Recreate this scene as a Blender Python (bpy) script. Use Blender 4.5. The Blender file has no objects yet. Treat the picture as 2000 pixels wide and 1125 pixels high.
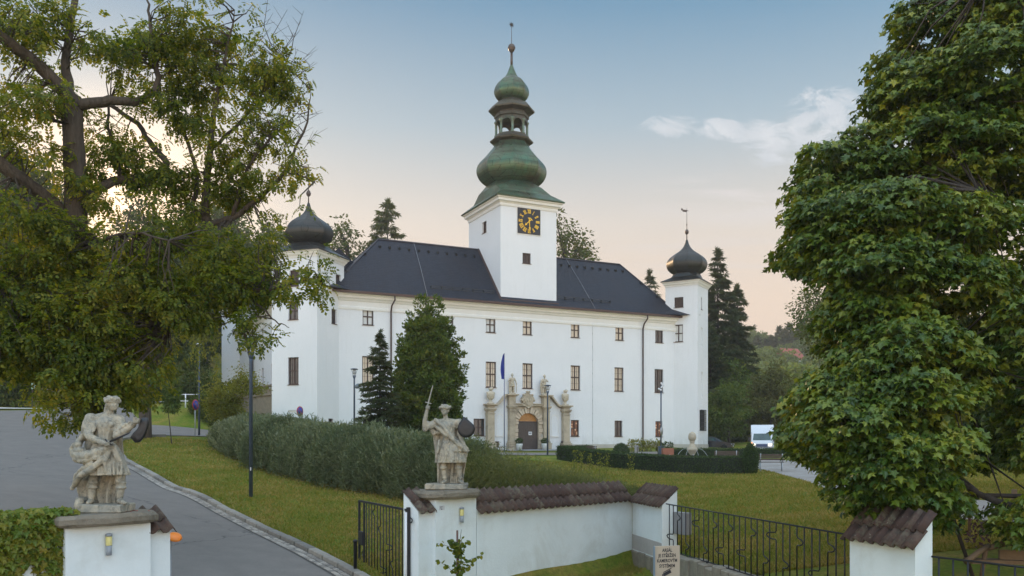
import bpy, bmesh, math, random
import numpy as np
from mathutils import Vector, Matrix, Euler, noise as mnoise
R = math.radians
SC = bpy.context.scene
COL = SC.collection
random.seed(7); RNG = np.random.default_rng(11)

# ------------------------------------------------------------------ camera
CZ = 3.6; F = 1720.0; HY = 868.0
cam_d = bpy.data.cameras.new('camera'); cam = bpy.data.objects.new('camera', cam_d); COL.objects.link(cam)
cam.location = (0, 0, CZ); cam.rotation_euler = (R(90), 0, 0)
cam_d.sensor_width = 36.0; cam_d.lens = 36.0 * F / 2000.0
cam_d.shift_y = (HY - 562.5) / 2000.0
cam_d.clip_start = 0.1; cam_d.clip_end = 5000
SC.camera = cam

# ------------------------------------------------------------------ sky and light
SUN_AZ = R(-24.0)      # left of the view axis (behind the trees)
SUN_EL = R(14.5)
world = bpy.data.worlds.new('World'); SC.world = world; world.use_nodes = True
wn, wl = world.node_tree.nodes, world.node_tree.links
wn.clear()
def wnode(t, **k):
    n = wn.new(t)
    for a, b in k.items(): setattr(n, a, b)
    return n
def wmath(op, a, b=None, c=None, clamp=False):
    n = wnode('ShaderNodeMath', operation=op); n.use_clamp = clamp
    for i, v in enumerate((a, b, c)):
        if v is None: continue
        if isinstance(v, (int, float)): n.inputs[i].default_value = v
        else: wl.new(v, n.inputs[i])
    return n.outputs[0]
wout = wnode('ShaderNodeOutputWorld')
tc = wnode('ShaderNodeTexCoord')
sep = wnode('ShaderNodeSeparateXYZ'); wl.new(tc.outputs['Generated'], sep.inputs[0])
dx, dy, dz = sep.outputs
elev = wmath('ARCSINE', dz)
ramp = wnode('ShaderNodeValToRGB'); cr = ramp.color_ramp
e01 = wmath('MULTIPLY_ADD', elev, 1.0 / 1.5708, 0.0, True)
wl.new(e01, ramp.inputs[0])
stops = [(0.0, (0.88, 0.60, 0.42)), (0.10, (0.86, 0.68, 0.535)), (0.155, (0.715, 0.655, 0.59)), (0.22, (0.365, 0.48, 0.56)),
         (0.30, (0.095, 0.265, 0.43)), (0.46, (0.36, 0.49, 0.62)), (0.7, (0.62, 0.68, 0.76)), (1.0, (0.74, 0.78, 0.84))]  # top stops lie above the view, brightened to light the ground
while len(cr.elements) < len(stops): cr.elements.new(0.5)
for e, (p, c) in zip(cr.elements, stops): e.position = p; e.color = (*c, 1)
# warm glow round the hidden sun
sdir = (math.sin(SUN_AZ) * math.cos(SUN_EL), math.cos(SUN_AZ) * math.cos(SUN_EL), math.sin(SUN_EL))
dot = wnode('ShaderNodeVectorMath', operation='DOT_PRODUCT')
wl.new(tc.outputs['Generated'], dot.inputs[0]); dot.inputs[1].default_value = sdir
d1 = wmath('MAXIMUM', dot.outputs['Value'], 0.0)
glow = wmath('POWER', d1, 260.0)
glow2 = wmath('POWER', d1, 16.0)
gcol = wnode('ShaderNodeMix', data_type='RGBA', blend_type='ADD'); gcol.inputs[0].default_value = 1.0
gs = wnode('ShaderNodeVectorMath', operation='SCALE'); gs.inputs[0].default_value = (1.2, 0.70, 0.30); wl.new(glow, gs.inputs['Scale'])
gs2 = wnode('ShaderNodeVectorMath', operation='SCALE'); gs2.inputs[0].default_value = (0.10, 0.055, 0.02); wl.new(glow2, gs2.inputs['Scale'])
ga = wnode('ShaderNodeVectorMath', operation='ADD'); wl.new(gs.outputs[0], ga.inputs[0]); wl.new(gs2.outputs[0], ga.inputs[1])
wl.new(ramp.outputs[0], gcol.inputs['A']); wl.new(ga.outputs[0], gcol.inputs['B'])
# clouds: a few small cumulus right of the tower and thin streaks below them
# direction coordinates: u = x/y (as seen ahead), v = z/y
yy = wmath('MAXIMUM', dy, 0.05)
u = wmath('DIVIDE', dx, yy); v = wmath('DIVIDE', dz, yy)
front = wmath('GREATER_THAN', dy, 0.06)
cmb = wnode('ShaderNodeCombineXYZ'); wl.new(u, cmb.inputs[0]); wl.new(v, cmb.inputs[1])
def cnoise(scale, detail, sx, sy, rough=0.55, dist=0.0, off=(0, 0, 0)):
    mp = wnode('ShaderNodeMapping'); mp.inputs['Scale'].default_value = (sx, sy, 1); mp.inputs['Location'].default_value = off
    wl.new(cmb.outputs[0], mp.inputs[0])
    n = wnode('ShaderNodeTexNoise'); n.inputs['Scale'].default_value = scale; n.inputs['Detail'].default_value = detail
    n.inputs['Roughness'].default_value = rough; n.inputs['Distortion'].default_value = dist
    wl.new(mp.outputs[0], n.inputs['Vector']); return n.outputs[0]
def blob(cx, cy, rx, ry):
    a = wmath('DIVIDE', wmath('SUBTRACT', u, cx), rx); b = wmath('DIVIDE', wmath('SUBTRACT', v, cy), ry)
    s = wmath('ADD', wmath('MULTIPLY', a, a), wmath('MULTIPLY', b, b))
    return wmath('SUBTRACT', 1.0, s, None, True)
def pu(px): return (px - 1000) / F
def pv(py): return (HY - py) / F
cl_n = cnoise(16.0, 10.0, 1.0, 1.9, 0.68, 0.9)
mask = None
for b in [(1305, 245, 70, 30), (1405, 252, 62, 26), (1500, 262, 100, 38), (1612, 222, 105, 60), (1560, 285, 130, 44), (1500, 312, 60, 24)]:
    m = blob(pu(b[0]), pv(b[1]), b[2] / F, b[3] / F)
    mask = m if mask is None else wmath('MAXIMUM', mask, m)
cum = wmath('ADD', wmath('MULTIPLY', mask, 0.62), wmath('MULTIPLY', wmath('SUBTRACT', cl_n, 0.5), 3.4))
cum = wmath('MULTIPLY', wmath('MULTIPLY_ADD', cum, 2.3, -0.42, True), wmath('MULTIPLY_ADD', mask, 2.2, 0.0, True))
st_n = cnoise(5.0, 6.0, 1.0, 9.0, 0.55, 0.6, (3, 1, 0))
ms = wmath('MAXIMUM', blob(pu(1500), pv(385), 300 / F, 65 / F), blob(pu(1420), pv(505), 260 / F, 50 / F))
streak = wmath('MULTIPLY', wmath('MULTIPLY_ADD', st_n, 5.0, -2.2, True), wmath('MULTIPLY', ms, 0.75, None, True))
cmix = wnode('ShaderNodeMix', data_type='RGBA'); wl.new(wmath('MULTIPLY', wmath('MULTIPLY', cum, front), 0.80), cmix.inputs[0])
wl.new(gcol.outputs['Result'], cmix.inputs['A'])
sh_n = cnoise(22.0, 4.0, 1.0, 1.6)
ccol = wnode('ShaderNodeMix', data_type='RGBA'); wl.new(sh_n, ccol.inputs[0])
ccol.inputs['A'].default_value = (0.46, 0.53, 0.60, 1); ccol.inputs['B'].default_value = (0.86, 0.86, 0.88, 1)
wl.new(ccol.outputs['Result'], cmix.inputs['B'])
cmix2 = wnode('ShaderNodeMix', data_type='RGBA'); wl.new(wmath('MULTIPLY', streak, front), cmix2.inputs[0])
wl.new(cmix.outputs['Result'], cmix2.inputs['A']); cmix2.inputs['B'].default_value = (0.74, 0.70, 0.69, 1)
# gain added to the unseen sky behind and overhead, to light the white front
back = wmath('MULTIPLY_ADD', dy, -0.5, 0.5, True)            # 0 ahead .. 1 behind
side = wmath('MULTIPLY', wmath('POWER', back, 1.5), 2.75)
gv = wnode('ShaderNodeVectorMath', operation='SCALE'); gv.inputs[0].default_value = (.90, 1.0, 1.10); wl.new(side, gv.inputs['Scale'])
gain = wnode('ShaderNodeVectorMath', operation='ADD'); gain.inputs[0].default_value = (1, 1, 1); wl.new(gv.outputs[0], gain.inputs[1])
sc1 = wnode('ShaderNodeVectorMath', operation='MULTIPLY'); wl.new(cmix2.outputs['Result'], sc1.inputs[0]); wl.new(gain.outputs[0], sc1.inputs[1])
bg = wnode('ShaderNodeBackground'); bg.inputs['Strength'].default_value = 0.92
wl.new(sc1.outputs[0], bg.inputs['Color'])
sky = wnode('ShaderNodeTexSky', sky_type='NISHITA'); sky.sun_disc = False
sky.sun_elevation = SUN_EL; sky.sun_rotation = SUN_AZ
bg2 = wnode('ShaderNodeBackground'); bg2.inputs['Strength'].default_value = 0.005; wl.new(sky.outputs[0], bg2.inputs['Color'])
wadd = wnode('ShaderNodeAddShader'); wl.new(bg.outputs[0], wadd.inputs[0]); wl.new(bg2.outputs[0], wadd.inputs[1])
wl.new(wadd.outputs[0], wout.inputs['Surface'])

sun_d = bpy.data.lights.new('sun', 'SUN'); sun_d.energy = 2.4; sun_d.angle = R(1.0); sun_d.color = (1.0, 0.66, 0.36)
sun = bpy.data.objects.new('sun', sun_d); COL.objects.link(sun)
sun.rotation_euler = Vector(sdir).to_track_quat('Z', 'Y').to_euler()
SC.view_settings.view_transform = 'Standard'; SC.view_settings.look = 'None'
SC.view_settings.exposure = 0.14; SC.view_settings.gamma = 1.0; SC.view_settings.use_curve_mapping = False
SC.cycles.max_bounces = 6; SC.cycles.diffuse_bounces = 2; SC.cycles.glossy_bounces = 3
SC.cycles.transmission_bounces = 4; SC.cycles.transparent_max_bounces = 6
SC.cycles.caustics_reflective = False; SC.cycles.caustics_refractive = False
SC.cycles.sample_clamp_indirect = 4.0

# ------------------------------------------------------------------ helpers
def W(px, py, d): return Vector(((px - 1000) / F * d, d, CZ + (HY - py) / F * d))

class NT:
    def __init__(s, m): s.t = m.node_tree; s.n = s.t.nodes; s.l = s.t.links
    def new(s, t, **k):
        n = s.n.new(t)
        for a, b in k.items(): setattr(n, a, b)
        return n
    def noise(s, vec, scale, detail=4, rough=0.6, dist=0.0):
        n = s.new('ShaderNodeTexNoise'); n.inputs['Scale'].default_value = scale; n.inputs['Detail'].default_value = detail
        n.inputs['Roughness'].default_value = rough; n.inputs['Distortion'].default_value = dist
        if vec is not None: s.l.new(vec, n.inputs['Vector'])
        return n.outputs[0]
    def ramp(s, fac, stops):
        r = s.new('ShaderNodeValToRGB'); s.l.new(fac, r.inputs[0]); c = r.color_ramp
        while len(c.elements) < len(stops): c.elements.new(0.5)
        for e, (p, col) in zip(c.elements, stops):
            e.position = p; e.color = (*col, 1) if not isinstance(col, float) else (col, col, col, 1)
        return r.outputs[0]
    def mix(s, fac, a, b, blend='MIX'):
        m = s.new('ShaderNodeMix', data_type='RGBA', blend_type=blend)
        for inp, v in ((m.inputs[0], fac), (m.inputs['A'], a), (m.inputs['B'], b)):
            if isinstance(v, (int, float)): inp.default_value = v
            elif isinstance(v, tuple): inp.default_value = (*v, 1)
            else: s.l.new(v, inp)
        return m.outputs['Result']
    def math(s, op, a, b=0.0, clamp=False):
        m = s.new('ShaderNodeMath', operation=op); m.use_clamp = clamp
        for i, v in enumerate((a, b)):
            if isinstance(v, (int, float)): m.inputs[i].default_value = v
            else: s.l.new(v, m.inputs[i])
        return m.outputs[0]
    def coord(s, kind='Object', scale=(1, 1, 1)):
        t = s.new('ShaderNodeTexCoord'); mp = s.new('ShaderNodeMapping'); mp.inputs['Scale'].default_value = scale
        s.l.new(t.outputs[kind], mp.inputs[0]); return mp.outputs[0]

MATS = {}
def mat(name, c1, c2=None, scale=3.0, rough=0.7, bump=0.0, bscale=20.0, metal=0.0, c3=None, s3=0.6, coords='Object', spec=0.5, stretch=(1, 1, 1), lo=0.35, hi=0.65, emis=None, bdist=0.02):
    if name in MATS: return MATS[name]
    m = bpy.data.materials.new(name); m.use_nodes = True; t = NT(m)
    b = m.node_tree.nodes['Principled BSDF']
    b.inputs['Roughness'].default_value = rough; b.inputs['Metallic'].default_value = metal
    b.inputs['Specular IOR Level'].default_value = spec
    v = t.coord(coords, stretch)
    if c2 is None: c2 = tuple(x * 0.85 for x in c1)
    col = t.ramp(t.noise(v, scale, 6, 0.65), [(lo, c1), (hi, c2)])
    if c3 is not None:
        col = t.mix(t.ramp(t.noise(v, s3, 5, 0.7, 0.4), [(0.5, 0.0), (0.68, 1.0)]), col, c3)
    t.l.new(col, b.inputs['Base Color'])
    if bump:
        bp = t.new('ShaderNodeBump'); bp.inputs['Strength'].default_value = bump; bp.inputs['Distance'].default_value = bdist
        t.l.new(t.noise(v, bscale, 5, 0.7), bp.inputs['Height']); t.l.new(bp.outputs[0], b.inputs['Normal'])
    if emis:
        b.inputs['Emission Color'].default_value = (*emis[0], 1); b.inputs['Emission Strength'].default_value = emis[1]
    MATS[name] = m
    return m

def leafmat(name, cols, trans=0.35, rough=0.5, spec=0.35, tcol=None):
    """cols: list of colours picked per leaf; large-scale noise shifts them."""
    m = bpy.data.materials.new(name); m.use_nodes = True; t = NT(m)
    b = m.node_tree.nodes['Principled BSDF']; out = m.node_tree.nodes['Material Output']
    g = t.new('ShaderNodeNewGeometry')
    n = t.noise(t.coord('Object'), 0.55, 3, 0.6)
    fac = t.math('ADD', t.math('MULTIPLY', g.outputs['Random Per Island'], 0.55), t.math('MULTIPLY', t.math('SUBTRACT', n, 0.28), 1.0), True)
    k = len(cols) - 1
    col = t.ramp(fac, [(i / k, c) for i, c in enumerate(cols)])
    t.l.new(col, b.inputs['Base Color']); b.inputs['Roughness'].default_value = rough
    b.inputs['Specular IOR Level'].default_value = spec
    tr = t.new('ShaderNodeBsdfTranslucent')
    tcn = t.mix(1.0, col, tcol or (1.5, 1.35, 0.55), 'MULTIPLY'); t.l.new(tcn, tr.inputs[0])
    mx = t.new('ShaderNodeMixShader'); mx.inputs[0].default_value = trans
    t.l.new(b.outputs[0], mx.inputs[1]); t.l.new(tr.outputs[0], mx.inputs[2]); t.l.new(mx.outputs[0], out.inputs['Surface'])
    MATS[name] = m
    return m

class MB:
    def __init__(s): s.v = []; s.f = []; s.sm = []
    def add(s, vs, fs, smooth=False, M=None):
        o = len(s.v)
        if M is not None: vs = [tuple(M @ Vector(p)) for p in vs]
        s.v += [tuple(p) for p in vs]; s.f += [tuple(i + o for i in f) for f in fs]; s.sm += [smooth] * len(fs)
        return s
    def box(s, x0, x1, y0, y1, z0, z1, M=None):
        return s.add([(x0, y0, z0), (x1, y0, z0), (x1, y1, z0), (x0, y1, z0), (x0, y0, z1), (x1, y0, z1), (x1, y1, z1), (x0, y1, z1)],
                     [(0, 3, 2, 1), (4, 5, 6, 7), (0, 1, 5, 4), (1, 2, 6, 5), (2, 3, 7, 6), (3, 0, 4, 7)], False, M)
    def bevbox(s, x0, x1, y0, y1, z0, z1, b=0.02, M=None):
        vs = []
        for z, k in ((z0, b), (z0 + b, 0), (z1 - b, 0), (z1, b)):
            vs += [(x0 + k, y0 + k, z), (x1 - k, y0 + k, z), (x1 - k, y1 - k, z), (x0 + k, y1 - k, z)]
        fs = [(0, 3, 2, 1), (12, 13, 14, 15)]
        for r in range(3):
            for i in range(4): a = r * 4; fs.append((a + i, a + (i + 1) % 4, a + 4 + (i + 1) % 4, a + 4 + i))
        return s.add(vs, fs, False, M)
    def tube(s, pts, rad, n=8, cap=True, smooth=True):
        pts = [Vector(p) for p in pts]
        if isinstance(rad, (int, float)): rad = [rad] * len(pts)
        vs = []; up = None
        for i, p in enumerate(pts):
            a = pts[max(i - 1, 0)]; b = pts[min(i + 1, len(pts) - 1)]
            d = (b - a)
            d = d.normalized() if d.length > 1e-9 else Vector((0, 0, 1))
            if up is None: up = Vector((1, 0, 0)) if abs(d.x) < 0.8 else Vector((0, 1, 0))
            x = (up - d * up.dot(d))
            x = x.normalized() if x.length > 1e-6 else d.orthogonal().normalized()
            up = x; y = d.cross(x)
            for k in range(n):
                t = 2 * math.pi * k / n; vs.append(p + (x * math.cos(t) + y * math.sin(t)) * rad[i])
        fs = []
        for i in range(len(pts) - 1):
            for k in range(n): a = i * n + k; b = i * n + (k + 1) % n; fs.append((a, b, b + n, a + n))
        if cap: fs.append(tuple(range(n - 1, -1, -1))); fs.append(tuple(range((len(pts) - 1) * n, len(pts) * n)))
        return s.add(vs, fs, smooth)
    def lathe(s, prof, n=24, c=(0, 0), phase=0.0, smooth=True, sx=1.0, sy=1.0, cap=True, M=None):
        vs = []
        for r, z in prof:
            for k in range(n):
                t = 2 * math.pi * k / n + phase; vs.append((c[0] + r * sx * math.cos(t), c[1] + r * sy * math.sin(t), z))
        fs = []
        for i in range(len(prof) - 1):
            for k in range(n): a = i * n + k; b = i * n + (k + 1) % n; fs.append((a, b, b + n, a + n))
        if cap: fs.append(tuple(range(n - 1, -1, -1))); fs.append(tuple(range((len(prof) - 1) * n, len(prof) * n)))
        return s.add(vs, fs, smooth, M)
    def ell(s, c, r, n=12, m=8, M=None):
        vs = [(c[0], c[1], c[2] - r[2])]
        for j in range(1, m):
            ph = -math.pi / 2 + math.pi * j / m
            for k in range(n):
                t = 2 * math.pi * k / n
                vs.append((c[0] + r[0] * math.cos(ph) * math.cos(t), c[1] + r[1] * math.cos(ph) * math.sin(t), c[2] + r[2] * math.sin(ph)))
        vs.append((c[0], c[1], c[2] + r[2])); L = len(vs) - 1; fs = []
        for k in range(n):
            fs.append((0, 1 + (k + 1) % n, 1 + k)); fs.append((L, L - n + k, L - n + (k + 1) % n))
        for j in range(m - 2):
            for k in range(n): a = 1 + j * n + k; b = 1 + j * n + (k + 1) % n; fs.append((a, b, b + n, a + n))
        return s.add(vs, fs, True, M)
    def prism(s, poly, axis, a0, a1, M=None):
        """poly: 2D points in the two axes other than `axis` (order x,y,z without axis)."""
        def p3(q, a):
            l = list(q); l.insert(axis, a); return tuple(l)
        n = len(poly); vs = [p3(q, a0) for q in poly] + [p3(q, a1) for q in poly]
        fs = [tuple(range(n - 1, -1, -1)), tuple(range(n, 2 * n))] + [(i, (i + 1) % n, n + (i + 1) % n, n + i) for i in range(n)]
        return s.add(vs, fs, False, M)
    def mesh(s, name, fix=True):
        me = bpy.data.meshes.new(name); me.from_pydata(s.v, [], s.f)
        me.polygons.foreach_set('use_smooth', s.sm)
        if fix:
            bm = bmesh.new(); bm.from_mesh(me); bmesh.ops.recalc_face_normals(bm, faces=bm.faces); bm.to_mesh(me); bm.free()
        me.update(); return me

def link(name, me, m=None, parent=None, loc=None, rot=None, label=None, cat=None, group=None, kind=None, scale=None):
    if isinstance(me, MB): me = me.mesh(name)
    o = bpy.data.objects.new(name, me); COL.objects.link(o)
    if m is not None and me is not None:
        me.materials.clear(); me.materials.append(m)
    if parent is not None: o.parent = parent
    if loc is not None: o.location = loc
    if rot is not None: o.rotation_euler = rot
    if scale is not None: o.scale = scale
    if label: o['label'] = label
    if cat: o['category'] = cat
    if group: o['group'] = group
    if kind: o['kind'] = kind
    return o
def thing(name, label, cat, loc=(0, 0, 0), rz=0.0, group=None, kind=None):
    return link(name, None, None, None, loc, (0, 0, rz), label, cat, group, kind)
def dup(o, parent=None, **k):
    c = o.copy(); COL.objects.link(c)
    if parent is not None: c.parent = parent
    for ch in list(o.children): dup(ch, c)
    for a, b in k.items():
        if a == 'loc': c.location = b
        elif a == 'rz': c.rotation_euler = (0, 0, b)
        elif a == 'scale': c.scale = b
        else: c[a] = b
    return c

def np_mesh(name, verts, faces, smooth=False):
    """verts (N,3); faces (M,k) one size."""
    me = bpy.data.meshes.new(name); nv, nf, k = len(verts), len(faces), faces.shape[1]
    me.vertices.add(nv); me.vertices.foreach_set('co', np.ascontiguousarray(verts, dtype=np.float32).ravel())
    me.loops.add(nf * k); me.loops.foreach_set('vertex_index', np.ascontiguousarray(faces, dtype=np.int32).ravel())
    me.polygons.add(nf); me.polygons.foreach_set('loop_start', np.arange(0, nf * k, k, dtype=np.int32))
    try: me.polygons.foreach_set('loop_total', np.full(nf, k, dtype=np.int32))
    except Exception: pass
    me.polygons.foreach_set('use_smooth', np.full(nf, smooth))
    me.update(calc_edges=True); return me

# leaf templates: (verts, faces of 4)   x across, y along the leaf, z normal
T_SIMPLE = (np.array([[0, 0, 0], [.28, .45, .05], [0, 1, -.06], [-.28, .45, .05]]), np.array([[0, 1, 2, 3]]))
def t_maple():
    half = [(0, 0, 0), (.30, .02, .0), (.52, -.10 + .12, -.02), (.34, .32, .04), (.66, .52, -.05), (.30, .60, .05), (.16, .72, .04), (0, 1.05, -.08)]
    V = [(0, 0, .0), (.34, -.06, -.02), (.30, .22, .06), (.64, .42, -.08), (.28, .52, .07), (0, 1.0, -.08), (0, .4, 0)]
    V = np.array(V); Vm = V.copy(); Vm[:, 0] *= -1
    A = np.vstack([V, Vm[1:5]])
    f = [[0, 1, 2, 6], [6, 2, 3, 4], [6, 4, 5, 5], [0, 6, 8, 7], [6, 10, 9, 8], [6, 5, 10, 10]]
    # use 4-corner faces only: split the triangles by a mid vertex
    A = np.vstack([A, [[.13, .76, 0]], [[-.13, .76, 0]]])
    f[2] = [6, 4, 11, 5]; f[5] = [6, 5, 12, 10]
    A[:, 1] -= 0.0
    return A, np.array(f)
T_MAPLE = t_maple()
T_MAPLE4 = (np.array([(0, 0, 0), (.36, -.08, -.03), (.26, .24, .06), (.66, .42, -.08), (.26, .55, .06), (0, 1.0, -.10), (-.36, -.08, -.03), (-.26, .24, .06), (-.66, .42, -.08), (-.26, .55, .06)]), np.array([[0, 1, 2, 5], [2, 3, 4, 5], [0, 5, 7, 6], [7, 5, 9, 8]]))
def t_pinnate(n=3, lw=.25, ll=.46):
    V = []; Fc = []
    for i in range(n):
        y = .22 + .70 * i / n; z = -.30 * y * y
        for sgn in (1, -1):
            o = len(V); a = R(62); dx, dy_ = math.sin(a) * sgn, math.cos(a)
            L = ll * (1 - .25 * abs(i - n / 2) / n)
            V += [(0, y, z), (dx * L * .5 - dy_ * lw * .5 * sgn, y + dy_ * L * .5 + .5 * lw * abs(dx), z - .02), (dx * L, y + dy_ * L, z - .10), (dx * L * .5 + dy_ * lw * .5 * sgn, y + dy_ * L * .5 - .5 * lw * abs(dx), z - .02)]
            Fc.append((o, o + 1, o + 2, o + 3))
    o = len(V); V += [(0, .9, -.25), (lw * .5, 1.1, -.36), (0, 1.3, -.52), (-lw * .5, 1.1, -.36)]; Fc.append((o, o + 1, o + 2, o + 3))
    return np.array(V), np.array(Fc)
T_PINN = t_pinnate()
def t_sprig(n=4, w=.10):
    """needle spray: a few thin blades fanning from one point"""
    V = []; Fc = []
    for i in range(n):
        a = R(-55 + 110 * i / (n - 1)); L = 1.0 - .35 * abs(i - (n - 1) / 2) / n * 2; o = len(V)
        dx, dy_ = math.sin(a), math.cos(a)
        V += [(0, 0, 0), (dx * L * .5 + dy_ * w, dy_ * L * .5 - dx * w, .03), (dx * L, dy_ * L, -.08), (dx * L * .5 - dy_ * w, dy_ * L * .5 + dx * w, .03)]
        Fc.append((o, o + 1, o + 2, o + 3))
    return np.array(V), np.array(Fc)
T_SPRIG = t_sprig()
def t_tuft(n=4, w=.06):
    V = []; Fc = []
    for i in range(n):
        a = i * 2.4 + .3; o = len(V); c, s_ = math.cos(a), math.sin(a)
        V += [(-w * s_, -.0, w * c), (w * s_, 0, -w * c), (c * .35 + w * .3, .7, s_ * .35), (c * .5, 1, s_ * .5)]
        Fc.append((o, o + 1, o + 3, o + 2))
    return np.array(V), np.array(Fc)
T_TUFT = t_tuft()

def unit(a): return a / np.maximum(np.linalg.norm(a, axis=1, keepdims=True), 1e-9)
def leaves(name, pos, along, normal, size, tpl):
    """one mesh of len(pos) leaves; `along` = leaf axis, `normal` = face normal"""
    V, Fc = tpl
    Y = unit(along); Z = normal - Y * np.sum(normal * Y, axis=1, keepdims=True)
    bad = np.linalg.norm(Z, axis=1) < 1e-3
    Z[bad] = np.array([0.3, 0.5, 0.8]); Z = Z - Y * np.sum(Z * Y, axis=1, keepdims=True)
    Z = unit(Z); X = np.cross(Y, Z)
    M = np.stack([X, Y, Z], axis=1)                      # rows
    P = pos[:, None, :] + np.einsum('vk,nkj->nvj', V, M) * np.asarray(size)[:, None, None]
    n, k = len(pos), len(V)
    FF = (Fc[None] + (np.arange(n) * k)[:, None, None]).reshape(-1, 4)
    return np_mesh(name, P.reshape(-1, 3), FF)
def rdir(n, rng=RNG):
    a = rng.normal(size=(n, 3)); return unit(a)
def shell_pts(n, c, r, inner=0.6, rng=RNG):
    d = rdir(n, rng); rad = inner + (1 - inner) * rng.random(n) ** 0.6
    return np.array(c) + d * rad[:, None] * np.array(r), d
# ------------------------------------------------------------------ terrain
PTS = [(-20, 5, -3.6), (0, 5, -3.7), (8, 2, -3.4), (-6, 15.5, -3.6), (-3, 18.5, -3.55), (-4.17, 22, -3.15), (-7.5, 26.7, -2.64), (-9.7, 29.8, -2.3),
       (-13.1, 34.4, -1.8), (-9.8, 33, -1.96), (-2.7, 33.5, -2.28), (-6.45, 37, -1.98), (-9.5, 41, -1.6), (-14.8, 48, -.61), (-18.9, 43, -.83),
       (-20, 54, .42), (-18.2, 56, .42), (-25, 60.5, 1.12), (-19, 62, .5), (-24, 66, 2.6), (-24, 72, 3.2), (-34, 68.5, 2.75), (-40.7, 70, 2.77), (-15.7, 27, -1.44), (-24.4, 42, -.29),
       (-1, 22.5, -3.0), (3.5, 28, -2.75), (4.5, 24.5, -2.85), (6.5, 17, -2.87), (9, 12, -2.9), (8.7, 50, -1.8), (12.6, 36, -1.88), (13.8, 25, -1.95),
       (9.4, 18, -2.43), (12.5, 22, -2.07), (17, 62, -1.33), (20, 75, -.8), (1.5, 75, -.9), (0, 86, -.5), (18, 88, -.5), (27, 95, -.55), (31, 112, .4),
       (-17, 70, .8), (-12, 77, .1), (-26, 80, 2.2), (-28, 100, 3.6), (-8, 66, -.5), (-46, 90, 5.4), (-60, 120, 12), (-120, 150, 28), (-90, 120, 16), (0, 180, 8), (-40, 150, 15),
       (60, 150, 3), (40, 200, 5), (100, 300, 21), (150, 420, 47), (90, 430, 44), (0, 420, 28), (-150, 420, 55), (270, 430, 48), (400, 700, 40), (0, 800, 35), (-400, 700, 60),
       (60, 60, -1), (100, 100, 0), (30, 30, -2), (25, 10, -2.6), (-40, 20, -2), (-60, 60, 3), (-20, -10, -3.8), (0, -30, -4), (30, -20, -3), (-20, 12, -2.9), (200, 100, 4), (200, 250, 10), (-250, 50, 15)]
PTS = np.array(PTS, float)
def _tps(r2): return 0.5 * r2 * np.log(np.maximum(r2, 1e-12))
def _wrap(x, y):   # compress far distances so that the spline stays calm
    x = np.asarray(x, float); y = np.asarray(y, float); r = np.sqrt(x * x + y * y) + 1e-9
    q = np.where(r > 100, 100 + (r - 100) * .35, r) / r
    return x * q / 30, y * q / 30
_px, _py = _wrap(PTS[:, 0], PTS[:, 1]); N_ = len(PTS)
A_ = np.zeros((N_ + 3, N_ + 3)); A_[:N_, :N_] = _tps((_px[:, None] - _px) ** 2 + (_py[:, None] - _py) ** 2) + np.eye(N_) * 2e-3
A_[:N_, N_] = 1; A_[:N_, N_ + 1] = _px; A_[:N_, N_ + 2] = _py; A_[N_:, :N_] = A_[:N_, N_:].T
_w = np.linalg.solve(A_, np.concatenate([PTS[:, 2], np.zeros(3)]))
WD = np.array([.669, .743]); WN = np.array([-.743, .669]); W0 = np.array([-7.1, 14.0])       # gate wall line: along / inward
def wl_pt(s, q=0.0): p = W0 + WD * s + WN * q; return p
FA = wl_pt(15.87); FB = np.array([4.02, 23.5]); FC_ = np.array([5.85, 15.4]); FD = np.array([6.35, 13.7]); FE = np.array([8.2, 7.0])
COURT = np.array([W0 - WD * 1.2, W0 + WD * 7, FA + [0.15, .1], FB + [.25, 0], FC_ + [.15, 0], FD + [.15, 0], FE + [.2, 0], [10, -40], [-60, -40], [-14, 7]])
def court_d(x, y):
    """signed distance to the forecourt outline, positive inside"""
    inside = np.zeros(x.shape, bool); dmin = np.full(x.shape, 1e9); n = len(COURT)
    for i in range(n):
        ax, ay = COURT[i]; bx, by = COURT[(i + 1) % n]
        c = ((ay > y) != (by > y)) & (x < (bx - ax) * (y - ay) / (by - ay + 1e-12) + ax); inside ^= c
        t = np.clip(((x - ax) * (bx - ax) + (y - ay) * (by - ay)) / ((bx - ax) ** 2 + (by - ay) ** 2), 0, 1)
        dmin = np.minimum(dmin, np.hypot(x - ax - t * (bx - ax), y - ay - t * (by - ay)))
    return np.where(inside, dmin, -dmin)
def ground(x, y):
    x = np.atleast_1d(np.asarray(x, float)); y = np.atleast_1d(np.asarray(y, float)); sh = x.shape
    x = x.ravel(); y = y.ravel(); wx, wy = _wrap(x, y); z = np.zeros(len(x))
    for a in range(0, len(x), 20000):
        b = slice(a, a + 20000)
        z[b] = _tps((wx[b, None] - _px) ** 2 + (wy[b, None] - _py) ** 2) @ _w[:N_] + _w[N_] + _w[N_ + 1] * wx[b] + _w[N_ + 2] * wy[b]
    near = (np.abs(x) < 40) & (y < 40)
    if near.any():
        cd = court_d(x[near], y[near]); k = np.clip(cd / .3 + .5, 0, 1)
        z[near] = z[near] * (1 - k) + np.minimum(z[near], -3.55) * k
    return (z + CZ).reshape(sh)
def gz(x, y): return float(ground(x, y)[0])
def G(px, py_guess, d):    # a ground point under pixel column px at distance d
    X = (px - 1000) / F * d; return Vector((X, d, gz(X, d)))

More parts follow.
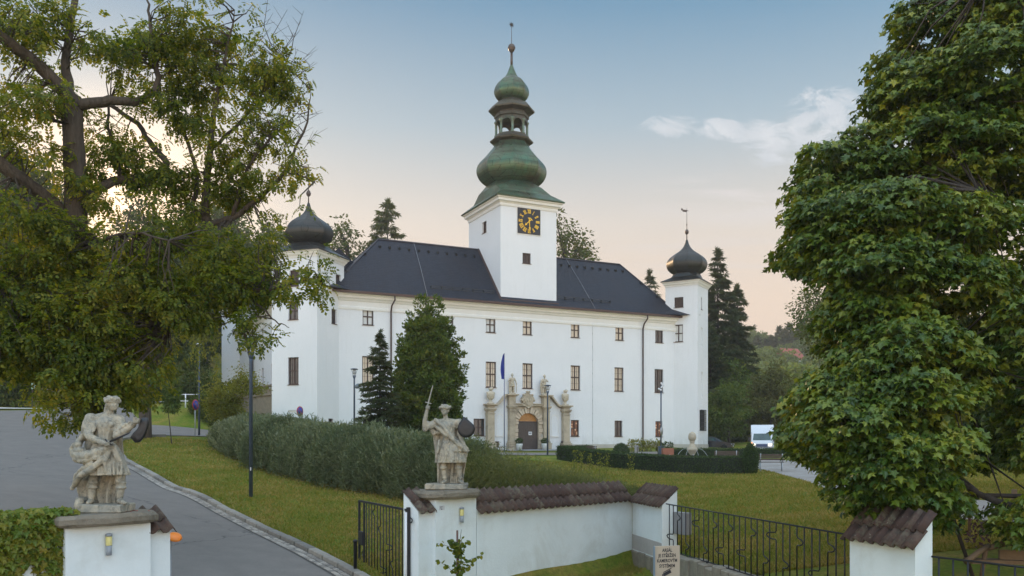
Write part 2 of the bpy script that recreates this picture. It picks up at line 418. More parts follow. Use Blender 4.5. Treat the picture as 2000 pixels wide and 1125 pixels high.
def axis(*segs):
    out = []
    for a, b, st in segs: out += list(np.arange(a, b, st))
    return np.array(out + [segs[-1][1]])
gx = axis((-900, -200, 50), (-200, -60, 8), (-60, -22, 2), (-22, 14, .4), (14, 40, 1.5), (40, 120, 6), (120, 400, 20), (400, 1100, 100))
gy = axis((-60, 4, 8), (4, 12, 1), (12, 40, .4), (40, 64, 1), (64, 120, 2), (120, 460, 12), (460, 1000, 90))
GX, GY = np.meshgrid(gx, gy); GZ = ground(GX, GY)
GV = np.stack([GX, GY, GZ], -1).reshape(-1, 3); nx, ny = len(gx), len(gy)
ii, jj = np.meshgrid(np.arange(nx - 1), np.arange(ny - 1)); base = (jj * nx + ii).ravel()
GF = np.stack([base, base + 1, base + 1 + nx, base + nx], 1)

m = bpy.data.materials.new('lawn'); m.use_nodes = True; t = NT(m); b = m.node_tree.nodes['Principled BSDF']
v = t.coord('Object')
n1 = t.noise(v, .35, 6, .7, .3); n2 = t.noise(t.coord('Object', (1, .35, 1)), 1.1, 6, .75, .5); n3 = t.noise(v, 9.0, 4, .8)
col = t.ramp(n1, [(.35, (.115, .185, .018)), (.48, (.205, .215, .028)), (.60, (.35, .245, .065))])
col = t.mix(t.ramp(n2, [(.38, .75), (.62, 0.0)]), col, (.105, .170, .014))
col = t.mix(t.ramp(n2, [(.55, 0.0), (.70, .6)]), col, (.22, .150, .055))
col = t.mix(t.ramp(n3, [(.3, .55), (.6, 0.0)]), col, (.03, .045, .010))
# worn soil patches
col = t.mix(t.ramp(t.noise(v, .8, 5, .8, 1.2), [(.64, 0.0), (.74, .7)]), col, (.16, .10, .05))
t.l.new(col, b.inputs['Base Color']); b.inputs['Roughness'].default_value = .95; b.inputs['Specular IOR Level'].default_value = .1
bp = t.new('ShaderNodeBump'); bp.inputs['Strength'].default_value = .9; bp.inputs['Distance'].default_value = .06
t.l.new(t.noise(v, 14.0, 5, .8), bp.inputs['Height']); t.l.new(bp.outputs[0], b.inputs['Normal'])
MATS['lawn'] = m
me = np_mesh('ground', GV, GF, True)
link('ground', me, MATS['lawn'], kind='structure')

def ribbon(name, L, Rr, nl, nw, lift, m, kind='structure', label=None, parent=None):
    """strip lofted between two polylines and laid on the ground"""
    def res(P, n):
        P = np.array(P, float); s = np.concatenate([[0], np.cumsum(np.hypot(*np.diff(P, axis=0).T))]); t_ = np.linspace(0, s[-1], n)
        return np.stack([np.interp(t_, s, P[:, 0]), np.interp(t_, s, P[:, 1])], 1)
    a, c = res(L, nl), res(Rr, nl); w = np.linspace(0, 1, nw)
    P = a[:, None] * (1 - w)[None, :, None] + c[:, None] * w[None, :, None]
    z = ground(P[..., 0], P[..., 1]) + lift
    V = np.concatenate([P, z[..., None]], -1).reshape(-1, 3)
    i2, j2 = np.meshgrid(np.arange(nw - 1), np.arange(nl - 1)); b_ = (j2 * nw + i2).ravel()
    Fq = np.stack([b_, b_ + 1, b_ + 1 + nw, b_ + nw], 1)
    o = link(name, np_mesh(name, V, Fq, True), m, parent, kind=kind)
    return o
m = bpy.data.materials.new('asphalt'); m.use_nodes = True; t = NT(m); b = m.node_tree.nodes['Principled BSDF']
v = t.coord('Object')
col = t.ramp(t.noise(v, 1.2, 6, .7), [(.3, (.178, .156, .135)), (.7, (.232, .204, .177))])
col = t.mix(t.ramp(t.noise(v, 60, 3, .8), [(.35, .5), (.6, 0.0)]), col, (.09, .09, .09))
vo = t.new('ShaderNodeTexVoronoi', feature='DISTANCE_TO_EDGE'); vo.inputs['Scale'].default_value = .17
wv = t.new('ShaderNodeVectorMath', operation='ADD'); wv2 = t.new('ShaderNodeVectorMath', operation='SCALE'); wv2.inputs['Scale'].default_value = 1.4
nn = t.new('ShaderNodeTexNoise'); nn.inputs['Scale'].default_value = 1.3; nn.inputs['Detail'].default_value = 6; t.l.new(v, nn.inputs['Vector'])
t.l.new(nn.outputs['Color'], wv2.inputs[0]); t.l.new(v, wv.inputs[0]); t.l.new(wv2.outputs[0], wv.inputs[1]); t.l.new(wv.outputs[0], vo.inputs['Vector'])
crack = t.ramp(vo.outputs['Distance'], [(.002, 1.0), (.005, 0.0)])
crack = t.math('MULTIPLY', crack, t.ramp(t.noise(v, .25, 2), [(.50, 0.0), (.56, .7)]))
col = t.mix(crack, col, (.02, .02, .022))
t.l.new(col, b.inputs['Base Color']); b.inputs['Roughness'].default_value = .85; b.inputs['Specular IOR Level'].default_value = .3
bp = t.new('ShaderNodeBump'); bp.inputs['Strength'].default_value = .3; bp.inputs['Distance'].default_value = .01
t.l.new(t.noise(v, 90, 3, .8), bp.inputs['Height']); t.l.new(bp.outputs[0], b.inputs['Normal']); MATS['asphalt'] = m
KERB = [(-2.75, 19.6), (-3.35, 20.7), (-4.17, 22), (-5.6, 24.1), (-7.5, 26.7), (-9.7, 29.8), (-13.1, 34.4), (-16.2, 39.2), (-18.9, 43), (-21.2, 47), (-22.4, 50.5), (-22.2, 53.2), (-20.8, 54.8)]
roadL = [(-5.9, 15.4), (-9.5, 17.5), (-14, 20), (-22, 27), (-30, 38), (-40, 52), (-50, 66)]
roadR = KERB[:11] + [(-23.5, 55), (-25.5, 61), (-29, 66), (-34, 68.5)]
GUT = .34
def offs(P, dd):
    P = np.array(P, float); T = np.gradient(P, axis=0); T /= np.linalg.norm(T, axis=1)[:, None]
    return P + np.stack([-T[:, 1], T[:, 0]], 1) * dd
ribbon('road', roadL, roadR, 90, 16, .03, MATS['asphalt'])
ribbon('side_road', [(-23.5, 54.5), (-20.8, 55.2), (-18.2, 56.2), (-10, 60.5), (-2, 70), (3, 74.5), (22, 77)], [(-26.5, 61), (-22, 61.8), (-18, 63.0), (-9, 68), (-3, 77.5), (3, 80.5), (22, 81.5)], 60, 8, .045, MATS['asphalt'])
ribbon('forecourt', [(-12, 4), (-6.4, 14.8)], [(3, 4), (-2.2, 19.3)], 20, 12, .03, MATS['asphalt'])
m_path = mat('path_gravel', (.26, .235, .21), (.34, .31, .28), 2.0, .9, .5, 40, c3=(.20, .17, .14), s3=.5)
ribbon('path', [(4, 66), (12, 62.5), (15.8, 59.5), (15.6, 52), (14.6, 44), (13.2, 37.5), (12.6, 31.5), (12.0, 27), (12.2, 24), (14.5, 20)], [(4, 71), (14, 68.5), (21.5, 64), (21.2, 52), (19.5, 44), (17.5, 37.5), (16.2, 33), (15.3, 29.5), (16.2, 27), (22, 24)], 60, 8, .035, m_path)
ribbon('pavement', [(-60, 70.5), (-45, 69.7), (-35.5, 69.2), (-27, 68.6)], [(-62, 73.6), (-46, 73.0), (-35.5, 72.4), (-27, 71.4)], 20, 5, .11, mat('pavement', (.46, .44, .42), (.55, .53, .51), 2.5, .9, .2))
ribbon('upper_path', [(-43, 84), (-60, 86)], [(-48, 97), (-68, 99)], 16, 8, .05, mat('upper_path', (.15, .14, .135), (.20, .18, .17), 1.5, .9))
m_court = mat('court_paving', (.30, .29, .275), (.36, .35, .335), 1.4, .85, .2)
ribbon('court_paving', [(-4, 81.8), (3, 84.2), (8, 85.9)], [(-3.2, 83.6), (2.6, 86.3), (7.6, 88.5)], 16, 5, .06, m_court)
ribbon('back_road', [(22, 84), (40, 90), (60, 96)], [(20, 90), (36, 97), (56, 104)], 20, 6, .05, m_path)

# kerb stones: one object each
kerb = thing('kerb', 'grey granite kerb of long stones edging the lawn beside the asphalt road', 'kerb', (KERB[0][0], KERB[0][1], gz(*KERB[0])))
Pk = np.array(KERB); sk = np.concatenate([[0], np.cumsum(np.hypot(*np.diff(Pk, axis=0).T))])
def kp(s): return np.array([np.interp(s, sk, Pk[:, 0]), np.interp(s, sk, Pk[:, 1])])
def vary(m_, lo, hi):
    t = NT(m_); b = t.n['Principled BSDF']; src = b.inputs['Base Color'].links[0].from_socket; oi = t.new('ShaderNodeObjectInfo')
    f_ = t.ramp(oi.outputs['Random'], [(0.0, (lo, lo, lo)), (1.0, (hi, hi * .98, hi * .95))]); t.l.new(t.mix(1.0, src, f_, 'MULTIPLY'), b.inputs['Base Color'])
ks_m = mat('kerb_stone', (.19, .175, .15), (.27, .25, .215), 3.0, .85, .6, 18, c3=(.12, .115, .09), s3=1.5)
vary(ks_m, .75, 1.35)
ribbon('gutter_bed', offs(KERB[:12], .08), offs(KERB[:12], .50), 120, 3, .036, mat('gutter_bed', (.055, .05, .042), (.08, .07, .06), 8, .95))
kb = MB(); kb.bevbox(-.475, .475, -.12, .12, -.14, .16, .02); km = kb.mesh('kerb_stone'); km.materials.append(ks_m)
ko = Vector(kerb.location); s = .5
while s < sk[-1] - .4:
    p = kp(s); a = kp(s + .4) - kp(s - .4); rz = math.atan2(a[1], a[0]); z = gz(*p); dzd = (gz(*kp(s + .4)) - gz(*kp(s - .4))) / .8
    link('kerb_stone', km, None, kerb, Vector((p[0], p[1], z)) - ko, (random.uniform(-.02, .02), -math.atan(dzd), rz + random.uniform(-.006, .006)), scale=(1, random.uniform(.94, 1.04), random.uniform(.94, 1.08)))
    s += .995
# gutter of two rows of small setts next to the kerb (left side of the kerb)
st_m = mat('sett', (.25, .23, .20), (.37, .345, .31), 5.0, .8, .4, 20, c3=(.13, .12, .10), s3=1.2)
vary(st_m, .65, 1.4)
sb = MB(); sb.bevbox(-.066, .066, -.062, .062, -.05, .045, .014); sm_ = sb.mesh('sett'); sm_.materials.append(st_m)
gut = thing('gutter', 'pale double row of small stone setts running along the kerb', 'gutter', ko)
far = MB(); cnt = 0; s = .1; gm = MB()
while s < sk[-1] - 1.5:
    p = kp(s); a = kp(s + .3) - kp(max(s - .3, 0)); a = a / np.linalg.norm(a); nrm = np.array([-a[1], a[0]]); rz = math.atan2(a[1], a[0])
    for r in (0, 1):
        q = p + nrm * (.21 + .155 * r) + a * (.04 * r); z = gz(*q)
        loc = Vector((q[0], q[1], z + .012)); ro = (random.uniform(-.08, .08), random.uniform(-.08, .08) , rz + random.uniform(-.1, .1))
        if cnt < 280:
            link('sett', sm_, None, gut, loc - ko, ro); cnt += 1
        else:
            far.bevbox(-.075, .075, -.07, .07, -.05, .045, .014, Matrix.Translation(loc - ko) @ Euler(ro).to_matrix().to_4x4())
    s += .163
link('far_setts', far, st_m, gut, kind='stuff')
# ------------------------------------------------------------------ castle
CR = math.atan2(.435, .9004); CX0, CY0 = 1.5, 86.0; CB = CZ - .5
castle = thing('castle', 'white Renaissance chateau with dark slate roof, green onion domed clock tower and corner towers', 'castle', (CX0, CY0, CB), CR)
CDX = np.array([math.cos(CR), math.sin(CR)]); CDN = np.array([-math.sin(CR), math.cos(CR)])
def c2w(lx, ly, lz=0.0): p = np.array([CX0, CY0]) + CDX * lx + CDN * ly; return Vector((p[0], p[1], CB + lz))
def w2c(x, y): q = np.array([x - CX0, y - CY0]); return q @ CDX, q @ CDN
def ray_plane(px, py, o, d):
    """pixel ray against the vertical plane through o (world xy) along d; returns (distance along d, height over the castle base)"""
    r = (px - 1000) / F; t_ = (r * o[1] - o[0]) / (d[0] - r * d[1]); Y = o[1] + d[1] * t_
    return t_, (HY - py) / F * Y + .5
def fp(px, py, off=0.0): return ray_plane(px, py, np.array([CX0, CY0]) + CDN * off, CDX)

m = bpy.data.materials.new('plaster'); m.use_nodes = True; t = NT(m); b = m.node_tree.nodes['Principled BSDF']
v = t.coord('Object')
col = t.ramp(t.noise(v, .35, 6, .65), [(.3, (.70, .715, .715)), (.7, (.745, .755, .755))])
col = t.mix(t.ramp(t.noise(t.coord('Object', (3, 3, .25)), 1.2, 6, .7), [(.52, 0.0), (.8, .22)]), col, (.50, .49, .45))
sz = t.new('ShaderNodeSeparateXYZ'); t.l.new(v, sz.inputs[0])
low = t.math('MULTIPLY', t.ramp(t.math('MULTIPLY', sz.outputs[2], .1, True), [(.03, 1.0), (.16, 0.0)]), t.ramp(t.noise(v, 1.3, 6, .75), [(.38, 0.0), (.62, .45)]))
col = t.mix(low, col, (.42, .41, .36))                 # damp at the foot of the walls
t.l.new(col, b.inputs['Base Color']); b.inputs['Roughness'].default_value = .9; b.inputs['Specular IOR Level'].default_value = .2
bp = t.new('ShaderNodeBump'); bp.inputs['Strength'].default_value = .15; bp.inputs['Distance'].default_value = .02
t.l.new(t.noise(v, 12, 5, .7), bp.inputs['Height']); t.l.new(bp.outputs[0], b.inputs['Normal']); MATS['plaster'] = m
M_PL = m
M_TRIM = mat('cornice_paint', (.74, .73, .68), (.79, .78, .73), 1.0, .85)
M_PLINTH = mat('plinth_stone', (.40, .375, .32), (.47, .44, .38), 1.2, .85, .2, 12)
M_BROWN = mat('window_brown', (.040, .020, .016), (.055, .030, .022), 4, .5)
M_GUT = mat('gutter_metal', (.055, .032, .028), (.07, .042, .035), 4, .4, metal=.4)
m = bpy.data.materials.new('slate'); m.use_nodes = True; t = NT(m); b = m.node_tree.nodes['Principled BSDF']
v = t.coord('Object'); sx = t.new('ShaderNodeSeparateXYZ'); t.l.new(v, sx.inputs[0])
cm = t.new('ShaderNodeCombineXYZ'); t.l.new(t.math('ADD', sx.outputs[0], t.math('MULTIPLY', sx.outputs[1], .6)), cm.inputs[0]); t.l.new(sx.outputs[2], cm.inputs[1])
br = t.new('ShaderNodeTexBrick'); t.l.new(cm.outputs[0], br.inputs['Vector']); br.inputs['Scale'].default_value = 1.0
br.inputs['Brick Width'].default_value = .30; br.inputs['Row Height'].default_value = .19; br.inputs['Mortar Size'].default_value = .022; br.inputs['Mortar Smooth'].default_value = .4
br.inputs['Color1'].default_value = (.010, .014, .026, 1); br.inputs['Color2'].default_value = (.018, .023, .038, 1); br.inputs['Mortar'].default_value = (.004, .005, .009, 1)
col = t.mix(t.ramp(t.noise(v, .35, 5, .7, .5), [(.45, 0.0), (.72, .55)]), br.outputs['Color'], (.019, .016, .021))
t.l.new(col, b.inputs['Base Color']); b.inputs['Roughness'].default_value = .45; b.inputs['Specular IOR Level'].default_value = .28
bp = t.new('ShaderNodeBump'); bp.inputs['Strength'].default_value = .8; bp.inputs['Distance'].default_value = .04; bp.invert = True
t.l.new(br.outputs['Fac'], bp.inputs['Height']); t.l.new(bp.outputs[0], b.inputs['Normal']); MATS['slate'] = m
def coppermat(name, c1, c2, c3, rough=.34, metal=.7, rh=.5, bw=.7):
    m = bpy.data.materials.new(name); m.use_nodes = True; t = NT(m); b = m.node_tree.nodes['Principled BSDF']
    v = t.coord('Object'); sx = t.new('ShaderNodeSeparateXYZ'); t.l.new(v, sx.inputs[0])
    cm = t.new('ShaderNodeCombineXYZ'); t.l.new(t.math('ADD', sx.outputs[0], t.math('MULTIPLY', sx.outputs[1], .45)), cm.inputs[0]); t.l.new(sx.outputs[2], cm.inputs[1])
    br = t.new('ShaderNodeTexBrick'); t.l.new(cm.outputs[0], br.inputs['Vector']); br.inputs['Scale'].default_value = 1.0
    br.inputs['Brick Width'].default_value = bw; br.inputs['Row Height'].default_value = rh; br.inputs['Mortar Size'].default_value = .014
    br.inputs['Color1'].default_value = (1, 1, 1, 1); br.inputs['Color2'].default_value = (.72, .74, .72, 1); br.inputs['Mortar'].default_value = (.22, .22, .22, 1)
    col = t.ramp(t.noise(v, .55, 6, .7, .4), [(.36, c1), (.55, c2), (.68, c3)])
    col = t.mix(t.ramp(t.noise(t.coord('Object', (2.5, 2.5, .5)), 1.3, 6, .75), [(.5, 0.0), (.7, .5)]), col, c3)
    col = t.mix(1.0, col, br.outputs['Color'], 'MULTIPLY')
    t.l.new(col, b.inputs['Base Color']); b.inputs['Metallic'].default_value = metal
    t.l.new(t.ramp(t.noise(v, 1.5, 5, .7), [(.3, rough - .08), (.7, rough + .18)]), b.inputs['Roughness'])
    bp = t.new('ShaderNodeBump'); bp.inputs['Strength'].default_value = .35; bp.inputs['Distance'].default_value = .03; bp.invert = True
    t.l.new(br.outputs['Fac'], bp.inputs['Height']); t.l.new(bp.outputs[0], b.inputs['Normal']); MATS[name] = m; return m
M_GREEN = coppermat('green_copper', (.075, .160, .098), (.105, .140, .085), (.085, .068, .040), .32)
M_DOME = coppermat('dark_dome', (.055, .058, .055), (.045, .047, .045), (.075, .065, .055), .34, .6, .55, .9)
M_CORN = coppermat('copper_cornice', (.095, .085, .055), (.075, .060, .042), (.055, .085, .055), .45, .4)
M_CORN2 = mat('verdigris', (.13, .19, .14), (.10, .12, .08), 2, .55, metal=.3)
M_GOLD = mat('gold', (.85, .55, .06), (.75, .45, .05), 5, .4, metal=.6)
M_STONE = mat('portal_stone', (.40, .335, .235), (.47, .40, .29), 1.6, .85, .35, 14, c3=(.28, .235, .17), s3=.9)

def glass(name, c1, c2, scale=2.0, emis=None):
    m = mat(name, c1, c2, scale, .12, 0, spec=.6, emis=emis); return m
G_CREAM = glass('pane_cream', (.62, .52, .38), (.50, .44, .35), 1.0)
G_WHITE = glass('pane_pale', (.55, .60, .60), (.48, .50, .48), 1.0)
G_DARK = glass('pane_dark', (.035, .04, .042), (.09, .085, .08), 1.2)
m = bpy.data.materials.new('pane_lit'); m.use_nodes = True; t = NT(m); b = m.node_tree.nodes['Principled BSDF']
ck = t.new('ShaderNodeTexVoronoi'); ck.inputs['Scale'].default_value = 3.0; t.l.new(t.coord('Object', (1.6, 1, 1)), ck.inputs['Vector'])
pc = t.ramp(ck.outputs['Distance'], [(.24, (.70, .48, .30)), (.36, (.22, .075, .03)), (.55, (.10, .035, .018))])
t.l.new(pc, b.inputs['Base Color']); t.l.new(pc, b.inputs['Emission Color']); b.inputs['Emission Strength'].default_value = .22; b.inputs['Roughness'].default_value = .15; G_LIT = m

HOLES = []
def wall_holes(mb, x0, x1, z0, z1, holes, dep=.22, M=None):
    xs = sorted({x0, x1, *[h[0] for h in holes], *[h[1] for h in holes]}); zs = sorted({z0, z1, *[h[2] for h in holes], *[h[3] for h in holes]})
    for i in range(len(xs) - 1):
        for j in range(len(zs) - 1):
            cx, cz = (xs[i] + xs[i + 1]) / 2, (zs[j] + zs[j + 1]) / 2
            if any(h[0] < cx < h[1] and h[2] < cz < h[3] for h in holes): continue
            mb.add([(xs[i], 0, zs[j]), (xs[i + 1], 0, zs[j]), (xs[i + 1], 0, zs[j + 1]), (xs[i], 0, zs[j + 1])], [(0, 1, 2, 3)], False, M)
    for a, c, z_, zz in [h[:4] for h in holes]:
        mb.add([(a, 0, z_), (c, 0, z_), (c, 0, zz), (a, 0, zz), (a, dep, z_), (c, dep, z_), (c, dep, zz), (a, dep, zz)],
               [(0, 1, 5, 4), (1, 2, 6, 5), (2, 3, 7, 6), (3, 0, 4, 7)], False, M)
WIN_CACHE = {}
def window(parent, a, c, z0, z1, style, M=None, dep=.15, off=(0, 0)):
    """frame fills the hole a..c, z0..z1 in the plane y=0 of matrix M; origin at the lower left"""
    w, h = c - a, z1 - z0; key = (round(w, 2), round(h, 2), style)
    if key not in WIN_CACHE:
        fr = MB(); f = .10; y0, y1 = dep, dep + .07
        fr.box(0, f, y0, y1, 0, h).box(w - f, w, y0, y1, 0, h).box(f, w - f, y0, y1, 0, f).box(f, w - f, y0, y1, h - f, h)
        fr.box(w / 2 - f * .55, w / 2 + f * .55, y0 + .003, y1, f, h - f)
        if style != 'shutter':
            zt = h * (.52 if h > 2 else .5)
            fr.box(f, w / 2 - f * .55, y0 + .003, y1, zt - f * .55, zt + f * .55).box(w / 2 + f * .55, w - f, y0 + .003, y1, zt - f * .55, zt + f * .55)
            g = .018
            if h > 2:
                for xa, xb in ((f, w / 2 - f * .55), (w / 2 + f * .55, w - f)):
                    xm = (xa + xb) / 2
                    for za, zb in ((f, zt - f * .55), (zt + f * .55, h - f)):
                        zm = (za + zb) / 2
                        fr.box(xm - g / 2, xm + g / 2, y0 + .02, y1 - .01, za, zb)
                        fr.box(xa, xm - g / 2, y0 + .02, y1 - .01, zm - g / 2, zm + g / 2).box(xm + g / 2, xb, y0 + .02, y1 - .01, zm - g / 2, zm + g / 2)
        pn = MB().box(f * .5, w - f * .5, y1 - .012, y1 + .01, f * .5, h - f * .5)
        sl = MB().box(-.06, w + .06, -.07, dep + .01, -.035, .004)
        WIN_CACHE[key] = (fr.mesh('window'), pn.mesh('pane'), sl.mesh('sill'))
        WIN_CACHE[key][0].materials.append(M_BROWN); WIN_CACHE[key][2].materials.append(M_GUT)
        WIN_CACHE[key][1].materials.append({'cream': G_CREAM, 'pale': G_WHITE, 'dark': G_DARK, 'lit': G_LIT, 'shutter': mat('shutter_brown', (.045, .025, .018), (.065, .04, .03), 6, .6)}[style])
    fr, pn, sl = WIN_CACHE[key]
    o = link('window', fr, None, parent); T = (M or Matrix.Identity(4)) @ Matrix.Translation((a, 0, z0)); o.matrix_local = T
    link('pane', pn, None, o); link('sill', sl, None, o)
    return o
def prof_ext(mb, prof, x0, x1, M=None, m0=0.0, m1=0.0):
    """extrude profile (y outward = -y, z) along x; m0/m1 widen ends by the projection (mitres)"""
    n = len(prof); vs = [(x0 - m0 * p[0], -p[0], p[1]) for p in prof] + [(x1 + m1 * p[0], -p[0], p[1]) for p in prof]
    mb.add(vs, [tuple(range(n)), tuple(range(2 * n - 1, n - 1, -1))] + [(i, (i + 1) % n, n + (i + 1) % n, n + i) for i in range(n)], False, M)

EAVE = 14.05
FX0, FX1 = -19.3, 17.7
def hole(px0, px1, py0, py1):
    xa, _ = fp(px0, HY); xb, _ = fp(px1, HY); pm = (px0 + px1) / 2
    return [xa, xb, fp(pm, py1)[1], fp(pm, py0)[1]]
FW = []
H2 = (11.2, 12.75); H1 = (5.95, 8.42); H0 = (1.30, 2.95)
for px, st in ((719, 'pale'), (876, 'pale'), (958.5, 'pale'), (1030, 'cream'), (1123.5, 'cream'), (1210, 'cream'), (1287.5, 'dark')):
    x, _ = fp(px, HY); FW.append([x - .50, x + .50, H2[0], H2[1], st])
for px, st in ((719, 'cream'), (876, 'cream'), (959, 'cream'), (1030.5, 'cream'), (1124, 'cream'), (1209, 'cream'), (1287, 'dark')):
    x, _ = fp(px, HY); FW.append([x - .55, x + .55, H1[0], H1[1], st])
for px, st, hw in ((719, 'dark', .5), (936, 'dark', .58), (1123, 'lit', .47), (1208, 'dark', .47), (1287, 'lit', .45)):
    x, _ = fp(px, HY); FW.append([x - hw, x + hw, H0[0], H0[1], st])
DXc = fp(1029.5, HY)[0]                                           # door centre
DR = 1.12                                                         # half width of the opening
wallm = MB()
door_hole = [DXc - DR - .02, DXc + DR + .02, -2, 3.62]
wall_holes(wallm, FX0, FX1, -2, EAVE, [f[:4] for f in FW] + [door_hole], .24)
wallm.box(FX0, FX1, .25, .60, 3.63, EAVE - .01)
link('facade_wall', wallm, M_PL, castle)
for f in FW: window(castle, *f)
back = MB(); back.add([(FX0, 10.4, -2), (FX1, 10.4, -2), (FX1, 10.4, EAVE), (FX0, 10.4, EAVE), (FX0, .62, -2), (FX1, .62, -2), (FX1, .62, EAVE), (FX0, .62, EAVE)], [(0, 1, 2, 3), (0, 4, 7, 3), (1, 5, 6, 2)])
link('rear_wall', back, M_PL, castle)
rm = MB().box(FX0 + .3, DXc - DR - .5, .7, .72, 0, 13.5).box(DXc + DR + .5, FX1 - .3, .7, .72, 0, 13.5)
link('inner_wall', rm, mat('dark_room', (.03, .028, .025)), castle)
# plinth
pl = MB()
for a, c in ((-19.2, DXc - 4.3), (DXc + 4.3, 17.6)): pl.box(a, c, -.06, -.002, -2, .52)
link('plinth', pl, M_PLINTH, castle)
# cornice
cp = [(0, EAVE - 1.55), (.05, EAVE - 1.55), (.08, EAVE - 1.45), (.08, EAVE - 1.30), (.02, EAVE - 1.24), (.02, EAVE - .80), (.10, EAVE - .72), (.16, EAVE - .60), (.30, EAVE - .50), (.34, EAVE - .34), (.50, EAVE - .22), (.52, EAVE - .02), (0, EAVE - .02)]
c_ = MB(); prof_ext(c_, cp, FX0, FX1); link('cornice', c_, M_TRIM, castle)
# roof
RZ = 20.25; RY = 5.2; rx0, rx1 = -13.45, 13.98; ev = .62; ez = EAVE - .02
rl, rr = FX0 - .4, FX1 + .4
roof = MB()
V = [(rl, -ev, ez), (rr, -ev, ez), (rr, 10.4 + ev, ez), (rl, 10.4 + ev, ez), (rx0, RY, RZ), (rx1, RY, RZ)]
Fs = [(0, 1, 5, 4), (1, 2, 5), (2, 3, 4, 5), (3, 0, 4)]
roof.add(V, Fs + [(3, 2, 1, 0)]); ro_ = link('roof', roof, MATS['slate'], castle)
rc = MB(); rc.tube([(rx0, RY, RZ + .02), (rx1, RY, RZ + .02)], .10, 6)
for a, c in ((0, 4), (1, 5), (2, 5), (3, 4)): rc.tube([Vector(V[a]) + Vector((0, 0, .03)), Vector(V[c]) + Vector((0, 0, .03))], .075, 6)
link('ridge_cap', rc, mat('slate_cap', (.03, .03, .038), (.045, .04, .048), 3, .5), castle)
g = MB(); g.box(rl, rr, -ev - .17, -ev + .04, ez - .14, ez + .05); g.box(rl, rr, -ev + .04, -ev + .42, ez + .03, ez + .10); link('gutter', g, M_GUT, castle)
# snow guards: little hooks along the ridge, rails above the eave
slope = (RZ - ez) / (RY + ev)
def on_roof(x, y): return (x, y, ez + (y + ev) * slope)
hk = MB().add([(-.11, 0, 0), (.11, 0, 0), (.07, -.10, .24), (-.07, -.10, .24), (-.11, .30, .30), (.11, .30, .30)], [(0, 1, 2, 3), (3, 2, 5, 4), (0, 3, 4), (1, 5, 2)]).mesh('snow_hook'); hk.materials.append(mat('hook_metal', (.02, .02, .022), None, 3, .5))
for px in [741, 760, 779, 798, 817, 836, 854, 872, 890, 908, 925, 1095, 1111, 1126, 1141, 1156, 1171, 1186, 1201, 1215]:
    x, _ = fp(px, HY, 4.4); link('snow_hook', hk, None, castle, on_roof(x, 4.2 if rx0 - .6 < x < rx1 + .6 else 3.9))
for px, y in ((713, 3.2), (675, 1.2), (1253, 2.9), (1284, 1.4)):
    x, _ = fp(px, HY, y); link('snow_hook', hk, None, castle, on_roof(x, y))
for pa, pb in ((845, 968), (1090, 1196)):
    xa, xb = fp(pa, HY, -.1)[0], fp(pb, HY, -.1)[0]; sr = MB(); n = 6
    for k in range(n + 1):
        x = xa + (xb - xa) * k / n; p = on_roof(x, .25); sr.box(x - .03, x + .03, p[1] - .03, p[1] + .25, p[2] - .02, p[2] + .30)
    p = on_roof(0, .25)
    for dz_ in (.06, .27): sr.box(xa, xb, p[1] - .05, p[1] - .028, p[2] + dz_, p[2] + dz_ + .05)
    link('snow_rail', sr, mat('rail_dark', (.015, .018, .022), None, 3, .5), castle)
M_WIRE = mat('wire_grey', (.30, .31, .33), None, 3, .5)                                                           # lightning conductors on the roof
for (pa, ya, pb, yb) in ((808, 470, 835, 560), (1105, 500, 1163, 600)):
    xa, xb = fp(pa, HY, RY)[0], fp(pb, HY, -ev)[0]
    a, c = Vector((xa, RY, RZ + .08)), Vector((xb, -ev, ez + .1)); link('lightning_wire', MB().tube([a, (a + c) / 2 + Vector((0, -.06, .06)), c], .018, 4), M_WIRE, castle)
# downpipes
for px, m_ in ((763, 0), (1254.5, 0)):
    x, _ = fp(px, HY); dp = MB(); dp.tube([(x + .18, -.70, ez - .1), (x + .18, -.70, ez - .5), (x, -.35, ez - 1.0), (x, -.14, ez - 1.5), (x, -.14, .6), (x, -.16, .1)], .075, 8)
    link('downpipe', dp, M_GUT, castle)
for px in (1157, 820):
    wr = MB(); x, _ = fp(px, HY); wr.box(x - .008, x + .008, -.05, -.035, .3, 12.5)
    for k in range(9): wr.box(x - .03, x + .03, -.05, 0, .9 + k * 1.35, .95 + k * 1.35)
    link('lightning_wire', wr, M_WIRE, castle)

# ---------------------------------------------------------------- clock tower
TX0, TX1, TY0, TY1 = -2.87, 3.25, .04, 7.84; TZ = 24.3
tw = MB(); cw0, cz0 = ray_plane(1021, 514, np.array([CX0, CY0]), CDX); cw1, cz1 = ray_plane(1037, 495, np.array([CX0, CY0]), CDX)
hf = [cw0, cw1, cz0, cz1]
wall_holes(tw, TX0, TX1, EAVE - .05, TZ, [hf], .25, Matrix.Translation((0, TY0, 0)))
# left face: local x runs from back to front
LM = Matrix(((0, 1, 0, TX0), (-1, 0, 0, TY0), (0, 0, 1, 0), (0, 0, 0, 1)))
o_l = np.array(c2w(TX0, TY0)[:2])
def lf(px, py): s_, z_ = ray_plane(px, py, o_l, CDN); return s_, z_
sa, _ = lf(950, 445); sb_, _ = lf(942, 445); zz0 = lf(946, 455)[1]; zz1 = lf(946, 433)[1]
hl = [-sb_, -sa, zz0, zz1]
wall_holes(tw, -(TY1 - TY0), 0, EAVE - .05, TZ, [hl], .25, LM)
tw.add([(TX1, TY0, EAVE), (TX1, TY1, EAVE), (TX1, TY1, TZ), (TX1, TY0, TZ)], [(0, 1, 2, 3)]); tw.add([(TX0, TY1, EAVE), (TX1, TY1, EAVE), (TX1, TY1, TZ), (TX0, TY1, TZ)], [(0, 1, 2, 3)])
link('clock_tower_wall', tw, M_PL, castle)
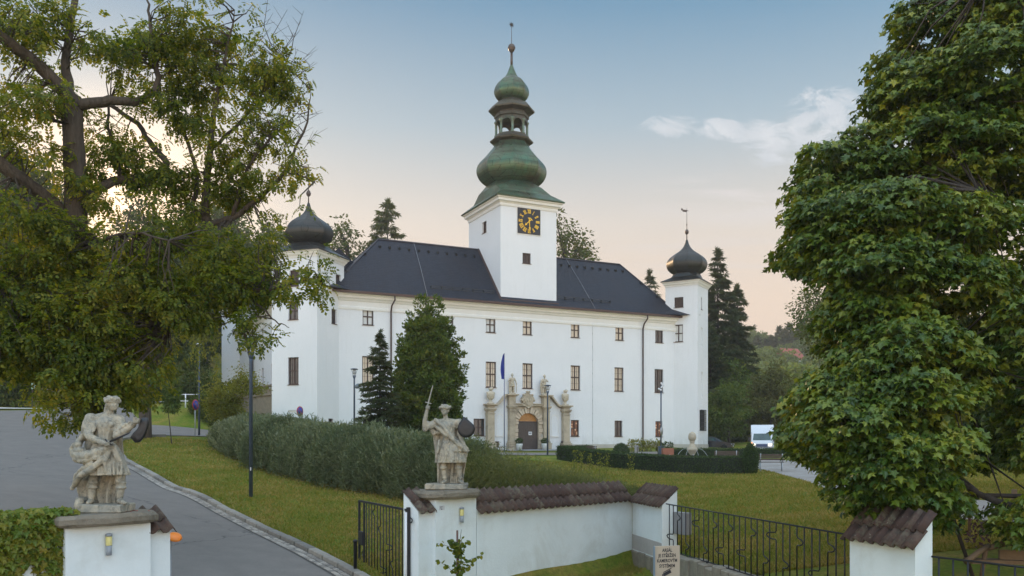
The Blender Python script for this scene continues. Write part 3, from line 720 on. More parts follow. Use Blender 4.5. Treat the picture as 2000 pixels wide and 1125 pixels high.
window(castle, *hf, 'shutter', Matrix.Translation((0, TY0, 0))); window(castle, *hl, 'shutter', LM)
fl = MB().box(TX0 - .08, TX1 + .08, -.30, TY0 - .003, EAVE + .30, EAVE + .42); fl.box(TX0 - .10, TX0 - .004, TY0, RY - .2, 14.2, 14.21)
a0 = on_roof(0, TY0); a1 = on_roof(0, RY)
fl.add([(TX0 - .22, a0[1] - .3, on_roof(0, TY0 - .3)[2] + .03), (TX0 - .003, a0[1] - .3, on_roof(0, TY0 - .3)[2] + .10), (TX0 - .003, RY, RZ + .16), (TX0 - .22, RY, RZ + .09)], [(0, 1, 2, 3)])
link('flashing', fl, M_GUT, castle)
tc_ = [(0, TZ - .75), (.06, TZ - .75), (.10, TZ - .62), (.10, TZ - .5), (.22, TZ - .36), (.36, TZ - .30), (.40, TZ - .10), (.52, TZ - .02), (.52, TZ + .06), (0, TZ + .06)]
def ring_cornice(mb, prof, x0, x1, y0, y1):
    n = len(prof); vs = []
    for sx_, sy_ in ((x0, y0), (x1, y0), (x1, y1), (x0, y1)):
        for d_, z_ in prof: vs.append((sx_ + (-d_ if sx_ == x0 else d_), sy_ + (-d_ if sy_ == y0 else d_), z_))
    fs = []
    for k in range(4):
        a = k * n; c = ((k + 1) % 4) * n
        for i in range(n - 1): fs.append((a + i, c + i, c + i + 1, a + i + 1))
    mb.add(vs, fs)
c_ = MB(); ring_cornice(c_, tc_, TX0, TX1, TY0, TY1); link('tower_cornice', c_, M_TRIM, castle)
# tower roof: square eave flaring up to an octagon
tcx, tcy = (TX0 + TX1) / 2, (TY0 + TY1) / 2
def oct_ring(r, z, cx=tcx, cy=tcy, rot=R(22.5)): return [(cx + r * math.cos(rot + k * R(45)), cy + r * math.sin(rot + k * R(45)), z) for k in range(8)]
def sq_ring8(hx, hy, z, k=.0, cx=tcx, cy=tcy):
    # 8 points on a rectangle matching the octagon order (first point right/up of +x axis)
    a = .34
    return [(cx + hx, cy + hy * k, z), (cx + hx * k, cy + hy, z), (cx - hx * k, cy + hy, z), (cx - hx, cy + hy * k, z), (cx - hx, cy - hy * k, z), (cx - hx * k, cy - hy, z), (cx + hx * k, cy - hy, z), (cx + hx, cy - hy * k, z)]
def loft(mb, rings, smooth=False, cap=True):
    n = len(rings[0]); vs = [p for r_ in rings for p in r_]; fs = []
    for i in range(len(rings) - 1):
        for k in range(n): a = i * n + k; b_ = i * n + (k + 1) % n; fs.append((a, b_, b_ + n, a + n))
    if cap: fs += [tuple(range(n - 1, -1, -1)), tuple(range((len(rings) - 1) * n, len(rings) * n))]
    mb.add(vs, fs, smooth)
hx, hy = (TX1 - TX0) / 2 + .62, (TY1 - TY0) / 2 + .62
tr = MB(); loft(tr, [sq_ring8(hx, hy, TZ + .06, .99), sq_ring8(hx + .03, hy + .03, TZ + .16, .99), sq_ring8(hx - .9, hy - .95, TZ + .95, .93), sq_ring8(2.75, 2.95, TZ + 1.75, .70), oct_ring(2.55, TZ + 2.45)])
link('tower_roof', tr, M_GREEN, castle)
def zy(y): return (HY - y) / 19.2 + .5
def rpx(r): return r / 19.2
def spline(P, n=6):
    out = []
    for i in range(len(P) - 1):
        p0 = P[max(i - 1, 0)]; p1 = P[i]; p2 = P[i + 1]; p3 = P[min(i + 2, len(P) - 1)]
        for k in range(n):
            u_ = k / n; out.append(tuple(.5 * (2 * p1[j] + (p2[j] - p0[j]) * u_ + (2 * p0[j] - 5 * p1[j] + 4 * p2[j] - p3[j]) * u_ * u_ + (3 * p1[j] - p0[j] - 3 * p2[j] + p3[j]) * u_ ** 3) for j in (0, 1)))
    out.append(tuple(P[-1])); return out
KO = 1.045
def octdome(name, P, m_, n=5, cx=tcx, cy=tcy, parent=castle, rot=R(22.5)):
    mb = MB(); loft(mb, [oct_ring(r_ * KO, z_, cx, cy, rot) for r_, z_ in (spline(P, n) if n else P)]); return link(name, mb, m_, parent)
def pr(*L): return [(rpx(r_), zy(y_)) for r_, y_ in L]
octdome('onion_dome', pr((44, 366), (53, 361), (61, 352), (65.5, 340), (65, 329), (60, 319), (49, 307), (40, 296), (34, 288), (32, 281)), M_GREEN)
octdome('lantern_base', pr((32, 282), (40, 279.5), (41, 277), (33, 270), (31, 266)), M_CORN, 0)
octdome('lantern_cornice', pr((30, 234), (33, 232), (33, 228), (30, 226), (30, 223), (43, 219.5), (43.5, 217), (36, 208), (24, 200.5), (22, 197)), M_CORN, 0)
octdome('upper_dome', pr((21.5, 199), (28, 194), (32, 186), (32.8, 179), (30.5, 170), (24, 160), (14, 152), (8.5, 143), (5, 134), (2.5, 127)), M_GREEN)
lt = MB(); cz_a, cz_b = zy(267), zy(228); rr_ = rpx(29)
cols = [(tcx + rr_ * KO * math.cos(R(22.5 + 45 * k)), tcy + rr_ * KO * math.sin(R(22.5 + 45 * k))) for k in range(8)]
colm = MB(); colm.lathe([(.20, 0), (.20, .10), (.14, .14), (.13, 1.25), (.17, 1.30), (.21, 1.40), (.21, 1.5)], 8); cme = colm.mesh('lantern_column'); cme.materials.append(M_CORN2)
for x, y in cols: link('lantern_column', cme, None, castle, (x, y, cz_a - .05))
for k in range(8):
    p, q = Vector((*cols[k], 0)), Vector((*cols[(k + 1) % 8], 0)); dv = q - p; L = dv.length; mid = MB(); nn_ = 9
    M = Matrix.Translation((p.x, p.y, 0)) @ Matrix.Rotation(math.atan2(dv.y, dv.x), 4, 'Z')
    za, zb, zc = cz_a + 1.05, cz_a + 1.38, cz_b + .05; w2 = L / 2 - .16; c0 = L / 2
    pts = [(c0 + w2 * math.cos(math.pi * i / nn_), za + (zb - za) * 1.15 * math.sin(math.pi * i / nn_)) for i in range(nn_ + 1)]
    for i in range(nn_): mid.prism([pts[i], pts[i + 1], (pts[i + 1][0], zc), (pts[i][0], zc)], 1, -.09, .09, M)
    mid.box(0, .16, -.085, .085, za, zc, M).box(L - .16, L, -.085, .085, za, zc, M)
    link('lantern_arch', mid, M_CORN, castle)
bl = MB(); bl.lathe([(.42, cz_a + .05), (.36, cz_a + .2), (.26, cz_a + .55), (.12, cz_a + .7)], 12, (tcx, tcy)); bl.tube([(tcx, tcy, cz_a + .6), (tcx, tcy, cz_b)], .05, 6)
link('bell', bl, M_CORN, castle)
sp = MB(); sp.lathe([(.13, zy(128)), (.13, zy(104))], 8, (tcx, tcy)); sp.lathe(spline([(.1, zy(103)), (.30, zy(98)), (.36, zy(93)), (.30, zy(88)), (.08, zy(85))], 3), 12, (tcx, tcy)); sp.lathe([(.39, zy(94)), (.39, zy(92.4))], 12, (tcx, tcy)); sp.tube([(tcx, tcy, zy(86)), (tcx, tcy, zy(50))], [.035, .025], 6)
link('spire', sp, mat('spire_metal', (.07, .05, .05), (.10, .08, .06), 3, .45, metal=.5), castle)
star = MB()
for k in range(8):
    a = R(45 * k + 8); r_ = .36; d_ = Vector((math.cos(a), 0, math.sin(a))); n_ = Vector((-math.sin(a), 0, math.cos(a)))
    c0 = Vector((tcx, tcy, zy(48))); star.add([c0 + n_ * .085, c0 - n_ * .085, c0 + d_ * r_, c0 + Vector((0, -.05, 0)), c0 + Vector((0, .05, 0))], [(0, 3, 2), (3, 1, 2), (1, 4, 2), (4, 0, 2)])
link('star', star, mat('star_metal', (.035, .032, .03), None, 3, .4, metal=.5), castle)

# clock
ka, kz1 = fp(1010.5, 405); kb_, kz0 = fp(1055, 459); kz0 = fp(1032, 457.5)[1]; kz1 = fp(1032, 407.5)[1]
kcx, kcz = (ka + kb_) / 2, (kz0 + kz1) / 2; kw, kh = (kb_ - ka) / 2, (kz1 - kz0) / 2
ck_ = MB().bevbox(-kw, kw, -.09, 0, -kh, kh, .012); clock = link('clock', ck_, mat('clock_black', (.012, .013, .016), (.02, .02, .025), 3, .55), castle, (kcx, TY0 - .003, kcz))
cf = MB().box(-kw - .07, kw + .07, -.05, -.002, -kh - .07, -kh).box(-kw - .07, kw + .07, -.05, -.002, kh, kh + .07).box(-kw - .07, -kw, -.05, -.002, -kh, kh).box(kw, kw + .07, -.05, -.002, -kh, kh)
link('clock_border', cf, M_TRIM, clock)
NUM = ['XII', 'I', 'II', 'III', 'IIII', 'V', 'VI', 'VII', 'VIII', 'IX', 'X', 'XI']
def stroke(mb, x0, z0, x1, z1, w, M): 
    d_ = Vector((x1 - x0, z1 - z0)).normalized() * w / 2; n_ = (-d_.y, d_.x)
    mb.prism([(x0 - n_[0], z0 - n_[1]), (x0 + n_[0], z0 + n_[1]), (x1 + n_[0], z1 + n_[1]), (x1 - n_[0], z1 - n_[1])], 1, -.12, -.094, M)
for i, s_ in enumerate(NUM):
    a = R(90 - 30 * i); rad_ = .94; nm = MB(); wd = {'I': .085, 'V': .20, 'X': .20}; tot = sum(wd[c] for c in s_); x = -tot / 2; hh = .17
    M = Matrix.Translation((rad_ * kw * .80 * math.cos(a), 0, rad_ * kh * .82 * math.sin(a))) @ Matrix.Rotation(-(a - R(90)), 4, 'Y')
    for c in s_:
        w_ = wd[c]; xc = x + w_ / 2
        if c == 'I': stroke(nm, xc, -hh, xc, hh, .048, M)
        elif c == 'V': stroke(nm, xc - .07, hh, xc, -hh, .055, M); stroke(nm, xc + .07, hh, xc + .01, -hh, .03, M)
        else: stroke(nm, xc - .075, hh, xc + .075, -hh, .055, M); stroke(nm, xc + .075, hh, xc - .075, -hh, .028, M)
        x += w_
    nm.box(-tot / 2, tot / 2, -.121, -.094, hh, hh + .022, M); nm.box(-tot / 2, tot / 2, -.121, -.094, -hh - .022, -hh, M)
    link('numeral', nm, M_GOLD, clock)
def hand(name, ang, L, w):
    h_ = MB(); M = Matrix.Rotation(-(ang - R(90)), 4, 'Y')
    h_.prism([(-w * .4, -.28), (w * .4, -.28), (w * .5, 0), (w * .3, L * .6), (w * 1.6, L * .66), (w * .5, L * .74), (w * .35, L * .9), (0, L), (-w * .35, L * .9), (-w * .5, L * .74), (-w * 1.6, L * .66), (-w * .3, L * .6), (-w * .5, 0)], 1, -.17, -.145, M)
    h_.box(-w * 1.6, w * 1.6, -.171, -.146, -.34, -.27, M); link(name, h_, M_GOLD, clock)
hand('minute_hand', R(-86), .98, .085); hand('hour_hand', R(222), .70, .09)

# ---------------------------------------------------------------- corner towers
SLW = {}
def corner_tower(cx, cy, s_, ang, zt, wins, dome=True, dz=0, k=1.0, dome_c='dark'):
    """wins: (face, centre 0..1, half width, z0, z1, style); face 0 = front left of the near corner, 1 = right"""
    M0 = Matrix.Translation((cx, cy, 0)) @ Matrix.Rotation(ang, 4, 'Z'); h = s_ / 2
    faces = [Matrix.Identity(4), Matrix.Rotation(R(90), 4, 'Z'), Matrix.Rotation(R(180), 4, 'Z'), Matrix.Rotation(R(270), 4, 'Z')]
    w_ = MB()
    for fi, Rm in enumerate(faces):
        M = M0 @ Rm @ Matrix.Translation((-h, -h, 0)); hs = []
        for (f_, c_, hw, z0, z1, st) in wins:
            if f_ == fi: hs.append([c_ * s_ - hw, c_ * s_ + hw, z0, z1])
        wall_holes(w_, 0, s_, -2.5, zt, hs, .22 if fi != 9 else 0, M)
        for (f_, c_, hw, z0, z1, st) in wins:
            if f_ != fi: continue
            if st == 'blind': w_.box(c_ * s_ - hw, c_ * s_ + hw, .10, .14, z0, z1, M)
            else: window(castle, c_ * s_ - hw, c_ * s_ + hw, z0, z1, st, M)
    link('corner_tower_wall', w_, M_PL, castle)
    cc = MB(); p = [(0, zt - .5), (.05, zt - .5), (.08, zt - .38), (.20, zt - .25), (.24, zt - .12), (.34, zt - .06), (.34, zt + .02), (0, zt + .02)]
    ring_cornice(cc, p, -h, h, -h, h); o = link('tower_cornice', cc, M_TRIM, castle); o.matrix_local = M0
    rr0 = MB(); hh = h + .42; loft(rr0, [sq_ring8(hh, hh, zt + .02, .99, 0, 0), sq_ring8(hh, hh, zt + .09, .99, 0, 0), sq_ring8(h * .80, h * .80, zt + .62, .75, 0, 0), oct_ring(1.38 * k, zt + 1.12, 0, 0)])
    o = link('corner_tower_roof', rr0, M_DOME, castle); o.matrix_local = M0
    if dome:
        q = [(1.36, 1.05), (1.62, 1.18), (1.95, 1.55), (2.08, 2.0), (2.02, 2.4), (1.75, 2.8), (1.25, 3.2), (.75, 3.55), (.42, 3.9), (.22, 4.3), (.10, 4.75)]
        dm = MB(); loft(dm, [oct_ring(r_ * k * KO, zt + z_ * k, 0, 0) for r_, z_ in spline(q, 5)]); o = link('corner_dome', dm, M_DOME, castle); o.matrix_local = M0
        f_ = MB(); f_.lathe([(.055, zt + 4.7 * k), (.045, zt + 5.3 * k), (.17, zt + 5.42 * k), (.22, zt + 5.6 * k), (.14, zt + 5.8 * k), (.04, zt + 5.9 * k), (.035, zt + 6.3 * k), (.09, zt + 6.36 * k), (.03, zt + 6.45 * k), (.02, zt + 8.15 * k)], 10)
        f_.box(-.55, .02, -.012, .012, zt + 7.72 * k, zt + 7.95 * k).box(-.75, -.55, -.012, .012, zt + 7.84 * k, zt + 8.05 * k).box(.02, .22, -.012, .012, zt + 7.86 * k, zt + 7.92 * k)
        o = link('finial', f_, MATS['spire_metal'], castle); o.matrix_local = M0 @ Matrix.Rotation(-ang, 4, 'Z')
ltx, lty = -21.2, .65
corner_tower(ltx, lty, 4.48, R(45), 16.95, [
    (3, .48, .48, 11.15, 12.75, 'dark'), (3, .48, .52, 5.6, 7.95, 'dark'), (3, .50, .62, 1.0, 3.4, 'blind'), (3, .5, .45, 14.0, 15.4, 'shutter'),
    (0, .62, .42, 11.05, 12.35, 'dark'), (0, .50, .40, .9, 2.75, 'dark'), (0, .78, .42, 14.1, 15.5, 'shutter')])
rtx, rty = w2c(18.8, 94.7)
corner_tower(rtx, rty, 3.53, R(34.2), 17.75, [
    (3, .42, .50, 15.0, 16.1, 'shutter'), (3, .40, .52, 11.35, 13.2, 'pale'),
    (0, .38, .20, 14.8, 16.1, 'dark'), (0, .40, .30, 10.9, 12.9, 'blind'), (0, .40, .30, 5.2, 8.2, 'blind')], dz=0)
# the wall window with a bar grille on the right tower
MR = Matrix.Translation((rtx, rty, 0)) @ Matrix.Rotation(R(34.2), 4, 'Z') @ Matrix.Translation((-1.765, -1.765, 0))
gr = MB(); x0, x1, z0, z1 = .70, 2.3, 1.95, 4.15
for k in range(8): x = x0 + (x1 - x0) * k / 7; gr.box(x - .02, x + .02, -.22, -.18, z0, z1)
for k in range(6): z = z0 + (z1 - z0) * k / 5; gr.box(x0 - .1, x1 + .1, -.20, -.16, z - .02, z + .02)
gr.box(x0 - .1, x0 - .06, -.2, 0, z0, z0 + .04).box(x1, x1 + .04, -.2, 0, z1, z1 + .04)
o = link('window_grille', gr, mat('iron_black', (.014, .015, .018), (.022, .022, .026), 6, .5, metal=.3), castle); o.matrix_local = MR
pn = MB().box(x0, x1, -.012, -.002, z0, z1); o = link('pane', pn, G_DARK, castle); o.matrix_local = MR
pl = MB(); pl.box(0, 3.53, -.06, -.002, -2, .52); o = link('plinth', pl, M_PLINTH, castle); o.matrix_local = MR
pl = MB(); pl.box(0, 3.53, -.06, -.002, -2, .52); o = link('plinth', pl, M_PLINTH, castle); o.matrix_local = Matrix.Translation((rtx, rty, 0)) @ Matrix.Rotation(R(34.2 + 270), 4, 'Z') @ Matrix.Translation((-1.765, -1.765, 0))
# low roof pieces between the eave and the towers
vr = MB(); vr.add([(FX1 - 1.9, -ev, ez + .1), (rtx + .2, -1.9, ez + .1), (FX1 + .2, 1.2, ez + .1), (FX1 - .6, .5, ez + 1.0)], [(0, 1, 3), (1, 2, 3), (2, 0, 3), (0, 2, 1)]); link('valley_roof', vr, MATS['slate'], castle); vr = MB()
vr.add([(FX0 + 1.6, -ev, ez + .1), (ltx + 1.2, -1.9, ez + .1), (FX0 - .2, 1.2, ez + .1), (FX0 + .4, .5, ez + .9)], [(0, 3, 1), (1, 3, 2), (2, 3, 0), (0, 1, 2)])
link('valley_roof', vr, MATS['slate'], castle)

# ---------------------------------------------------------------- side wing going back on the left
sw = MB(); swx = -22.3; L0, L1 = 2.5, 36
SM = Matrix(((0, 1, 0, swx), (-1, 0, 0, L0), (0, 0, 1, 0), (0, 0, 0, 1)))
hs = []
for k in range(6): c_ = -(4 + k * 5.2); hs += [[c_ - .5, c_ + .5, 11.2, 12.75], [c_ - .55, c_ + .55, 5.95, 8.42]]
wall_holes(sw, -(L1 - L0), 0, -1, EAVE, hs, .22, SM); sw.add([(swx, L1, -1), (FX0 + 8, L1, -1), (FX0 + 8, L1, EAVE), (swx, L1, EAVE)], [(0, 1, 2, 3)])
link('side_wall', sw, M_PL, castle)
for h_ in hs: window(castle, *h_, 'dark', SM)
sc_ = MB(); prof_ext(sc_, cp, -(L1 - L0), 0, SM); link('side_cornice', sc_, M_TRIM, castle)
gg = MB(); gg.box(-(L1 - L0), 0, -.79, -.58, ez - .14, ez + .05, SM); link('gutter', gg, M_GUT, castle)
sr_ = MB(); sr_.add([(swx - ev, 6, ez), (swx + 11, 6, ez), (swx + 11, L1 + .5, ez), (swx - ev, L1 + .5, ez), (swx + 5.2, 6, RZ - 1.0), (swx + 5.2, L1 - 5, RZ - 1.0)], [(0, 4, 5, 3), (1, 2, 5, 4), (3, 5, 2), (0, 1, 4)])
link('side_roof', sr_, MATS['slate'], castle)
corner_tower(swx + 1.0, L1 - 2.2, 4.0, R(45), 16.6, [(3, .5, .5, 5.9, 8.3, 'dark')], dome=False)
dp = MB(); dp.tube([(swx - .15, 22, 13.2), (swx - .15, 22, 1)], .08, 6); link('downpipe', dp, M_GUT, castle)
dl = MB()
for k, zz in enumerate((9.6, 6.2, 4.9)): dl.box(swx - .5, swx - .02, 6 + k * 3, 6.8 + k * 3, zz, zz + .12)
link('wall_lamp', dl, MATS['iron_black'], castle)

# ---------------------------------------------------------------- portal
def pz(px, py, off=-.3): return fp(px, py, off)
def X_(px, off=-.3): return fp(px, HY, off)[0]
kshaft = lambda w_: w_
def column(xc, w_, zt, name='portal_column'):
    c = MB(); y0 = -.62; y1 = -.005; h = w_ / 2
    c.bevbox(xc - h - .14, xc + h + .14, y0 - .14, y1, -.45, .50, .03).bevbox(xc - h - .18, xc + h + .18, y0 - .18, y1, .50, .62, .03).bevbox(xc - h - .07, xc + h + .07, y0 - .07, y1, .62, .80, .04)
    c.bevbox(xc - h, xc + h, y0, y1, .80, zt - .55, .03).bevbox(xc - h - .05, xc + h + .05, y0 - .05, y1, zt - .55, zt - .47, .02)
    c.bevbox(xc - h + .02, xc + h - .02, y0 + .01, y1, zt - .47, zt - .28, .01).bevbox(xc - h - .08, xc + h + .08, y0 - .08, y1, zt - .28, zt - .16, .03).bevbox(xc - h - .15, xc + h + .15, y0 - .15, y1, zt - .16, zt, .03)
    # sunk panel edges on the shaft
    c.box(xc - h + .10, xc + h - .10, y0 - .012, y0 + .01, 1.1, zt - .8)
    return link(name, c, M_STONE, castle)
xo0, xi0, xi1, xo1 = X_(957), X_(998.5), X_(1065.5), X_(1104)
zi, zo = pz(998, 796)[1], pz(957, 801)[1]
zi = 4.25; zo = 3.95
column(xo0, .70, zo); column(xo1, .70, zo); column(xi0, .62, zi); column(xi1, .62, zi)
en = MB()
for xc, z in ((xi0, zi), (xi1, zi), (xo0, zo), (xo1, zo)):
    hi_ = 1.0 if xc in (xi0, xi1) else .32; w_ = .34
    en.bevbox(xc - w_, xc + w_, -.62, -.006, z + .002, z + hi_ - .12, .02).bevbox(xc - w_ - .12, xc + w_ + .12, -.74, -.006, z + hi_ - .12, z + hi_ - .04, .02).bevbox(xc - w_ - .26, xc + w_ + .26, -.86, -.006, z + hi_ - .04, z + hi_ + .10, .03)
en.bevbox(xi0 + .37, xi1 - .37, -.42, -.006, zi - .03, zi + .13, .03).bevbox(xi0 + .35, xi1 - .35, -.50, -.006, zi + .13, zi + .25, .03)
link('entablature', en, M_STONE, castle)
def volute(xa, za, xb, zb):
    s = MB(); n = 12; P = []
    for i in range(n + 1):
        u_ = i / n; x = xa + (xb - xa) * u_; e = u_ * u_ * (3 - 2 * u_); z = za + (zb - za) * e + .10 * math.sin(math.pi * u_ * 1.0) * (-1); P.append((x, z))
    for i in range(n): s.prism([(P[i][0], P[i][1]), (P[i + 1][0], P[i + 1][1]), (P[i + 1][0], P[i + 1][1] + .20), (P[i][0], P[i][1] + .20)], 1, -.55, -.006)
    link('volute', s, M_STONE, castle)
volute(xo0 + .5, zo + .24, xi0 - .5, zi + .90); volute(xo1 - .5, zo + .24, xi1 + .5, zi + .90)
n = 12                                                   # plastered screen walls between the columns
for xa, za, xb, zb in ((xo0 + .3, zo + .15, xi0 - .3, zi + .85), (xo1 - .3, zo + .15, xi1 + .3, zi + .85)):
    P = [(xa + (xb - xa) * i / n, za + (zb - za) * ((i / n) ** 2 * (3 - 2 * i / n)) - .1 * math.sin(math.pi * i / n)) for i in range(n + 1)]
    link('screen_wall', MB().prism([(xa, -.4)] + P + [(xb, -.4)], 1, -.14, -.004), M_PL, castle)
for px in (976, 1083.5):
    x, _ = fp(px, HY, -.14); nc = MB(); w_ = .36; z0, z1 = 1.35, 3.0; P = [(x - w_, z0), (x + w_, z0)] + [(x + w_ * math.cos(math.pi * i / 8), z1 + w_ * math.sin(math.pi * i / 8)) for i in range(9)]
    for i in range(len(P)):
        a, c = Vector(P[i]), Vector(P[(i + 1) % len(P)]); mid = Vector((x, 2.1)); oa = mid + (a - mid) * 1.10; oc = mid + (c - mid) * 1.06
        nc.prism([tuple(a), tuple(c), tuple(oc), tuple(oa)], 1, -.165, -.141)
    nc.box(x - w_ - .1, x + w_ + .1, -.24, -.141, z0 - .10, z0 - .03); link('niche', nc, M_TRIM, castle)
# arch stones
M_STONE2 = mat('arch_stone_pale', (.50, .41, .30), (.58, .49, .37), 2.2, .85, .3, 16)
zs = 2.45; Ri, Ro = DR, DR + .48; K = 15
sur = MB()                                                           # flat field behind the voussoirs
xa, xb = xi0 + .30, xi1 - .30; top = zi - .04; arc = [(DXc + (Ri + .004) * math.cos(math.pi * i / 20), zs + (Ri + .004) * math.sin(math.pi * i / 20)) for i in range(21)]
for i in range(20):
    p, q = arc[i], arc[i + 1]; sur.prism([p, q, (q[0], top), (p[0], top)], 1, -.20, .22)
sur.box(arc[0][0], xb, -.20, .22, -.5, top).box(xa, arc[20][0], -.20, .22, -.5, top); link('portal_surround', sur, M_STONE, castle)
for i in range(K):
    a0_, a1_ = math.pi * i / K + .022, math.pi * (i + 1) / K - .022; r1 = Ro + (.10 if i % 2 == 0 else 0); r0 = Ri - .01
    s = MB().prism([(DXc + r0 * math.cos(a0_), zs + r0 * math.sin(a0_)), (DXc + r1 * math.cos(a0_), zs + r1 * math.sin(a0_)), (DXc + r1 * math.cos(a1_), zs + r1 * math.sin(a1_)), (DXc + r0 * math.cos(a1_), zs + r0 * math.sin(a1_))], 1, -.38 if i % 2 == 0 else -.30, -.19)
    link('arch_stone', s, M_STONE2, castle)
for sgn in (-1, 1):
    for k in range(7):
        z0 = -.35 + k * .40; w_ = .52 if k % 2 else .40; x0 = DXc + sgn * Ri - (.0 if sgn > 0 else 0); a, c = sorted((x0, x0 + sgn * w_))
        link('jamb_stone', MB().bevbox(a, c, -.35 if k % 2 else -.28, -.19, z0 + .018, z0 + .382, .025), M_STONE2, castle)
dk = MB(); M_DOOR = mat('door_wood', (.060, .043, .034), (.085, .062, .05), 3, .6, .3, 30, stretch=(6, 6, 1))
zt_ = 2.62
for k in range(5):
    for sg in (0, 1):
        x0 = DXc - Ri + sg * Ri; w_ = Ri / 5; dk.bevbox(x0 + k * w_ + .004, x0 + (k + 1) * w_ - .004, -.05, .03, -.4, zt_, .012)
for z in (.35, 1.0, 1.7, 2.35): dk.box(DXc - Ri + .05, DXc - .03, -.075, -.052, z, z + .07).box(DXc + .03, DXc + Ri - .05, -.075, -.052, z, z + .07)
dr = link('door', dk, M_DOOR, castle)
link('door_beam', MB().bevbox(DXc - Ri, DXc + Ri, -.09, .06, zt_, zt_ + .14, .02), M_DOOR, castle)
tp = MB(); P = [(DXc + (Ri - .002) * math.cos(math.pi * i / 20), max(zs + (Ri - .002) * math.sin(math.pi * i / 20), zt_ + .14)) for i in range(21)]
tp.add([(p[0], .10, p[1]) for p in P], [tuple(range(21))])
link('fanlight', tp, mat('fanlight', (.22, .11, .035), (.36, .19, .06), 6, .5, emis=((.8, .35, .08), .10)), castle)
nt = MB().box(DXc + .12, DXc + .48, -.085, -.076, 1.42, 1.74); no = link('notice', nt, mat('paper', (.75, .75, .74)), castle, label='small white notice on the door')
nb = MB().box(DXc + .17, DXc + .43, -.088, -.0855, 1.50, 1.66); link('notice_print', nb, mat('print_dark', (.12, .13, .16), (.4, .4, .42), 30, .7, lo=.48, hi=.52), castle)
# fanlight above has a faint warm glow in its material, no lamp
cart = MB(); xc, zc = pz(1031, 782, -.4); n = 28                        # coat of arms cartouche
ring = [(xc + (.62 + .07 * math.sin(5 * a_)) * math.cos(a_), zc + (.70 + .05 * math.sin(4 * a_ + 1)) * math.sin(a_)) for a_ in [2 * math.pi * i / n for i in range(n)]]
cart.prism(ring, 1, -.50, -.12); inn = [(xc + (p[0] - xc) * .62, zc + (p[1] - zc) * .62 - .04) for p in ring]; cart.prism(inn, 1, -.58, -.501)
for a_ in range(0, 360, 45): cart.ell((xc + .66 * math.cos(R(a_)), -.42, zc + .72 * math.sin(R(a_))), (.13, .16, .13), 8, 6)
cart.ell((xc - .12, -.56, zc + .02), (.10, .07, .16), 8, 6).ell((xc + .14, -.56, zc + .0), (.10, .07, .16), 8, 6).ell((xc, -.45, zc + .82), (.28, .16, .12), 8, 6)
link('coat_of_arms', cart, M_STONE, castle)
for px in (929, 1140): pass
hk_ = MB(); hk_.box(DXc + 1.35, DXc + 1.6, -.33, -.31, 1.2, 1.5); link('plaque', hk_, mat('plaque_stone', (.5, .46, .38)), castle)
# little street-number plate and camera under the sill
# ------------------------------------------------------------------ gate wall, pillars, fence
GB = -3.6                                                            # court level relative to the camera height
M_WALL = mat('wall_plaster', (.66, .72, .72), (.72, .78, .78), .9, .92, .35, 16, c3=(.60, .64, .62), s3=.7)
nt_ = NT(M_WALL)
M_TILE = bpy.data.materials.new('roof_tile'); M_TILE.use_nodes = True; t = NT(M_TILE); b = M_TILE.node_tree.nodes['Principled BSDF']
oi = t.new('ShaderNodeObjectInfo'); v = t.coord('Object'); mp = t.new('ShaderNodeVectorMath', operation='ADD'); t.l.new(v, mp.inputs[0]); t.l.new(oi.outputs['Location'], mp.inputs[1])
base_c = t.ramp(oi.outputs['Random'], [(0.0, (.068, .040, .031)), (.5, (.098, .058, .044)), (1.0, (.080, .042, .032))])
col = t.mix(t.ramp(t.noise(mp.outputs[0], 9, 6, .75), [(.42, 0.0), (.62, .7)]), base_c, (.050, .038, .033))
col = t.mix(t.ramp(t.noise(mp.outputs[0], 22, 4, .7), [(.66, 0.0), (.71, .9)]), col, (.34, .34, .27))
# lichen sits on the upper courses
pos = t.new('ShaderNodeSeparateXYZ'); t.l.new(v, pos.inputs[0])
lic = t.math('MULTIPLY', t.ramp(t.noise(mp.outputs[0], 12, 5, .8), [(.44, 0.0), (.58, 1.0)]), t.ramp(oi.outputs['Random'], [(.15, 0.0), (.95, .55)]))
col = t.mix(lic, col, (.17, .17, .115))
t.l.new(col, b.inputs['Base Color']); b.inputs['Roughness'].default_value = .82; b.inputs['Specular IOR Level'].default_value = .25
bp = t.new('ShaderNodeBump'); bp.inputs['Strength'].default_value = .6; bp.inputs['Distance'].default_value = .01
t.l.new(t.noise(mp.outputs[0], 45, 5, .8), bp.inputs['Height']); t.l.new(bp.outputs[0], b.inputs['Normal'])
TW = .235; TL = .40
def tile_mesh():
    mb = MB(); prof = [(-.5, .012), (-.38, .0), (-.2, -.004), (-.05, .012), (.08, .062), (.22, .088), (.36, .062), (.5, .012), (.58, -.004)]
    vs = []; n = len(prof)
    for y in (0, TL):
        for x, z in prof: vs.append((x * TW, y, z))
    for y in (0, TL):
        for x, z in prof: vs.append((x * TW, y, z - .018))
    fs = []
    for i in range(n - 1):
        fs += [(i, i + 1, n + i + 1, n + i), (2 * n + i + 1, 2 * n + i, 3 * n + i, 3 * n + i + 1), (i + 1, i, 2 * n + i, 2 * n + i + 1), (n + i, n + i + 1, 3 * n + i + 1, 3 * n + i)]
    fs += [(0, n, 3 * n, 2 * n), (n - 1, 2 * n - 1, 4 * n - 1, 3 * n - 1)]
    mb.add(vs, fs, True); me = mb.mesh('roof_tile'); me.materials.append(M_TILE); return me
TILE = tile_mesh()
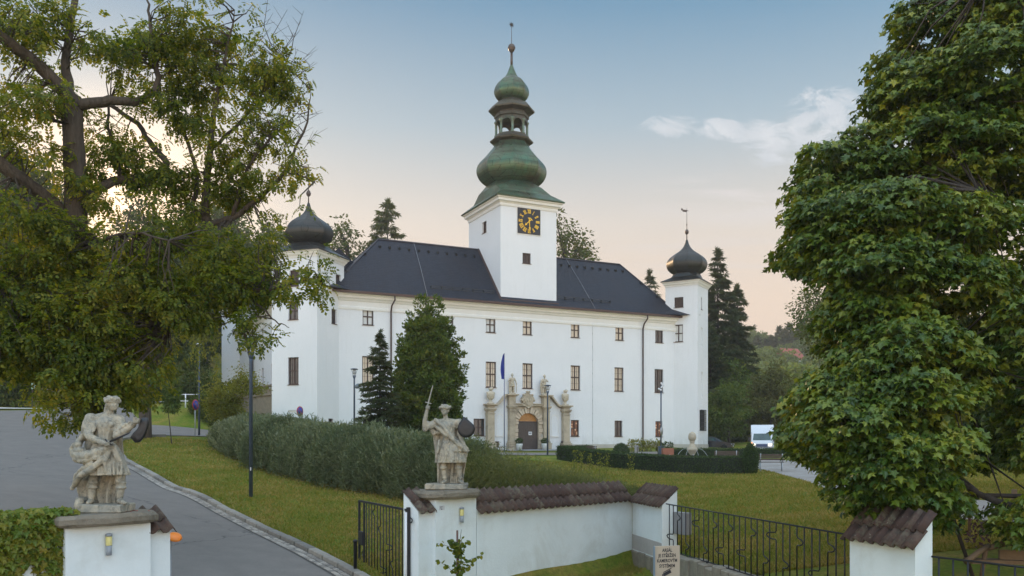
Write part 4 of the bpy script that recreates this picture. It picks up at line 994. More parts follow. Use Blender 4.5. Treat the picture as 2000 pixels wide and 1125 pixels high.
def tiles(parent, x0, x1, y0, z0, run, rise, courses=2, flip=False, skip=()):
    """tile courses climbing from the front edge (y0,z0) over `run`, `rise`"""
    sl = math.atan2(rise, run); L = math.hypot(run, rise); n = max(1, round((x1 - x0) / TW)); w = (x1 - x0) / n
    for c in range(courses):
        yy_ = y0 + math.cos(sl) * (L - .02) / courses * c; zz_ = z0 + math.sin(sl) * (L - .02) / courses * c
        for k in range(n):
            if (c, k) in skip: continue
            link('roof_tile', TILE, None, parent, (x0 + w * (k + .5), yy_ + random.uniform(-.012, .012) - .05 * math.cos(sl), zz_ + .02 + .028 * (1) + random.uniform(0, .006) - .05 * math.sin(sl)),
                 (sl - .06 + random.uniform(-.02, .02), random.uniform(-.02, .02), random.uniform(-.025, .025)), scale=(w / TW, L / courses / TL * 1.20, 1))
def frame_of(p0, p1):
    d_ = np.array(p1) - np.array(p0); return float(np.hypot(*d_)), math.atan2(d_[1], d_[0])
def wall_run(name, label, cat, p0, p1, z_top, thick, run=None, rise=.42, over=.09, courses=2, bottom=-4.1, parent=None, tilex=(0, 0), skip=(), mortar=True):
    """p0->p1 front edge (court side), body behind it (+y). z rel. to camera"""
    L, rz = frame_of(p0, p1); o = thing(name, label, cat, (p0[0], p0[1], CZ + GB), rz)
    zt = z_top - GB; zb = bottom - GB; w = MB()
    w.prism([(0, zb), (thick, zb), (thick, zt + rise - .03), (0, zt - .01)], 0, 0, L)
    link('wall_body', w, M_WALL, o)
    if courses: tiles(o, tilex[0], L + tilex[1], -over, zt - over * rise / thick, thick + over, rise + over * rise / thick, courses, skip=skip)
    return o, L, zt
# main curved-back wall to the right of the gate pillar
pA = wl_pt(9.36); pB = wl_pt(15.87)
w1, L1_, _ = wall_run('garden_wall', 'long whitewashed wall with brown tile coping between the statue pillar and the fence', 'wall', pA, pB, -1.57, .42, tilex=(0, -.08))
pC = np.array([3.98, 23.35])
wBase = MB()
w2, L2_, zt2 = wall_run('wall_end', 'short white wall return capped with tiles, ending in the first bay of the railing fence', 'wall', pB + WD * .01 + np.array([.0, -.01]), pC, -1.60, .42, rise=.40)
sc_m = mat('stone_block', (.19, .165, .125), (.29, .26, .20), 2.2, .9, .7, 12, c3=(.15, .14, .10), s3=1.2)
fo = MB(); 
for k in range(4): fo.bevbox(.02 + k * .62, .60 + k * .62, -.05, .1, -.45, .52 + .02 * (k % 2), .025)
pt = MB().bevbox(.03, L2_ - .02, -.012, .01, .56, .98, .004); link('bare_render', pt, mat('grey_render', (.36, .345, .32), (.42, .40, .375), 2, .9, .3), w2)
for k in range(4): link('footing_stone', MB().bevbox(.01 + k * .60, .59 + k * .60, -.05, .1, -.45, .52 + .02 * (k % 2), .025), sc_m, w2)
# grey box on the fence
# right pillar of the fence
pD0 = np.array([5.80, 15.12]); pD1 = np.array([6.28, 13.72])
w3, L3_, _ = wall_run('fence_pillar', 'white rendered pillar with a two-course brown tile cap at the end of the railing fence', 'pillar', pD0, pD1, -1.52, .34, rise=.40, over=.10, tilex=(-.09, .06))

# gate pillars
M_CAP = mat('cap_stone', (.155, .135, .10), (.24, .21, .16), 2.5, .9, .9, 9, c3=(.07, .068, .05), s3=1.8, bdist=.04)
def slab(mb, x0, x1, y0, y1, z0, z1, seed):
    rg = random.Random(seed); n = 26; pts = []
    for i in range(n):
        a = 2 * math.pi * i / n; c_, s_ = math.cos(a), math.sin(a); k = (abs(c_) ** 5 + abs(s_) ** 5) ** (-1 / 5)
        k *= 1 + rg.uniform(-.035, .03); pts.append(((x0 + x1) / 2 + c_ * k * (x1 - x0) / 2, (y0 + y1) / 2 + s_ * k * (y1 - y0) / 2))
    rings = []
    for z, q in ((z0, .93), (z0 + .05, .995), (z1 - .06, 1.0), (z1, .95)):
        rings.append([((x0 + x1) / 2 + (p[0] - (x0 + x1) / 2) * q, (y0 + y1) / 2 + (p[1] - (y0 + y1) / 2) * q, z + rg.uniform(-.012, .012)) for p in pts])
    loft(mb, rings, False)
def gate_pillar(name, label, s0, s1, zt, depth=.85):
    p0, p1 = wl_pt(s0), wl_pt(s1); L, rz = frame_of(p0, p1); o = thing(name, label, 'pillar', (p0[0], p0[1], CZ + GB), rz)
    w = MB().bevbox(0, L, 0, depth, -.5, zt - GB, .015); link('pillar_body', w, M_WALL, o)
    s_ = MB(); slab(s_, -.20, L + .17, -.20, depth + .18, zt - GB + .002, zt - GB + .19, 3 if s0 < 2 else 5); link('cap_slab', s_, M_CAP, o)
    return o, L
gp1, PL1 = gate_pillar('gate_pillar', 'white gate pillar beside the ivy covered wall, carrying the statue with the dagger', 0, 1.39, -1.33)
gp2, PL2 = gate_pillar('gate_pillar', 'white gate pillar next to the open iron gate, carrying the statue raising a sword', 8.02, 9.34, -1.25)
def jamb(par, x0, x1, zt, y0=.12, y1=.62, rise=.38):
    w = MB().prism([(y0, -.5), (y1, -.5), (y1, zt - GB + rise - .03), (y0, zt - GB - .01)], 0, x0, x1); link('side_pier', w, M_WALL, par)
    tiles(par, x0 - .02, x1 + .04, y0 - .08, zt - GB - .06, y1 - y0 + .08, rise + .06, 2)
jamb(gp1, 1.392, 1.80, -1.48, rise=.30); jamb(gp2, -.41, -.004, -1.50, rise=.42)
# wall lamps on the pillars
def wall_light(x, par_pt, rz, lab):
    o = thing('wall_light', lab, 'wall light', (*par_pt[:2], CZ - 1.66), rz, 'wall lights on the gate pillars')
    link('housing', MB().lathe([(.035, -.16), (.045, -.155), (.045, 0), (.035, .0)], 14, (0, -.06)), mat('lamp_grey', (.22, .25, .28), (.28, .31, .34), 3, .5), o)
    link('diffuser', MB().lathe([(.046, .001), (.050, .01), (.050, .14), (.046, .15)], 14, (0, -.06)), mat('lamp_yellow', (.62, .55, .16), (.70, .64, .30), 4, .35), o)
    link('cap', MB().lathe([(.052, .151), (.052, .19), (.03, .20)], 14, (0, -.06)), MATS['lamp_grey'], o)
for s_, lab in ((.66, 'grey and yellow cylinder wall light on the pillar under the dagger statue'), (8.80, 'grey and yellow cylinder wall light on the pillar under the sword statue')):
    p = wl_pt(s_); wall_light(0, p, math.atan2(WD[1], WD[0]), lab)
# tiny sign print on the right pillar
p = wl_pt(8.14); o = link('warning_sticker', MB().box(0, .16, -.004, -.001, 0, .10), mat('sticker', (.60, .61, .62)), None, (p[0], p[1], CZ - 1.50), (0, 0, math.atan2(WD[1], WD[0])), label='small pale camera sticker under the slab of the sword statue pillar', cat='sticker')
st = MB().box(.01, .10, -.0055, -.0045, .07, .08).box(.01, .08, -.0055, -.0045, .045, .055).box(.05, .09, -.0055, -.0045, .012, .03); link('print', st, mat('ink', (.03, .03, .04)), o)
# keyhole marks / dark little boxes
p = wl_pt(7.22); 
o = link('gate_catch', MB().tube([(-.03, -.02, .06), (.0, -.03, .0), (-.03, -.02, -.06)], .012, 6), MATS['iron_black'], None, (p[0] - .0, p[1], CZ - 3.0), (0, 0, math.atan2(WD[1], WD[0])), label='small black curved iron catch on the pier of the open gate', cat='catch')
p = wl_pt(1.58); link('intercom', MB().bevbox(-.05, .05, -.03, 0, -.06, .05, .008), MATS['iron_black'], None, (p[0] + WN[0] * .12, p[1] + WN[1] * .12, CZ - 2.66), (0, 0, math.atan2(WD[1], WD[0])), label='small black box low on the side pier below the dagger statue', cat='box')

# railing bars
M_IRON = MATS['iron_black']
def bar(mb, x, z0, z1, hooks=(), r=.0145):
    """hooks: (z, dir) where the bar loops round its neighbour"""
    P = [(x, 0, z0)]
    for z, d_ in sorted(hooks):
        q = .23 * 1.0
        P += [(x, 0, z - .10), (x + d_ * .03, -.0, z - .075), (x + d_ * .15, -.03, z - .07), (x + d_ * .255, -.045, z - .045), (x + d_ * .30, -.05, z), (x + d_ * .25, -.045, z + .04), (x + d_ * .14, -.03, z + .06), (x + d_ * .03, 0, z + .065), (x, 0, z + .10)]
    P.append((x, 0, z1)); mb.tube(P, r, 5, True, True)
def railing(name, label, p0, p1, zt0, zt1, zb, n, hooks, legs=()):
    L, rz = frame_of(p0, p1); o = thing(name, label, 'fence', (p0[0], p0[1], CZ + zb), rz)
    H0_, H1_ = zt0 - zb, zt1 - zb
    link('top_rail', MB().tube([(-.12, 0, H0_), (L + .1, 0, H1_)], .017, 6), M_IRON, o); link('bottom_rail', MB().tube([(-.05, 0, 0), (L, 0, 0)], .014, 6), M_IRON, o)
    for k in range(n):
        x = L * (k + .35) / n; zt = H0_ + (H1_ - H0_) * x / L; mb = MB()
        hk_ = [(zt * (1 - f_), d_) for (i, f_, d_) in hooks if i == k]; bar(mb, x, 0, zt, hk_); link('bar', mb, M_IRON, o)
    for x in legs: link('post', MB().tube([(x, .03, -.4), (x, .03, .02)], .02, 6), M_IRON, o)
    return o
HK = [(1, .68, -1), (2, .24, 1), (4, .80, 1), (7, .28, -1), (8, .78, 1), (10, .24, 1), (12, .70, -1), (13, .24, 1), (16, .64, -1), (17, .24, 1), (19, .66, 1), (21, .22, -1), (22, .66, 1), (24, .24, 1), (27, .68, -1), (28, .24, 1), (30, .72, -1)]
railing('railing_fence', 'black iron railing with looped bars between the wall end and the tile capped pillar', (4.10, 23.15), (5.86, 15.25), -1.57, -1.57, -2.78, 31, HK, (2.3, 5.2))
railing('railing_fence', 'plain black iron railing leaving the right side of the tile capped pillar', (6.49, 14.0), (7.95, 11.57), -1.76, -1.76, -2.95, 12, [], ())
# grey plate behind the fence
q = Vector((4.45, 23.3, CZ - 2.05)); link('electric_cabinet', MB().bevbox(-.33, .33, -.10, .10, -.32, .26, .01), mat('cabinet_grey', (.20, .20, .205), (.24, .24, .245), 2, .5), None, q, (0, 0, R(-60)), label='grey metal plate cabinet behind the first bars of the looped railing', cat='cabinet')
# retaining stones under the fence
rw = thing('retaining_wall', 'low wall of rough sandstone blocks below the looped iron railing', 'wall', (4.05, 23.3, CZ + GB)); L, rz = frame_of((4.05, 23.3), (5.78, 15.35)); rw.rotation_euler = (0, 0, rz)
x = 0.0; rg = random.Random(4)
while x < L:
    w_ = rg.uniform(.32, .55)
    for r_ in range(2):
        h0 = -.3 + r_ * .55; b_ = MB(); b_.bevbox(0, min(w_, L - x) - .03, -.12 + rg.uniform(-.03, .03), .25, h0, h0 + .52 + rg.uniform(-.05, .06), .035)
        link('stone', b_, sc_m, rw, (x + (.12 if r_ else 0), 0, 0), (0, 0, rg.uniform(-.03, .03)))
    x += w_
# gate leaf
hinge = (-2.36, 19.92); tip = (-4.03, 23.2); L, rz = frame_of(hinge, tip)
gl = thing('gate_leaf', 'black wrought iron gate leaf with looped bars standing open against the lawn', 'gate', (hinge[0], hinge[1], CZ - 3.62), rz); GH = 2.16
link('gate_post', MB().box(-.07, .0, -.035, .035, .1, GH + .04), M_IRON, gl)
link('frame', MB().box(0, L, -.022, .022, GH - .05, GH).box(0, L, -.022, .022, .12, .17).box(.0, .05, -.02, .02, .17, GH - .05).box(L - .06, L, -.025, .025, .17, GH - .05).box(L - .46, L - .42, -.02, .02, .17, GH - .05), M_IRON, gl)
for k in range(15):
    x = .12 + k * (L - .3) / 15; hs = [(GH - .25 - .42 * ((k * 7) % 5) * .9, 1 if k % 3 else -1)] if k % 2 == 0 else []
    if k % 4 == 0: hs.append((.35 + .1 * (k % 3), -1))
    mb = MB(); bar(mb, x, .17, GH - .05, [h for h in hs if h[0] > .3], .014); link('bar', mb, M_IRON, gl)
link('lock_box', MB().bevbox(L - .42, L - .06, -.04, .04, 1.0, 1.35, .01), M_IRON, gl)
p = wl_pt(7.19); link('white_pole', MB().tube([(0, 0, 0), (0, 0, 2.1)], .022, 8), mat('white_paint', (.72, .73, .74), None, 3, .5), None, (p[0] - .05, p[1] + .1, CZ - 3.6), label='thin white pole against the pier at the gate hinge', cat='pole')
X, Y = (694 - 1000) / F * 21.6, 21.6
link('gate_stop', MB().lathe([(.045, -.3), (.045, .80), (.06, .81), (.06, .84), (.03, .86)], 10), M_IRON, None, (X, Y, gz(X, Y)), label='short black post at the kerb beside the open gate leaf', cat='post')
# sign
p = Vector(((1301 - 1000) / F * 20.0, 20.0, CZ + (HY - 1066) / F * 20.0)); sg = thing('warning_sign', 'cream notice board with four lines of black capitals above a camera symbol', 'sign', (p.x, p.y, CZ + GB), R(14)); hz = p.z - (CZ + GB)
link('board', MB().bevbox(-.29, .33, -.012, .012, hz - .92, hz, .004), mat('sign_cream', (.50, .43, .34), (.54, .47, .38), 2, .6), sg)
link('board_edge', MB().box(-.31, -.291, -.06, .012, hz - .92, hz), mat('sign_edge', (.22, .30, .38), None, 2, .5), sg)
link('stake', MB().tube([(-.2, .04, -.3), (-.2, .04, hz - .05)], .02, 6).tube([(.24, .04, -.3), (.24, .04, hz - .05)], .02, 6), MATS['lamp_grey'], sg)
def text_mesh(s, size, name='lettering', sp=1.0):
    cu = bpy.data.curves.new('t', 'FONT'); cu.body = s; cu.size = size; cu.align_x = 'CENTER'; cu.extrude = .001; cu.space_character = sp; cu.offset = size * .03; cu.resolution_u = 3
    o = bpy.data.objects.new('t', cu); COL.objects.link(o); dg = bpy.context.evaluated_depsgraph_get(); me = bpy.data.meshes.new_from_object(o.evaluated_get(dg)); bpy.data.objects.remove(o); me.name = name; return me
for i, s_ in enumerate(('AREÁL', 'JE STŘEŽEN', 'KAMEROVÝM', 'SYSTÉMEM')):
    link('lettering', text_mesh(s_, .105, sp=1.04), MATS['ink'], sg, (.02, -.0135, hz - .135 - .118 * i), (R(90), 0, 0), scale=(.76, 1, 1))
cs = MB(); Mx = Matrix.Translation((.02, -.0135, hz - .62)) @ Matrix.Rotation(R(-25), 4, 'Y')
cs.box(-.10, .10, -.003, .001, -.035, .04, Mx).box(-.13, -.105, -.003, .001, -.05, .03, Mx).box(-.08, .14, -.003, .001, .048, .066, Mx).box(.0, .02, -.003, .001, -.12, -.04).box(-.0, .02, -.003, .001, -.16, -.09, Mx)
link('camera_symbol', cs, MATS['ink'], sg)
# traffic mirror
X, Y = (335 - 1000) / F * 16.2, 16.2; mr = thing('traffic_mirror', 'orange backed round traffic mirror sticking out behind the small tiled pier', 'mirror', (X, Y, gz(X, Y)), R(0)); hz = CZ + (HY - 1048) / F * 16.2 - gz(X, Y)
link('mirror_back', MB().lathe([(.02, .05), (.07, .04), (.12, .015), (.135, -.02), (.12, -.03)], 20, M=Matrix.Translation((.06, 0, hz)) @ Matrix.Rotation(R(20), 4, 'Y') @ Matrix.Rotation(R(25), 4, 'X')), mat('mirror_orange', (.80, .20, .02), (.85, .26, .03), 2, .4), mr)
link('mirror_post', MB().tube([(-.05, .06, -.3), (-.05, .06, hz + .1)], .025, 8), MATS['lamp_grey'], mr)
# ivy wall
w4, L4_, _ = wall_run('garden_wall', 'white wall left of the dagger statue pillar buried under green and yellow ivy', 'wall', wl_pt(-4.2, .18), wl_pt(-.01, .18), -1.30, .4, rise=.12, courses=0)
# ------------------------------------------------------------------ plants
M_BARK = mat('bark', (.060, .046, .034), (.110, .085, .062), 3.0, .95, 1.0, 9, stretch=(4, 4, .7), bdist=.06)
M_BARKD = mat('bark_dark', (.030, .024, .019), (.055, .044, .034), 3.0, .95, .8, 9, stretch=(4, 4, .7), bdist=.05)
LM_ASH = leafmat('ash_leaves', [(.022, .040, .006), (.060, .100, .009), (.130, .170, .013), (.235, .235, .018), (.36, .27, .025)], .55)
LM_MAPLE = leafmat('maple_leaves', [(.012, .036, .005), (.036, .080, .009), (.085, .140, .013), (.18, .215, .018), (.32, .29, .026)], .22, .42, .45)
LM_HORN = leafmat('hornbeam_leaves', [(.035, .068, .010), (.065, .108, .013), (.115, .150, .018), (.21, .195, .026)], .25)
LM_SPR = leafmat('spruce_needles', [(.036, .056, .020), (.058, .078, .026), (.11, .10, .034)], .2, .7, .2)
LM_WILLOW = leafmat('willow_leaves', [(.062, .090, .040), (.105, .138, .066), (.155, .188, .098), (.215, .225, .13)], .22, .6, .3)
LM_YEL = leafmat('yellow_leaves', [(.085, .115, .014), (.15, .17, .02), (.23, .225, .03), (.29, .225, .036)], .45)
LM_BG = leafmat('forest_leaves', [(.034, .058, .012), (.060, .088, .016), (.10, .120, .022), (.17, .15, .03)], .22, .7, .2)
LM_BGY = leafmat('forest_leaves_light', [(.12, .18, .03), (.18, .23, .04), (.25, .26, .06)], .3, .7, .2)
LM_BOX = leafmat('box_leaves', [(.024, .048, .010), (.036, .066, .012), (.055, .085, .015)], .15, .6, .3)
LM_IVY = leafmat('ivy_leaves', [(.050, .110, .010), (.095, .155, .012), (.15, .185, .016), (.22, .20, .02), (.26, .15, .03)], .30, .45, .4)
LM_GRASS = leafmat('grass_blades', [(.100, .160, .020), (.180, .200, .032), (.30, .230, .065), (.42, .31, .13)], .3, .8, .1)

def polyP(L): return [W(px, py, d) for px, py, d in L]
def near_on(P, q):
    """closest point of polyline points array P to q"""
    d_ = np.linalg.norm(P - q, axis=1); return P[int(np.argmin(d_))]
def densify(P, n=8):
    P = np.array([tuple(p) for p in P]); out = [P[0]]
    for a, c in zip(P[:-1], P[1:]): out += [a + (c - a) * k / n for k in range(1, n + 1)]
    return np.array(out)
def limb(mb, P, r0, r1, n=7, rng=random, wob=.0):
    D = densify(P, 4); D2 = D.copy()
    for i in range(1, len(D) - 1):
        D2[i] = D[i] * .5 + (D[i - 1] + D[i + 1]) * .25
        if wob: D2[i] += np.array([rng.uniform(-wob, wob) for _ in range(3)])
    k = len(D2); rad = [r0 + (r1 - r0) * (i / (k - 1)) for i in range(k)]
    mb.tube([tuple(p) for p in D2], rad, n); return D2
def crown(name, blobs, leaf_n, size, tpl, m, parent, skel=None, twigs=None, rng=None, clus=34, cr=.42, inner=.45, down=.5, jit=.35, shingle=False, size_j=.25, cull=None, outw=.6):
    """blobs: (centre, radii, weight). Leaves sit in small clusters; optional twig tubes from skel to each cluster."""
    rng = rng or RNG; Wt = np.array([b[2] for b in blobs], float); Wt /= Wt.sum(); P = []; A = []; Nn = []; ncl = max(1, leaf_n // clus)
    for bi, (c, r_, w_) in enumerate(blobs):
        k = max(1, int(round(ncl * Wt[bi]))); cp_, dd = shell_pts(k, c, r_, inner, rng)
        if cull is not None:
            keep = cull(cp_); cp_, dd = cp_[keep], dd[keep]; k = len(cp_)
            if k == 0: continue
        off, od = shell_pts(k * clus, (0, 0, 0), (cr, cr, cr * .62), .15, rng)
        pos = np.repeat(cp_, clus, 0) + off; outd = unit(np.repeat(dd, clus, 0) * outw + od * .7)
        if shingle:
            pos[:, 2] = np.repeat(cp_[:, 2], clus) + np.abs(off[:, 2]) * .9 - .25 * np.sum(off[:, :2] ** 2, 1) / cr
            nrm = unit(outd * .55 + np.array([0, 0, .75]) + rng.normal(size=pos.shape) * jit); al = outd * np.array([1, 1, .2]) + np.array([0, 0, -down]) + rng.normal(size=pos.shape) * .3
        else:
            al = outd + np.array([0, 0, -down]) + rng.normal(size=pos.shape) * .45; nrm = np.array([0, 0, 1.]) + outd * .4 + rng.normal(size=pos.shape) * jit
        P.append(pos); A.append(al); Nn.append(nrm)
        if twigs is not None and skel is not None:
            for q in cp_[::twigs[1]]:
                s_ = near_on(skel, q); L = np.linalg.norm(q - s_)
                if L > .15:
                    mid = (s_ + q) / 2 + rng.normal(size=3) * .08 * L; mid[2] += .05 * L; r_0 = min(.012 + .010 * L, .05)
                    twigs[0].tube([tuple(s_), tuple(mid), tuple(q)], [r_0, r_0 * .6, .006], 3, False)
    P = np.concatenate(P); A = np.concatenate(A); Nn = np.concatenate(Nn)
    o = link(name, leaves(name, P, A, Nn, size * (1 + rng.uniform(-size_j, size_j, len(P))), tpl), m, parent, kind='stuff')
    return o

# ---- the big ash tree on the left
def at(p): return np.array([p.x, p.y, p.z])
tb = W(212, 1000, 21.5); tb.z = gz(tb.x, tb.y)
ash = thing('ash_tree', 'tall thin-leaved tree with forked trunk and sparse upper branches, left foreground behind the dagger statue', 'tree', tb)
def rel(L, o): return [Vector(p) - o.location for p in polyP(L)]
tk = MB(); SK = []
trunk = [(212, 1010, 21.5), (196, 850, 21.5), (166, 640, 21.4), (150, 500, 21.3), (148, 400, 21.2), (145, 300, 21.2), (139, 190, 21.2)]
TP = rel(trunk, ash); TP[0] = Vector((0, 0, -.3)); D = densify(TP, 4); kk = len(D)
tk.tube([tuple(p) for p in D], [.36 if i < 4 else (.29 - .06 * i / kk) * (1 + .04 * math.sin(i * 1.7)) for i in range(kk)], 14); SK.append(D)
for L, a, c in [
    ([(142, 200, 21.2), (118, 170, 21.0), (60, 115, 20.6), (0, 72, 20), (-70, 20, 19.5)], .19, .10),
    ([(140, 205, 21.2), (165, 204, 21.2), (215, 196, 21.4), (275, 199, 21.8), (310, 170, 22), (302, 100, 22.3), (292, 30, 22.5), (288, -10, 22.6)], .15, .02),
    ([(139, 195, 21.2), (128, 120, 21.5), (140, 40, 21.8), (150, -50, 22)], .12, .07),
    ([(146, 440, 21.3), (118, 412, 21.1), (60, 362, 20.5), (0, 320, 20), (-60, 280, 19.6)], .20, .14),
    ([(150, 400, 21.2), (185, 372, 21.5), (235, 350, 22), (300, 350, 22.5), (330, 320, 22.6), (300, 290, 22.8), (270, 240, 23), (215, 205, 23)], .13, .05),
    ([(235, 350, 22), (225, 300, 22), (212, 250, 22.1), (215, 195, 22.2)], .06, .03),
    ([(155, 560, 21.4), (230, 540, 21.8), (310, 505, 22.2), (365, 468, 22.4), (410, 440, 22.4), (455, 425, 22.3), (505, 390, 22.2), (560, 335, 22), (600, 235, 22), (606, 175, 22)], .17, .006),
    ([(405, 442, 22.4), (402, 380, 22.5), (412, 300, 22.6), (418, 220, 22.6), (432, 140, 22.7), (450, 70, 22.8), (458, 20, 22.9)], .12, .008),
    ([(378, 455, 22.4), (376, 400, 22.7), (388, 340, 22.8), (370, 290, 22.9), (350, 230, 23), (330, 140, 23)], .07, .03),
    ([(412, 290, 22.6), (470, 240, 22.4), (520, 190, 22.3), (560, 120, 22.2)], .05, .02),
    ([(455, 425, 22.3), (470, 360, 22), (500, 300, 21.8), (540, 260, 21.6), (585, 215, 21.5)], .06, .006),
    ([(158, 620, 21.4), (250, 600, 21.6), (330, 590, 21.8), (410, 592, 21.6), (480, 572, 21.4), (545, 560, 21.2), (600, 545, 21), (640, 560, 21)], .12, .02),
    ([(450, 585, 21.5), (470, 620, 21.3), (480, 660, 21.2), (485, 690, 21.1)], .04, .012),
    ([(480, 572, 21.4), (520, 610, 21.2), (545, 632, 21.1), (565, 640, 21.1)], .03, .008),
    ([(160, 640, 21.4), (120, 600, 20.8), (60, 560, 20.2), (-10, 540, 19.6)], .10, .04),
    ([(270, 510, 22.1), (290, 560, 21.6), (310, 600, 21.3), (330, 640, 21.2)], .06, .02),
    ([(560, 335, 22), (590, 345, 22), (615, 355, 22)], .03, .01),
    ([(152, 480, 21.3), (200, 470, 20.6), (260, 450, 20.2), (330, 470, 20)], .06, .02),
    ]:
    SK.append(limb(tk, rel(L, ash), a, c, 9 if a > .1 else 6, random, .03))
SKA = np.concatenate(SK)
rg = np.random.default_rng(5)
for k in range(46):                                                   # bare twigs standing out of the right side
    s_ = np.array(rel([(rg.uniform(480, 585), rg.uniform(40, 330), 22)], ash)[0]); base_ = near_on(SKA, s_)
    tip_ = s_ + np.array([rg.uniform(.1, .75), rg.uniform(-.3, .3), rg.uniform(.1, .9)])
    tk.tube([tuple(base_), tuple((base_ + s_) / 2 + rg.normal(size=3) * .07), tuple(s_), tuple(tip_)], [.018, .014, .010, .004], 3, False)
    for j in range(3):
        q = s_ + (tip_ - s_) * rg.uniform(.1, .9); tk.tube([tuple(q), tuple(q + np.array([rg.uniform(-.35, .4), rg.uniform(-.2, .2), rg.uniform(.05, .35)]))], [.006, .003], 3, False)
B = []
def bl_(px, py, d, rx, rz, w, ry=1.2): p = W(px, py, d) - ash.location; B.append(((p.x, p.y, p.z), (rx / F * d, ry, rz / F * d), w))
# sparse upper crown
for a in [(40, 40, 20.5, 90, 70, 1.7), (110, 110, 22, 85, 55, 1.2), (200, 50, 21.5, 100, 70, 2.6), (300, 80, 22, 85, 75, 2.6), (380, 60, 22.5, 80, 75, 2.4), (250, 140, 22.5, 80, 45, 1.3),
          (470, 40, 22.5, 50, 55, .8), (530, 120, 22, 55, 60, 1.4), (480, 130, 22.8, 60, 55, 1.1), (560, 170, 21.8, 40, 45, .6), (390, 160, 23, 70, 50, 1.3), (330, 130, 22, 60, 50, 1.2),
          (430, 205, 22, 95, 38, 2.3), (350, 215, 22.4, 55, 45, 1.1), (60, 200, 20.5, 90, 60, 2.0), (20, 130, 20.3, 70, 50, 1.2), (40, 290, 20.6, 95, 60, 1.9), (105, 330, 20.9, 60, 50, 1.4),
          (520, 240, 21.7, 55, 50, .8), (575, 290, 21.6, 45, 40, .8), (530, 330, 22.2, 60, 40, .8), (450, 300, 22.4, 70, 45, .8), (410, 360, 22.6, 70, 40, 1.5), (470, 380, 22.2, 50, 30, .6),
          (250, 300, 22.3, 75, 40, 1.9), (320, 335, 22.5, 75, 35, 1.9), (230, 385, 21.5, 70, 30, 1.5), (330, 400, 22, 80, 28, 1.3), (200, 330, 22, 50, 40, .9), (200, 240, 22.5, 60, 60, .7), (290, 240, 22.6, 60, 40, .6), (500, 405, 22, 40, 18, .3)]: bl_(*a)
NUP = len(B)
# denser lower crown
for a in [(40, 440, 20.3, 100, 55, 2.6), (20, 560, 20, 95, 75, 3.4), (110, 530, 20.4, 75, 70, 2.6), (60, 660, 20, 110, 60, 3.6), (180, 620, 20.4, 95, 60, 3.8), (150, 700, 20.2, 100, 55, 3.4), (240, 690, 20.4, 90, 60, 2.8),
          (290, 480, 21.4, 80, 50, 1.9), (260, 560, 20.7, 90, 55, 3.0), (360, 520, 21.6, 90, 48, 3.4), (350, 600, 21, 90, 45, 2.8), (440, 500, 21.6, 80, 48, 3.0), (450, 560, 21.3, 80, 38, 2.6),
          (520, 540, 21.2, 75, 42, 2.6), (510, 478, 21.4, 40, 30, .8), (580, 555, 21, 40, 30, 1.0), (622, 545, 20.9, 20, 40, .4), (420, 430, 22, 70, 35, 1.2), (490, 620, 21.2, 48, 26, .7), (470, 655, 21.2, 26, 22, .3), (520, 662, 21.1, 27, 17, .35),
          (110, 800, 20, 45, 28, .6), (200, 770, 20.6, 70, 38, 1.1), (250, 760, 21, 50, 30, .7), (130, 760, 20.2, 60, 28, .9), (0, 700, 19.8, 60, 40, 1.2), (600, 410, 21.3, 22, 18, .2), (180, 480, 20.6, 55, 50, .9), (610, 500, 21, 22, 18, .2)]: bl_(*a)
for i_ in range(NUP): B[i_] = (B[i_][0], B[i_][1], B[i_][2] * 1.0)
for i_ in range(NUP, len(B)):
    if B[i_][0][0] + ash.location.x > -8.8: B[i_] = (B[i_][0], B[i_][1], B[i_][2] * .55)
def thin(cp_):   # irregular gaps through the crown
    g_ = np.array([mnoise.noise(Vector((p[0] * .9, p[1] * .9, p[2] * 1.1))) + .6 * mnoise.noise(Vector((p[0] * 2.3, p[1] * 2.3, p[2] * 2.3 + 7))) for p in cp_])
    return g_ > np.where(cp_[:, 2] + ash.location.z > CZ + 4.3, .09, -.20)
crown('crown', B, 33000, .235, T_PINN, LM_ASH, ash, SKA, (tk, 1), np.random.default_rng(21), clus=8, cr=.34, inner=.1, down=.55, jit=.5, cull=thin)
link('trunk', tk, M_BARK, ash)

# ---- the maple on the right
mb_ = W(1990, 1010, 17.0); mb_ = Vector((11.0, 17.6, gz(11.0, 17.6)))
maple = thing('maple_tree', 'huge dense maple with lobed leaves filling the right edge of the view', 'tree', mb_)
tk = MB(); SK = [limb(tk, [(0, 0, -.4), (-.1, 0, 2.2), (-.2, 0, 5), (0, 0, 9), (.2, 0, 13)], .42, .12, 12)]
for a in range(16):
    an = rg.uniform(0, 2 * math.pi); z0 = 1.6 + a * .6; r_ = 3.8 - .1 * a
    SK.append(limb(tk, [(-.15, 0, z0), (math.cos(an) * r_ * .5, math.sin(an) * r_ * .5, z0 + .9), (math.cos(an) * r_, math.sin(an) * r_, z0 + 1.1)], .13, .03, 6))
B = []
def bm_(px, py, d, rx, rz, w, ry=1.3): p = W(px, py, d) - maple.location; B.append(((p.x, p.y, p.z), (rx / F * d, ry, rz / F * d), w))
